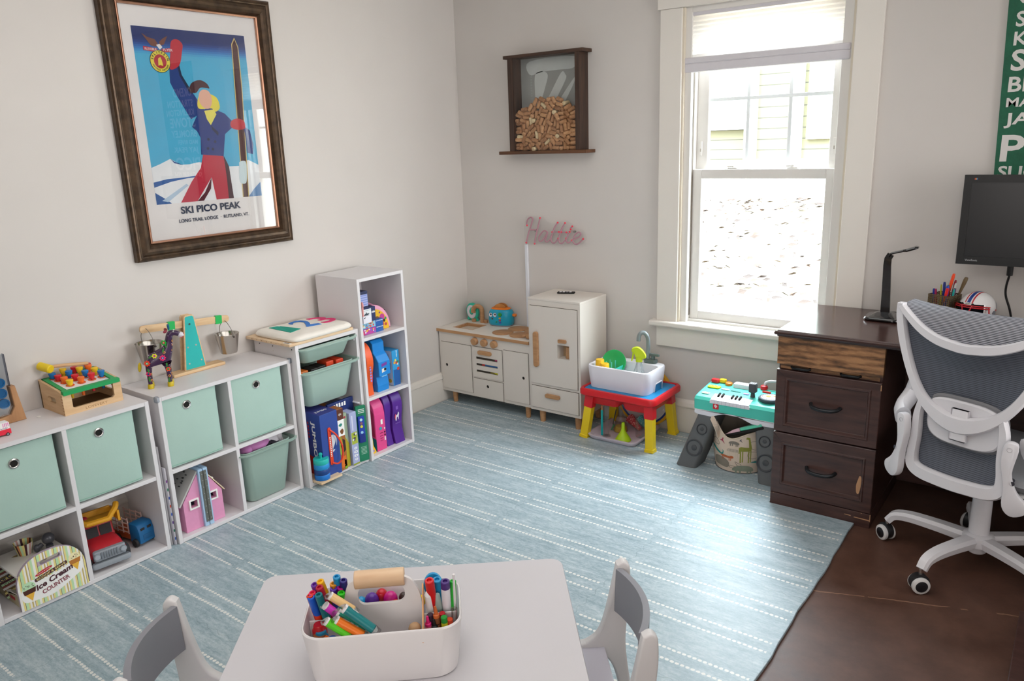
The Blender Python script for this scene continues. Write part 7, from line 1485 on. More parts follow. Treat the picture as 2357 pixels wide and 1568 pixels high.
pens = [('orange highlighter pen sticking up highest in the pencil cup', '#f04a1a', -.008, -.008, .022, .010, .192, .0062), ('teal marker right of the orange highlighter in the cup', '#0f7a86', .000, -.018, .016, -.010, .148, .005), ('red pen leaning right in the front of the cup', '#e02424', .004, -.026, .020, -.022, .138, .0062), ('royal blue pen in the front right of the cup', '#1c3fb0', .016, -.03, .018, -.018, .146, .0068), ('blue pen at the left corner of the cup', '#223a9c', -.034, -.016, -.036, -.02, .128, .0048), ('pink pen next to the left blue one in the cup', '#b3265c', -.026, -.018, -.028, -.02, .128, .0045), ('yellow pencil behind the left pens in the cup', '#c8c22a', -.022, .01, -.026, .012, .142, .003), ('navy blue pen behind the orange highlighter', '#1b2f8a', -.01, .018, -.018, .02, .152, .0052), ('dark red pen at the back of the cup', '#8a1a30', .012, .012, .028, .016, .166, .0045), ('white and grey pen right of the dark red one', '#c9c9c4', .018, .008, .034, .008, .155, .0045), ('purple pen at the right of the cup', '#54305a', .026, .0, .038, .0, .136, .005), ('light teal pen at the right corner of the cup', '#1fa39a', .034, -.008, .040, -.012, .134, .0042), ('silver pen in the middle of the cup', '#a9b3b8', .002, .004, .010, .010, .165, .0058)]
for lab, c, x0, y0, x1, y1, h, r in pens:
    m = MB(); a = Mc @ Vector((x0*.8, y0*.8, .003)); b = Mc @ Vector((x1*1., y1*1., h)); m.tube([a, a+(b-a)*.03, a+(b-a)*.93, b], [r*.5, r, r, r*.75], mat(c, .35), 10); m.top('pen', lab, 'pen', a, 'pens in the mesh cup')
t = thing('craft_brush', 'brown wooden handled brush leaning right in the pencil cup', 'brush', (2.62, -.12, .765))
a = Mc @ Vector((.010, .02, .004)); b = Mc @ Vector((.058, .036, .178))
d = (b-a); m = MB(t); m.tube([a+d*q for q in (.0, .5, .62, .74, .86, .95, 1.)], [.004, .005, .007, .0095, .0125, .013, .010], mat('#6d5a3c', .5), 12, flat=.6); m.build('handle')

# ---- mini football helmet
t = thing('mini_helmet', 'small white football helmet with red cage and striped crown on the desk', 'helmet', (2.725, -.115, .762))
Mh = Matrix.Translation((2.722, -.118, .826)) @ Matrix.Rotation(math.radians(-112), 4, 'Z') @ Matrix.Rotation(math.radians(-4), 4, 'Y')      # local +x = face
HW = mat('#eceaea', .15, coat=.5, name='helmet_white'); HB = mat('#1f3a8a', .3); HR = mat('#c01f2c', .3)
m = MB(t)
def hel(u, v, k=1.):
    """u round from the face opening edge (left) over the back to the right; v from brow/rim to crown"""
    a = math.radians(38+284*u); th = v*PI/2; lowz = -.058+.016*max(0, math.cos(a))
    r = .072*(1+.10*math.cos(a)**2)
    return Vector((r*k*math.cos(a)*1.02*math.cos(th)**.75, .062*k*math.sin(a)*math.cos(th)**.75, lowz*(1-v)**2.2+.063*k*math.sin(th)))
def helm(th0, th1, n1, a0, a1, n2, mt, k=1.):
    def f(u, v):
        th = th0+(th1-th0)*v; a = a0+(a1-a0)*u; return Mh @ Vector((.074*k*math.cos(th)*math.cos(a), .062*k*math.cos(th)*math.sin(a), .064*k*math.sin(th)))
    m.grid(f, n2, n1, mt)
R_ = math.radians
helm(R_(18), R_(90), 12, R_(-180), R_(180), 48, HW); helm(R_(-58), R_(18), 12, R_(52), R_(308), 40, HW); helm(R_(-56), R_(30), 8, R_(60), R_(300), 24, mat('#3c4654', .7), .93)
for s in (-1, 1): m.cyl(Mh @ Vector((-.005, s*.0605, -.012)), Mh @ Vector((-.005, s*.064, -.012)), .009, mat('#7d8088', .5), 16)
m.build('shell')
m = MB(t)
def stripe(y0, y1, mt):
    def f(u, v):
        a = R_(20+125*u); y = y0+(y1-y0)*v; rr = math.sqrt(max(0, 1-(y/.062)**2)); return Mh @ Vector((.0745*rr*math.cos(a), y, .0645*rr*math.sin(a)))
    m.grid(f, 18, 2, mt)
stripe(-.006, .006, HB); stripe(-.0155, -.0105, HR); stripe(.0105, .0155, HR); m.build('stripes')
m = MB(t)
for s in (-1, 1):
    def f(u, v, s=s): a = s*R_(115+34*u); th = R_(2+24*v*(1-.7*u)); return Mh @ Vector((.0745*math.cos(th)*math.cos(a), .0628*math.cos(th)*math.sin(a), .0648*math.sin(th)))
    m.grid(f, 8, 4, HB); 
    def f2(u, v, s=s): a = s*R_(100+40*u); th = R_(-4+6*v-6*u); return Mh @ Vector((.0748*math.cos(th)*math.cos(a), .0631*math.cos(th)*math.sin(a), .065*math.sin(th)))
    m.grid(f2, 8, 2, HR)
m.build('side_emblem')
m = MB(t); Mb_ = Mh @ frame((.0735, 0, .021), (0, 1, 0), (-.25, 0, 1)); m.flat(rrect(-.014, .014, -.004, .004, .002), WHT, Mb_, .001); bars(m, Mb_ @ Matrix.Translation((0, 0, .0014)), .022, .005, 6, DK)
for s in (-1, 1): m.lathe([(0, .002), (.004, 0)], DK, Mb_ @ Matrix.Translation((s*.020, -.001, .001)), 10, cap=False)
m.build('brow_badge')
m = MB(t); rb = .0026
def bar(z, ro, a0, a1, n=14): return [Mh @ Vector((ro*1.12*math.cos(R_(a0+(a1-a0)*i/n)), ro*math.sin(R_(a0+(a1-a0)*i/n)), z+.004*math.cos(R_(a0+(a1-a0)*i/n)))) for i in range(n+1)]
for z, ro in ((.010, .070), (-.030, .078), (-.044, .078)): m.tube(bar(z, ro, -66, 66), rb, HR, 8)
m.tube(bar(.003, .070, -66, 66), rb, HR, 8)
for a in (-62, 62): m.tube([bar(.010, .070, a, a, 1)[0], bar(-.012, .076, a, a, 1)[0], bar(-.046, .077, a, a, 1)[0]], rb, HR, 8)
for a in (-4, 4, -40, 40): m.tube([bar(-.030, .078, a, a, 1)[0], bar(-.058, .072, a, a, 1)[0]], rb, HR, 8)
m.tube([bar(.010, .071, -16, -16, 1)[0], bar(-.010, .074, -10, -10, 1)[0], bar(-.014, .074, 0, 0, 1)[0], bar(-.010, .074, 10, 10, 1)[0], bar(.010, .071, 16, 16, 1)[0]], rb, HR, 8)
m.build('face_cage')

# ---- monitor on wall, cable, sign
t = thing('monitor', 'black computer monitor mounted in front of the green sign', 'monitor', (2.88, -.1, .99)); MBK = mat('#121213', .4, name='monitor_black')
m = MB(t); x0, x1, z0, z1 = 2.630, 3.150, .995, 1.338; yf = -.120
m.curve2d([[(x0, z0), (x1, z0), (x1, z1), (x0, z1)], [(x0+.026, z0+.032), (x0+.026, z1-.028), (x1-.026, z1-.028), (x1-.026, z0+.032)]], .010, MBK, XZ((0, yf+.010, 0)))
m.box(x0+.004, x1-.004, yf+.018, yf+.045, z0+.004, z1-.004, MBK, .004); m.box(x0+.15, x1-.15, yf+.045, yf+.07, z0+.08, z1-.08, MBK, .006)
m.text('ViewSonic', XZ((x0+.052, yf-.0004, z0+.017)), .0075, mat('#c9cacc', .4), width=.042, ext=.0002)
for i, c in enumerate(('#c8483a', '#e8b83a', '#4a7ac0')): m.box(x0+.034+.003*i, x0+.038+.003*i, yf-.0006, yf, z1-.018, z1-.012, mat(c, .4))
m.build('housing')
m = MB(t); m.box(x0+.026, x1-.026, yf+.004, yf+.006, z0+.032, z1-.028, mat('#19191b', .28, var=.02, name='screen')); m.build('screen')
m = MB(t); m.box(2.84, 2.94, -.052, 0, 1.10, 1.22, MBK, .004); m.build('wall_bracket')
t = thing('monitor_cable', 'black cable with plug hanging from the monitor to the desk', 'cable', (2.82, -.06, .762))
m = MB(t); m.cyl((2.813, -.085, .996), (2.813, -.082, .955), .011, MBK, 10); m.build('plug')
m = MB(t); m.tube(bez([(2.813, -.082, .957), (2.806, -.07, .91), (2.808, -.06, .87), (2.825, -.055, .82), (2.838, -.05, .768)], 8), .0042, MBK, 8); m.build('wire')
t = thing('ski_sign', 'green wall sign listing ski areas in white capitals behind the monitor', 'sign', (2.95, -.01, 1.29))
SG = NT('sign_green'); SG.color(SG.ramp(SG.noise(14, 6, rough=.8), [(.3, '#14543c'), (.72, '#1f6b4d')])); SG.set(Roughness=.7); SG = SG.m
m = MB(t); m.add([], [], SG); m.prism([(2.716, 1.28), (3.165, 1.28), (3.165, 2.2), (2.690, 2.2)], .001, .012, SG, M=XZ(), bev=.001); m.build('board')
LW_ = mat('#e0dcd8', .7); m = MB(t)
for s, z0, z1, w in (('OKEMO', 1.945, 2.01, .26), ('STRATTON', 1.868, 1.922, .36), ('KILLINGTON', 1.803, 1.852, .39), ('STOWE', 1.712, 1.789, .36), ('BROMLEY', 1.637, 1.693, .36), ('MAD RIVER', 1.583, 1.617, .29), ('JAY PEAK', 1.506, 1.562, .36), ('PICO', 1.381, 1.482, .36), ('SUGARBUSH', 1.318, 1.366, .39)):
    m.text(s, XZ((2.727, -.0125, (z0+z1)/2)), z1-z0, LW_, width=w, ext=.0003, align='LEFT', bold=.03)
m.build('lettering')

# ================================================================== office chair
CW = mat('#dfdde1', .4, var=.02, name='chair_white')
def mesh_mat():
    q = NT('chair_mesh'); sp = q.n('ShaderNodeSeparateXYZ'); q.link(q.tc(), sp.inputs[0])
    z = q.math('ADD', sp.outputs[2], q.math('MULTIPLY', q.noise(4, 1), .012))
    w = q.math('FRACT', q.math('DIVIDE', z, .0062)); l = q.math('LESS_THAN', w, .38)
    w2 = q.math('LESS_THAN', q.math('FRACT', q.math('DIVIDE', z, .0031)), .3)
    c = q.mix(l, rgb('#5a5f6a'), rgb('#2d3038')); c = q.mix(q.math('MULTIPLY', w2, .35), c, rgb('#7a808c')); q.color(c); q.set(Roughness=.55, Metallic=0.); return q.m
CM = mesh_mat()
def roll_mat():
    q = NT('chair_mesh_edge'); sp = q.n('ShaderNodeSeparateXYZ'); q.link(q.tc(), sp.inputs[0])
    l = q.math('LESS_THAN', q.math('FRACT', q.math('DIVIDE', q.math('ADD', sp.outputs[2], q.math('MULTIPLY', sp.outputs[1], .5)), .0058)), .45); q.color(q.mix(l, rgb('#a9aab2'), rgb('#34363e'))); q.set(Roughness=.55); return q.m
CE = roll_mat()
t = thing('office_chair', 'white framed office chair with grey mesh back at the desk', 'office chair', (2.858, -.66, 0), math.radians(-20))
OX = -.0205
def bp(x, z, dy=0.): return Vector((x+OX, -.194+.05*(x/.25)**2+dy-.05*max(0, z-.6), z))
def L2(pts): return [(-x, z) for x, z in pts]
def strip(pts, w, thick, n=5):
    """flat frame member through (x, z, half width)"""
    P_ = [(x, z) for x, z in pts]; Q_ = bez2(P_, n); ww = [v[0] for v in bez2([(q, 0) for q in w], n)]
    m.tube([bp(x, z) for x, z in Q_], ww, CW, 12, flat=1., up=None) if False else m.sweep([bp(x, z) for x, z in Q_], [(-1, -thick), (-.72, -thick*1.5), (.72, -thick*1.5), (1, -thick), (1, thick), (-1, thick)], CW, up=(0, 1, 0)) if False else None
    k = len(Q_); vs = []; c = [bp(x, z) for x, z in Q_]
    for i in range(k):
        a = c[max(i-1, 0)]; b = c[min(i+1, k-1)]; tg = (b-a).normalized(); u = Vector((0, 1, 0)); u = (u-tg*u.dot(tg)).normalized(); s = tg.cross(u)
        for px, py in ((-1, -.3), (-.75, -1), (.75, -1), (1, -.3), (1, .6), (.8, 1), (-.8, 1), (-1, .6)): vs.append(c[i]+s*px*ww[i]+u*py*thick)
    fs = [[i*8+j, i*8+(j+1) % 8, (i+1)*8+(j+1) % 8, (i+1)*8+j] for i in range(k-1) for j in range(8)]+[list(range(8))[::-1], [(k-1)*8+j for j in range(8)]]
    m.add(vs, fs, CW, True)
m = MB(t, True)
lft = [(-.240, .944), (-.238, .90), (-.224, .835), (-.197, .757), (-.160, .682), (-.118, .628), (-.06, .590), (0, .577)]
wl = [.012, .015, .0155, .0145, .0145, .018, .026, .031]
strip(lft+L2(lft[:-1])[::-1], wl+wl[:-1][::-1], .013)
tb = [(-.243, .940), (-.205, .908), (-.15, .872), (-.09, .848), (-.03, .838), (0, .836)]; wt = [.008, .012, .0145, .016, .0165, .0165]
strip(tb+L2(tb[:-1])[::-1], wt+wt[:-1][::-1], .012)
lp = [(-.128, .628), (-.138, .575), (-.139, .50), (-.146, .43), (-.142, .392), (-.112, .374), (-.05, .370), (0, .369)]; wp = [.010, .014, .016, .018, .022, .024, .024, .024]
strip(lp+L2(lp[:-1])[::-1], wp+wp[:-1][::-1], .014)
m.build('back_frame')
# mesh between the frame members
import bisect
def xl(z):
    ps = sorted([(zz, -x) for x, zz in bez2(lft, 4)]); zs_ = [p[0] for p in ps]; i = min(max(bisect.bisect(zs_, z), 1), len(ps)-1); a, b = ps[i-1], ps[i]; q = (z-a[0])/(b[0]-a[0]+1e-9); return a[1]+(b[1]-a[1])*min(max(q, 0), 1)
def zb(x): q = min(abs(x)/.24, 1); return .836+.104*q**1.9
m = MB(t, True)
m.grid(lambda u, v: (lambda s: (lambda x, zlo: bp(x, zlo+(zb(x)-zlo)*v, .012))((2*u-1)*.236, None) if False else None)(0) or bp(*(lambda z: ((2*u-1)*xl(min(z, .93)), z))(.585+(.30*v)), .012) if False else bp((2*u-1)*xl(.585+.345*v), .585+(zb((2*u-1)*xl(.585+.345*v))-.585)*v, .010+.034*(1-(2*u-1)**2)*min(1, 3*(1-v))), 28, 30, CM); m.build('mesh_panel')
m = MB(t, True)
m.grid(lambda u, v: bp(.236*(2*u-1), zb(.236*(2*u-1))+(.948-.004*(1-(2*u-1)**2)-zb(.236*(2*u-1)))*math.sin(v*PI/2), .010+.045*(1-math.cos(v*PI/2))+.02*v), 28, 10, CE); m.build('mesh_edge')
m = MB(t, True); m.grid(lambda u, v: bp((2*u-1)*(.128+.012*math.sin(PI*v)), .385+.215*v, .012+.034*(1-(2*u-1)**2)*min(1, 2.5*v)), 20, 20, CM); m.build('mesh_panel')
# lumbar pad
m = MB(t, True)
def pad(dx, dz, y0, y1, mt, inset=0, e=3.4):
    n = 40; rr = []
    for s, y in ((.94, y0), (1, y0+(y1-y0)*.4), (.98, y1), (.9, y1-.002)):
        rr.append([Vector(((.128-dx)*s*math.copysign(abs(math.cos(a))**(2/e), math.cos(a))*(1-.10*math.sin(a)*-1 if False else 1)+OX+.008, y+.03*((.128*math.cos(a))/.2)**2, .578+(.083-dz)*s*math.copysign(abs(math.sin(a))**(2/e), math.sin(a))-.004*math.cos(a))) for a in [2*PI*k/n for k in range(n)]])
    k = n; m.add([p for r in rr for p in r], [[i*k+j, i*k+(j+1) % k, (i+1)*k+(j+1) % k, (i+1)*k+j] for i in range(3) for j in range(k)]+[list(range(k)), [3*k+j for j in range(k)][::-1]], mt, True)
pad(-.004, -.004, -.172, -.158, mat('#7b7b7e', .7)); m.build('lumbar_cushion')
m = MB(t, True); pad(.006, .006, -.187, -.170, CW); m.build('lumbar_shell')
m = MB(t, True); m.rbox(-.028, .028, -.008, .004, -.056, .052, CW, .01, .003, M=Matrix.Translation((OX+.006, -.193, .58))); m.build('lumbar_clip')
# seat, arms, column, star base, castors
SGY = mat('#8f9094', .8, var=.05)
m = MB(t, True); m.rbox(-.245, .235, -.165, .30, .385, .435, SGY, .07, .018, taper=.01); m.build('seat_cushion')
m = MB(t, True); m.rbox(-.235, .225, -.16, .29, .362, .387, mat('#c9c8c8', .5), .07, .006, taper=.03); m.box(-.09, .09, -.12, .12, .335, .365, mat('#3a3a3c', .5), .01); m.build('seat_pan')
for s in (-1, 1):
    m = MB(t, True); Ma = frame((OX+s*.172, -.205, .45), (s*.92, .38, 0), (0, .0, 1))
    m.prism(bez2([(-.016, .118), (.012, .122), (.020, .10), (.010, .02), (.03, -.04), (.062, -.075), (.055, -.105), (.02, -.118), (-.006, -.09), (-.010, -.02), (-.024, .06)], 4, True) if s < 0 else bez2([(-.016, .118), (.012, .122), (.020, .10), (.010, .02), (.03, -.04), (.062, -.075), (.055, -.105), (.02, -.118), (-.006, -.09), (-.010, -.02), (-.024, .06)], 4, True), -.014, .014, CW, M=Ma, bev=.005)
    for px, pz_ in ((-.004, .102), (.014, -.006)): m.lathe([(0, -.0005), (.0068, -.0005), (.0072, .0012)], mat('#3b3b45', .4), Ma @ Matrix.Translation((px, pz_, .0138 if s < 0 else .0138)), 14, cap=False); m.lathe([(0, .0005), (.0068, .0005), (.0072, -.0012)], mat('#3b3b45', .4), Ma @ Matrix.Translation((px, pz_, -.0138)), 14, cap=False)
    m.build('arm_bracket')
    m = MB(t, True); m.tube(bez([(OX+s*.195, -.17, .545), (OX+s*.228, -.12, .56), (OX+s*.235, -.05, .60), (OX+s*.215, -.04, .68), (OX+s*.215, .02, .72)], 6), [.026]*25, CW, 12, flat=1.5); m.build('arm')
    m = MB(t, True); m.rbox(OX+s*.215-.03, OX+s*.215+.03, -.05, .17, .72, .745, SGY, .025, .006); m.build('arm_pad')
m = MB(t, True); m.cyl((0, 0, .085), (0, 0, .30), .033, CW, 28, .030); m.build('column')
m = MB(t, True); m.cyl((0, 0, .29), (0, 0, .345), .034, mat('#17171a', .3), 24, .03); m.cyl((.02, -.03, .318), (.02, -.033, .322), .006, CHR, 10); m.build('tilt_housing')
m = MB(t, True); m.lathe([(.026, .062), (.031, .068), (.031, .09), (.05, .094), (.052, .10), (.050, .128), (.040, .136), (.034, .138)], CW, None, 28); m.build('hub')
for k in range(5):
    a = math.radians(172+20+72*k); d = Vector((math.cos(a), math.sin(a), 0)); w = Vector((-d.y, d.x, 0))
    m = MB(t, True); path = bez([d*.045+Vector((0, 0, .112)), d*.13+Vector((0, 0, .118)), d*.22+Vector((0, 0, .120)), d*.275+Vector((0, 0, .110)), d*.300+Vector((0, 0, .082))], 6); ns = len(path)
    m.sweep(path, [(-.016, -.015), (.016, -.015), (.020, .004), (.014, .015), (-.014, .015), (-.020, .004)], CW, up=[Vector((0, 0, 1)) if i < ns*.6 else (Vector((0, 0, 1))+d*1.6*(i/ns-.5)) for i in range(ns)], scale=[1.25-.35*i/(ns-1) for i in range(ns)]); m.build('base_arm')
    c = d*.305+Vector((0, 0, .030)); tt = math.radians(60*k+25); ax = (d*math.cos(1.0)+w*math.sin(1.0)); ax.normalize()
    m = MB(t, True); m.cyl(d*.302+Vector((0, 0, .05)), d*.302+Vector((0, 0, .085)), .007, CHR, 10); m.lathe([(.014, -.014), (.031, -.012), (.032, .010), (.014, .014)], mat('#1c1c1f', .45), zto(c+Vector((0, 0, .006)), ax), 20); wh = m.build('castor')
    for s in (-1, 1):
        m = MB(t, True); M_ = zto(c+ax*s*.017, ax*s); m.lathe([(0, -.006), (.029, -.006), (.030, -.002), (.029, .004), (.025, .007), (0, .007)], mat('#d9d7d6', .45), M_, 24); m.lathe([(0, .0095), (.016, .009), (.0205, .0068)], mat('#17171c', .35), M_, 20, cap=False); q = m.build('wheel'); q.parent = wh
# ================================================================== children's table, chairs and the marker caddy
EX = Vector((math.cos(math.radians(40)), math.sin(math.radians(40)), 0)); EY = Vector((-EX.y, EX.x, 0))
KWT = mat('#dddada', .45, var=.02, scale=3, name='table_white'); KGR = mat('#d0cdd1', .42, var=.015, scale=3, name='table_top_grey'); KCH = mat('#8b8b92', .42, var=.03, name='chair_grey'); KST = mat('#c3c0ca', .42, var=.02)
TZ = .48
t = thing('kids_table', 'pale grey childrens table in the foreground holding the marker caddy', 'table', (1.956, -2.568, .012), math.radians(40))
m = MB(t, True); z = TZ-.012; m.rbox(-.376, .376, -.30, .30, z-.022, z, KGR, .03, .004, 8); m.build('tabletop')
m = MB(t, True)
for a in ((-.33, .33, -.262, -.24), (-.33, .33, .24, .262), (-.34, -.318, -.25, .25), (.318, .34, -.25, .25)): m.box(a[0], a[1], a[2], a[3], z-.085, z-.022, KWT, .002)
m.build('apron')
for sx in (-1, 1):
    for sy in (-1, 1): m = MB(t, True); m.lathe([(.014, .0005), (.016, .004), (.027, z-.024)], KWT, Matrix.Translation((sx*.325, sy*.25, 0)), 20); m.build('leg')
def kid_chair(name, lab, M):
    t = thing(name, lab, 'chair', M=M, group='childrens chairs')
    # local: +x away from the table, z up; side frames at y = +-.145
    prof = bez2([(-.004, .492), (.012, .500), (.0265, .490), (.030, .47), (.030, .42), (.022, .33), (.020, .25), (.036, .12), (.052, .0)], 4)+[(.024, .0)]+bez2([(.024, .0), (.004, .13), (-.02, .215), (-.06, .235), (-.20, .235)], 4)[1:]+bez2([(-.20, .235), (-.25, .215), (-.278, .12), (-.295, .0)], 4)[1:]+[(-.322, .0)]+bez2([(-.322, .0), (-.308, .14), (-.30, .23), (-.285, .262), (-.25, .272), (-.11, .272), (-.070, .283), (-.044, .315), (-.024, .39), (-.010, .46)], 4)[1:]
    for s in (-1, 1):
        m = MB(t, True); m.prism(prof, -.013, .013, KWT, M=frame((0, s*.145, 0), (1, 0, 0), (0, 0, 1)), bev=.006, seg=3)
        if s < 0: m.lathe([(.0, .0006), (.0055, .0006), (.006, -.001)], mat('#5a3a28', .5), zto((.0265, s*.145, .375), (1, 0, .06)) if False else frame((.0262, s*.145, .375), (0, 1, 0), (0, 0, 1)), 12, cap=False)
        m.build('side_frame')
    m = MB(t, True); m.box(-.29, -.035, -.133, .133, .252, .264, KST, .003); m.build('seat')
    m = MB(t, True); m.grid(lambda u, v: (.006+.034*(1-(2*u-1)**2)+.004*(1-v)-.008*(1-v), -.134+.268*u, .368+(.116+.0*math.sin(PI*u))*v), 20, 8, KCH, thick=.015); m.build('backrest')
    return t
def chm(px, py, flip): 
    ex = -EX if flip else EX; ey = -EY if flip else EY
    m_ = Matrix((ex, ey, Vector((0, 0, 1)))).transposed().to_4x4(); m_.translation = Vector((px, py, .0125)); return m_
ch = kid_chair('kids_chair', 'white kids chair with grey backrest at the right end of the table', chm(2.297, -2.186, False))
c2 = dup(ch, chm(1.512, -2.899, True), 'white kids chair with grey backrest at the left end of the table')
for q in list(c2.children): pass

# ---- caddy
C0 = Vector((1.965, -2.633, TZ)); ca = math.radians(42)
MC = Matrix.Translation(C0) @ Matrix.Rotation(ca, 4, 'Z')
CAD = mat('#e9e5e5', .38, var=.015, scale=3, name='caddy_white')
t = thing('marker_caddy', 'white plastic craft caddy with wooden handle on the kids table', 'caddy', C0, ca)
m = MB(t, True); m.rbox(-.160, .160, -.0935, .0935, .0006, .122, CAD, .048, .003, 10, taper=.012, hollow=.005, floor=.006); m.build('tub')
m = MB(t, True); pn = [(-.082, .006), (.082, .006), (.079, .125)]+bez2([(.079, .125), (.075, .150), (.062, .178), (.045, .190)], 5)[1:]+[(-.052, .190)]+bez2([(-.052, .190), (-.068, .178), (-.077, .150), (-.079, .125)], 5)[1:]
m.curve2d([pn, rrect(-.050, .046, .131, .172, .016, 5)[::-1]], .0035, CAD, XZ(), bev=.0005); m.build('centre_panel')
m = MB(t, True); m.box(-.150, -.082, -.0165, -.0135, .006, .112, CAD, .001); m.build('divider')
m = MB(t, True); m.box(.082, .150, -.0245, -.0215, .006, .112, CAD, .001); m.build('divider')
m = MB(t, True); m.cyl((-.054, 0, .188), (.047, 0, .188), .0185, wood('#d8b08a', '#e8c8a4', .5, 'x', 7, 6, 'handle_beech'), 28, bev=.0015); m.build('handle')
def mk(name, lab, cat, top, base, parts, group):
    """a pen from base to top: parts = [(name, from, to, radius0, radius1, material)]"""
    a, b = Vector(base), Vector(top); tt = thing(name, lab, cat, MC @ a, 0, group); d = b-a
    for nm_, f0, f1, r0, r1, mt in parts:
        m = MB(tt); p, q = MC @ (a+d*f0), MC @ (a+d*f1); L = (q-p).length
        bv = min(.0012, r1*.3); m.lathe([(0, 0), (r0, 0), (r1, L-bv), (r1-bv, L)]+([(r1*.55, L), (r1*.5, L-.004), (0, L-.004)] if nm_ == 'cap' and r1 > .006 else [(0, L)]), mt, zto(p, q-p), 18); m.build(nm_)
    return tt
BW = mat('#eeeaea', .4)
gA = 'markers standing in the left compartment'
def marker(c, top, base, lab, body=None, r=.0078):
    mm = mat(c, .35); return mk('marker', lab, 'marker', top, base, [('barrel', 0, .62, r*.9, r*.92, body or mm), ('cap', .6, 1., r*1.02, r*1.0, mm)], gA)
ML = [('#6a2fa0', (-.137, .010, .180), (-.112, .052, .008), 'purple capped marker at the far left of the caddy', BW), ('#f0b414', (-.124, .004, .190), (-.090, .040, .008), 'yellow marker standing tall at the back left of the caddy', None), ('#b31433', (-.124, -.010, .185), (-.095, .026, .008), 'dark red marker below the yellow one in the caddy', None), ('#e8285a', (-.141, -.001, .168), (-.122, .036, .008), 'pinkish red marker at the left rim of the caddy', None), ('#1c5fd0', (-.142, -.012, .165), (-.118, .015, .008), 'blue marker between the red and teal caps at left', None), ('#12747c', (-.124, -.026, .178), (-.100, .008, .008), 'teal marker in the front of the left group', None), ('#e0391c', (-.145, -.006, .166), (-.112, .0, .008), 'orange red marker at the front left of the rear compartment', None), ('#9a5a1c', (-.122, -.012, .148), (-.096, .004, .008), 'short brown marker beside the orange red one', None), ('#1b94cc', (-.092, .016, .190), (-.094, .066, .008), 'light blue marker standing at the back beside the handle', None), ('#e79a17', (-.100, .017, .174), (-.106, .06, .008), 'orange capped marker below the light blue one', None), ('#2a2178', (-.078, .010, .184), (-.086, .054, .008), 'navy blue marker nearest the handle', None), ('#5e2bab', (-.099, .009, .168), (-.106, .046, .008), 'violet marker between the orange and magenta caps', None), ('#d41494', (-.085, .012, .168), (-.088, .046, .008), 'magenta marker left of the handle', None), ('#36d31c', (-.083, -.002, .163), (-.090, .030, .008), 'bright green marker left of the handle', None), ('#1c3f9a', (-.094, -.004, .150), (-.092, .022, .008), 'dark blue marker low behind the green one', None)]
for c, tp, bs, lab, bd in ML: marker(c, tp, bs, lab, bd)
STK = wood('#b97d4f', '#d09a6c', .6, 'z', 8, 8, 'stick')
m = MB(); m.sweep([MC @ Vector((-.077, .040, .02)), MC @ Vector((-.075, .030, .152))], [(-.0015, -.009), (.0015, -.009), (.0015, .009), (-.0015, .009)], STK, up=(0, 1, 0)); m.top('craft_stick', 'flat wooden craft stick beside the left side of the handle panel', 'stick', MC @ Vector((-.077, .04, .02)))
for c, x, y, z, r, lab in (('#c2141e', -.136, -.030, .112, .0150, 'red round capped paint stick in the front left compartment'), ('#8a4a1c', -.142, -.045, .098, .0165, 'brown round capped paint stick at the front left corner'), ('#1483ac', -.124, -.040, .102, .0140, 'teal round capped paint stick in the front left compartment'), ('#ee6a14', -.116, -.056, .096, .0140, 'orange round capped paint stick at the front rim'), ('#1452b4', -.100, -.058, .096, .0130, 'blue round capped paint stick right of the orange one')):
    tt = thing('paint_stick', lab, 'paint stick', MC @ Vector((x, y, .008)), 0, 'round paint sticks'); x = max(x, -.155+r+.004+.008); y = max(y, -.0885+r+.006)
    m = MB(tt); m.cyl(MC @ Vector((x, y, .0075)), MC @ Vector((x, y, z-.022)), r*.92, BW, 20); m.build('barrel'); m = MB(tt); m.lathe([(r, 0), (r, .012), (r*.82, .015), (r*.80, .021), (r*.7, .0235), (0, .0235)], mat(c, .35), Matrix.Translation(MC @ Vector((x, y, z-.022))), 22); m.build('cap')
# fat capped markers lying across the front
CL = clear('#f2f2f2', .3, .06, 'clear_cap')
def lying(c, a, b, lab, txt=None, r=.0088, deco=0):
    a, b = Vector(a), Vector(b); tt = thing('paint_marker', lab, 'marker', MC @ b, 0, 'clear capped paint markers'); d = b-a; mm = mat(c, .35)
    P = lambda f: MC @ (a+d*f)
    m = MB(tt); m.cyl(P(.10), P(.86), r*.94, mm, 22); m.cyl(P(.86), P(.94), r*.9, mat('#dfe6e6', .3), 16, r*.4)
    ax = zto(P(.1), P(.86)-P(.1), (0, 0, 1)); L = (P(.86)-P(.1)).length; up = Vector((0, 0, 1)); side = (P(.86)-P(.1)).normalized(); nrm = (up-side*side.z).normalized(); v2 = side.cross(nrm); fc = (nrm-v2*.35).normalized()
    if txt:
        Mt_ = frame(P(.30)+fc*(r*.96), side, fc.cross(side)); bars(m, Mt_, L*.24, r*.7, 7, WHT, True)
    for k in range(deco):
        Mt_ = frame(P(.46+.14*k)+fc*(r*.96), side, fc.cross(side))
        for q in range(5): m.flat(circ(r*.28*math.cos(2*PI*q/5), r*.28*math.sin(2*PI*q/5), r*.15, 8), WHT, Mt_, .0002)
    m.build('barrel')
    m = MB(tt); m.cyl(P(.055), P(.115), r*.97, BW, 20); m.build('collar')
    m = MB(tt); m.lathe([(r*.98, 0), (r, .002), (r, L*.12)], CL, zto(P(0), d), 20); m.build('end_cap')
    m = MB(tt); m.cyl(P(.84), P(1), r*1.0, CL, 20, r*.8); m.build('tip_cap')
lying('#f0c88a', (-.104, -.032, .180), (-.048, -.040, .138), 'beige clear capped paint marker lying at the back of the heap')
lying('#d838c0', (-.112, -.046, .168), (-.070, -.040, .118), 'magenta flowered paint marker lying in the left of the heap', None, deco=3)
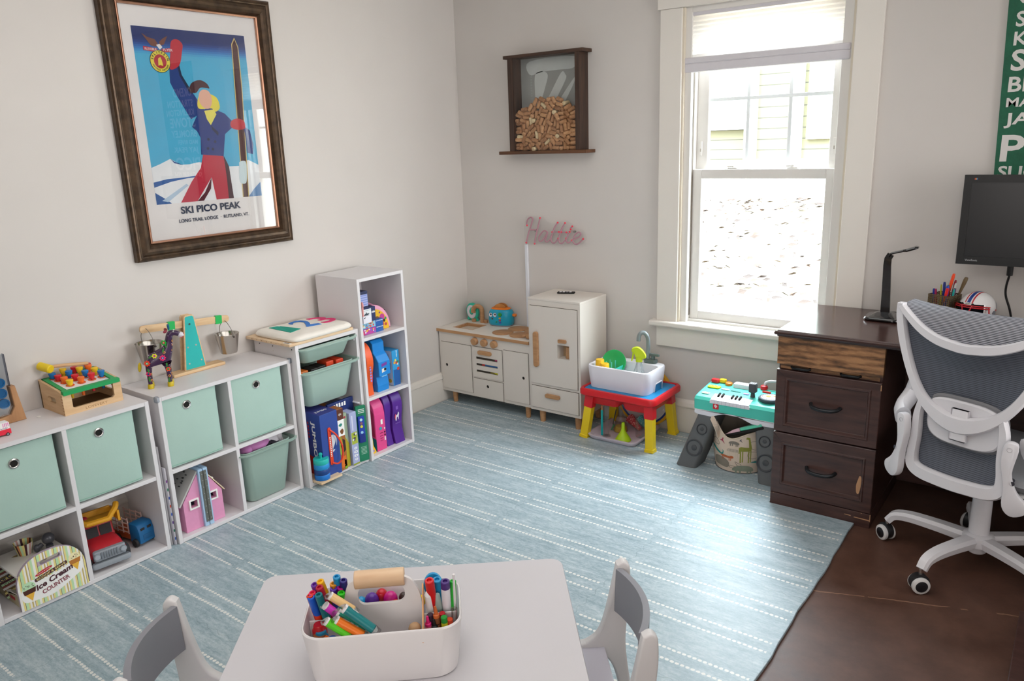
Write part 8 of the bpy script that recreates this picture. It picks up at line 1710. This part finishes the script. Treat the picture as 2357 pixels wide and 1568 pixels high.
lying('#127c80', (-.074, -.066, .172), (-.004, -.082, .116), 'teal labelled paint marker lying on top of the heap', 'x', deco=0, r=.0096)
lying('#149078', (-.088, -.050, .152), (-.024, -.076, .110), 'green teal paint marker half hidden under the top marker', None, deco=3)
lying('#f07818', (-.090, -.072, .150), (-.026, -.082, .108), 'orange labelled paint marker lying at the front', 'x', r=.0096, deco=2)
lying('#58cc1c', (-.108, -.076, .152), (-.054, -.080, .108), 'lime green labelled paint marker lying at the front left', 'x', r=.0092)
# behind the handle: bright stampers
for c, x, y, z, r, lab in (('#5c2a9a', -.030, .055, .112, .0155, 'purple round topped stamper behind the handle'), ('#cc1684', .010, .055, .112, .0155, 'magenta round topped stamper behind the handle'), ('#ee5f14', .021, .040, .100, .0145, 'orange round topped stamper behind the handle'), ('#1a9ad0', -.053, .055, .106, .013, 'light blue round topped stamper behind the handle'), ('#c4182a', -.010, .070, .112, .013, 'red round topped stamper behind the handle'), ('#3a2420', .038, .052, .112, .0105, 'dark brown round topped stamper behind the handle'), ('#f2c80e', .074, .038, .110, .0115, 'yellow round topped stamper right of the handle')):
    tt = thing('stamper', lab, 'stamper', MC @ Vector((x, y, .008)), 0, 'round topped stampers')
    m = MB(tt); m.cyl(MC @ Vector((x, y, .0075)), MC @ Vector((x, y, z-r*.9)), r*.85, mat('#e9e4e2', .35), 18); m.build('barrel'); m = MB(tt); m.ball(MC @ Vector((x, y, z-r*.6)), (r, r, r*1.15), mat(c, .25)); m.build('cap')
# right side
gB = 'pens standing in the right rear compartment'
mk('marker', 'red marker with white tip leaning in the right rear compartment', 'marker', (.098, -.020, .186), (.108, .02, .012), [('barrel', 0, .35, .008, .0085, BW), ('cap', .33, 1, .0098, .0095, mat('#d4161c', .35))], gB)
mk('marker', 'white rounded pen cap below the red marker at right', 'marker', (.094, -.016, .160), (.097, .004, .03), [('barrel', 0, .4, .006, .007, BW), ('cap', .38, .92, .0085, .0082, BW), ('cap', .92, 1, .0082, .004, BW)], gB)
mk('marker', 'white marker with purple end in the right rear compartment', 'marker', (.130, -.018, .180), (.130, .012, .012), [('barrel', 0, .93, .0095, .0095, mat('#ece8f0', .35)), ('cap', .9, 1, .0098, .0092, mat('#4a2a7a', .35))], gB)
mk('marker', 'green marker at the right end of the caddy', 'marker', (.146, -.006, .172), (.136, .008, .012), [('barrel', 0, .6, .008, .0085, mat('#26a632', .35)), ('cap', .58, 1, .0085, .0066, mat('#2fb83a', .35))], gB)
mk('marker', 'light blue squeeze tube behind the red marker', 'marker', (.113, .004, .172), (.116, .04, .012), [('barrel', 0, .7, .0105, .0105, mat('#2fa6da', .35)), ('cap', .7, 1, .010, .0095, mat('#1c96cc', .35))], gB)
mk('marker', 'grey green glue bottle between the red and white pens', 'marker', (.112, -.012, .148), (.114, .006, .012), [('barrel', 0, .75, .009, .009, mat('#8fa39c', .4)), ('cap', .75, 1, .009, .005, mat('#9fb0aa', .4))], gB)
m = MB(); m.curve2d([circ(0, 0, .019, 28, .027), circ(0, 0, .012, 24, .019)[::-1]], .0025, mat('#1c9ad4', .35), MC @ XZ((.104, .020, .150)), bev=.001); m.box(-.003, .003, -.003, .003, -.10, -.02, mat('#1c9ad4', .35), M=MC @ Matrix.Translation((.104, .020, .150))); m.top('scissors', 'light blue scissor handle sticking up behind the red marker', 'scissors', MC @ Vector((.104, .02, .06)))
m = MB(); m.cyl(MC @ Vector((.146, .006, .02)), MC @ Vector((.148, -.022, .196)), .0026, BW, 10); m.top('straw', 'thin white stick standing tallest at the right end of the caddy', 'stick', MC @ Vector((.146, .006, .02)))
m = MB(); m.sweep([MC @ Vector((.081, -.086, .085)), MC @ Vector((.083, .010, .158))], [(-.0015, -.009), (.0015, -.009), (.0015, .009), (-.0015, .009)], wood('#c98f5c', '#dba877', .6, 'y', 8, 6, 'stick_y'), up=(0, 0, 1)); m.top('craft_stick', 'flat wooden craft stick leaning across the right side of the caddy', 'stick', MC @ Vector((.081, -.086, .085)))
def crayon(c, paper, top, base, lab, tip=True):
    a, b = Vector(base), Vector(top); tt = thing('crayon', lab, 'crayon', MC @ a, 0, 'crayons in the right front compartment'); d = b-a; r = .0068
    cut = .80 if tip else .88
    m = MB(tt); p, q = MC @ (a+d*cut), MC @ b; L = (q-p).length; m.lathe([(r*.98, 0), (r*.95, L*.25), (r*.62, L*.3), (r*.34, L), (0, L)] if tip else [(r*.98, 0), (r*.98, L*.9), (r*.8, L), (0, L)], mat(c, .5), zto(p, d), 16); m.build('wax')
    m = MB(tt); m.cyl(MC @ a, MC @ (a+d*cut), r, mat(paper, .6), 16)
    for f in (.60, .68): m.lathe([(r*1.01, 0), (r*1.02, .0004), (r*1.01, .0022)], DK, zto(MC @ (a+d*f), d), 16, cap=False)
    m.build('paper')
crayon('#e01a78', '#e07a8a', (.091, -.046, .120), (.092, -.040, .012), 'hot pink crayon in the front right compartment'); crayon('#1b1b1e', '#cfc6bb', (.103, -.046, .112), (.107, -.040, .012), 'black crayon in the front right compartment'); crayon('#c8642c', '#8d5030', (.108, -.042, .138), (.112, -.032, .012), 'orange brown crayon standing highest of the crayons'); crayon('#3a2438', '#4a3046', (.096, -.036, .118), (.099, -.030, .012), 'dark purple crayon behind the black one', False); crayon('#c41a2a', '#b02030', (.120, -.031, .116), (.122, -.029, .012), 'red crayon behind the green one', False); crayon('#1f9a34', '#d2cf1c', (.124, -.048, .118), (.125, -.044, .012), 'green and yellow crayon in the front right compartment', False); crayon('#dd4a1c', '#d0431c', (.135, -.042, .108), (.135, -.040, .012), 'orange red crayon at the right front rim', False)
mk('pencil_sharpener', 'blue topped clear mini sharpener at the right rim', 'sharpener', (.146, -.036, .128), (.142, -.038, .05), [('barrel', 0, .5, .007, .007, mat('#2a3f7a', .4)), ('cap', .5, 1, .0066, .0064, CL)], None)
m = MB(); m.ball(MC @ Vector((.132, -.060, .088)), (.012, .010, .006), mat('#ece6dc', .6)); m.top('eraser', 'white rounded eraser at the front right rim', 'eraser', MC @ Vector((.132, -.06, .08)))
m = MB(); m.ball(MC @ Vector((.064, -.050, .098)), (.013, .013, .012), mat('#b9946f', .7)); m.ball(MC @ Vector((.066, -.062, .090)), (.009, .008, .007), mat('#c7a482', .7)); m.top('wooden_bead', 'round tan wooden bead in the front of the caddy by the stick', 'bead', MC @ Vector((.064, -.05, .085)))
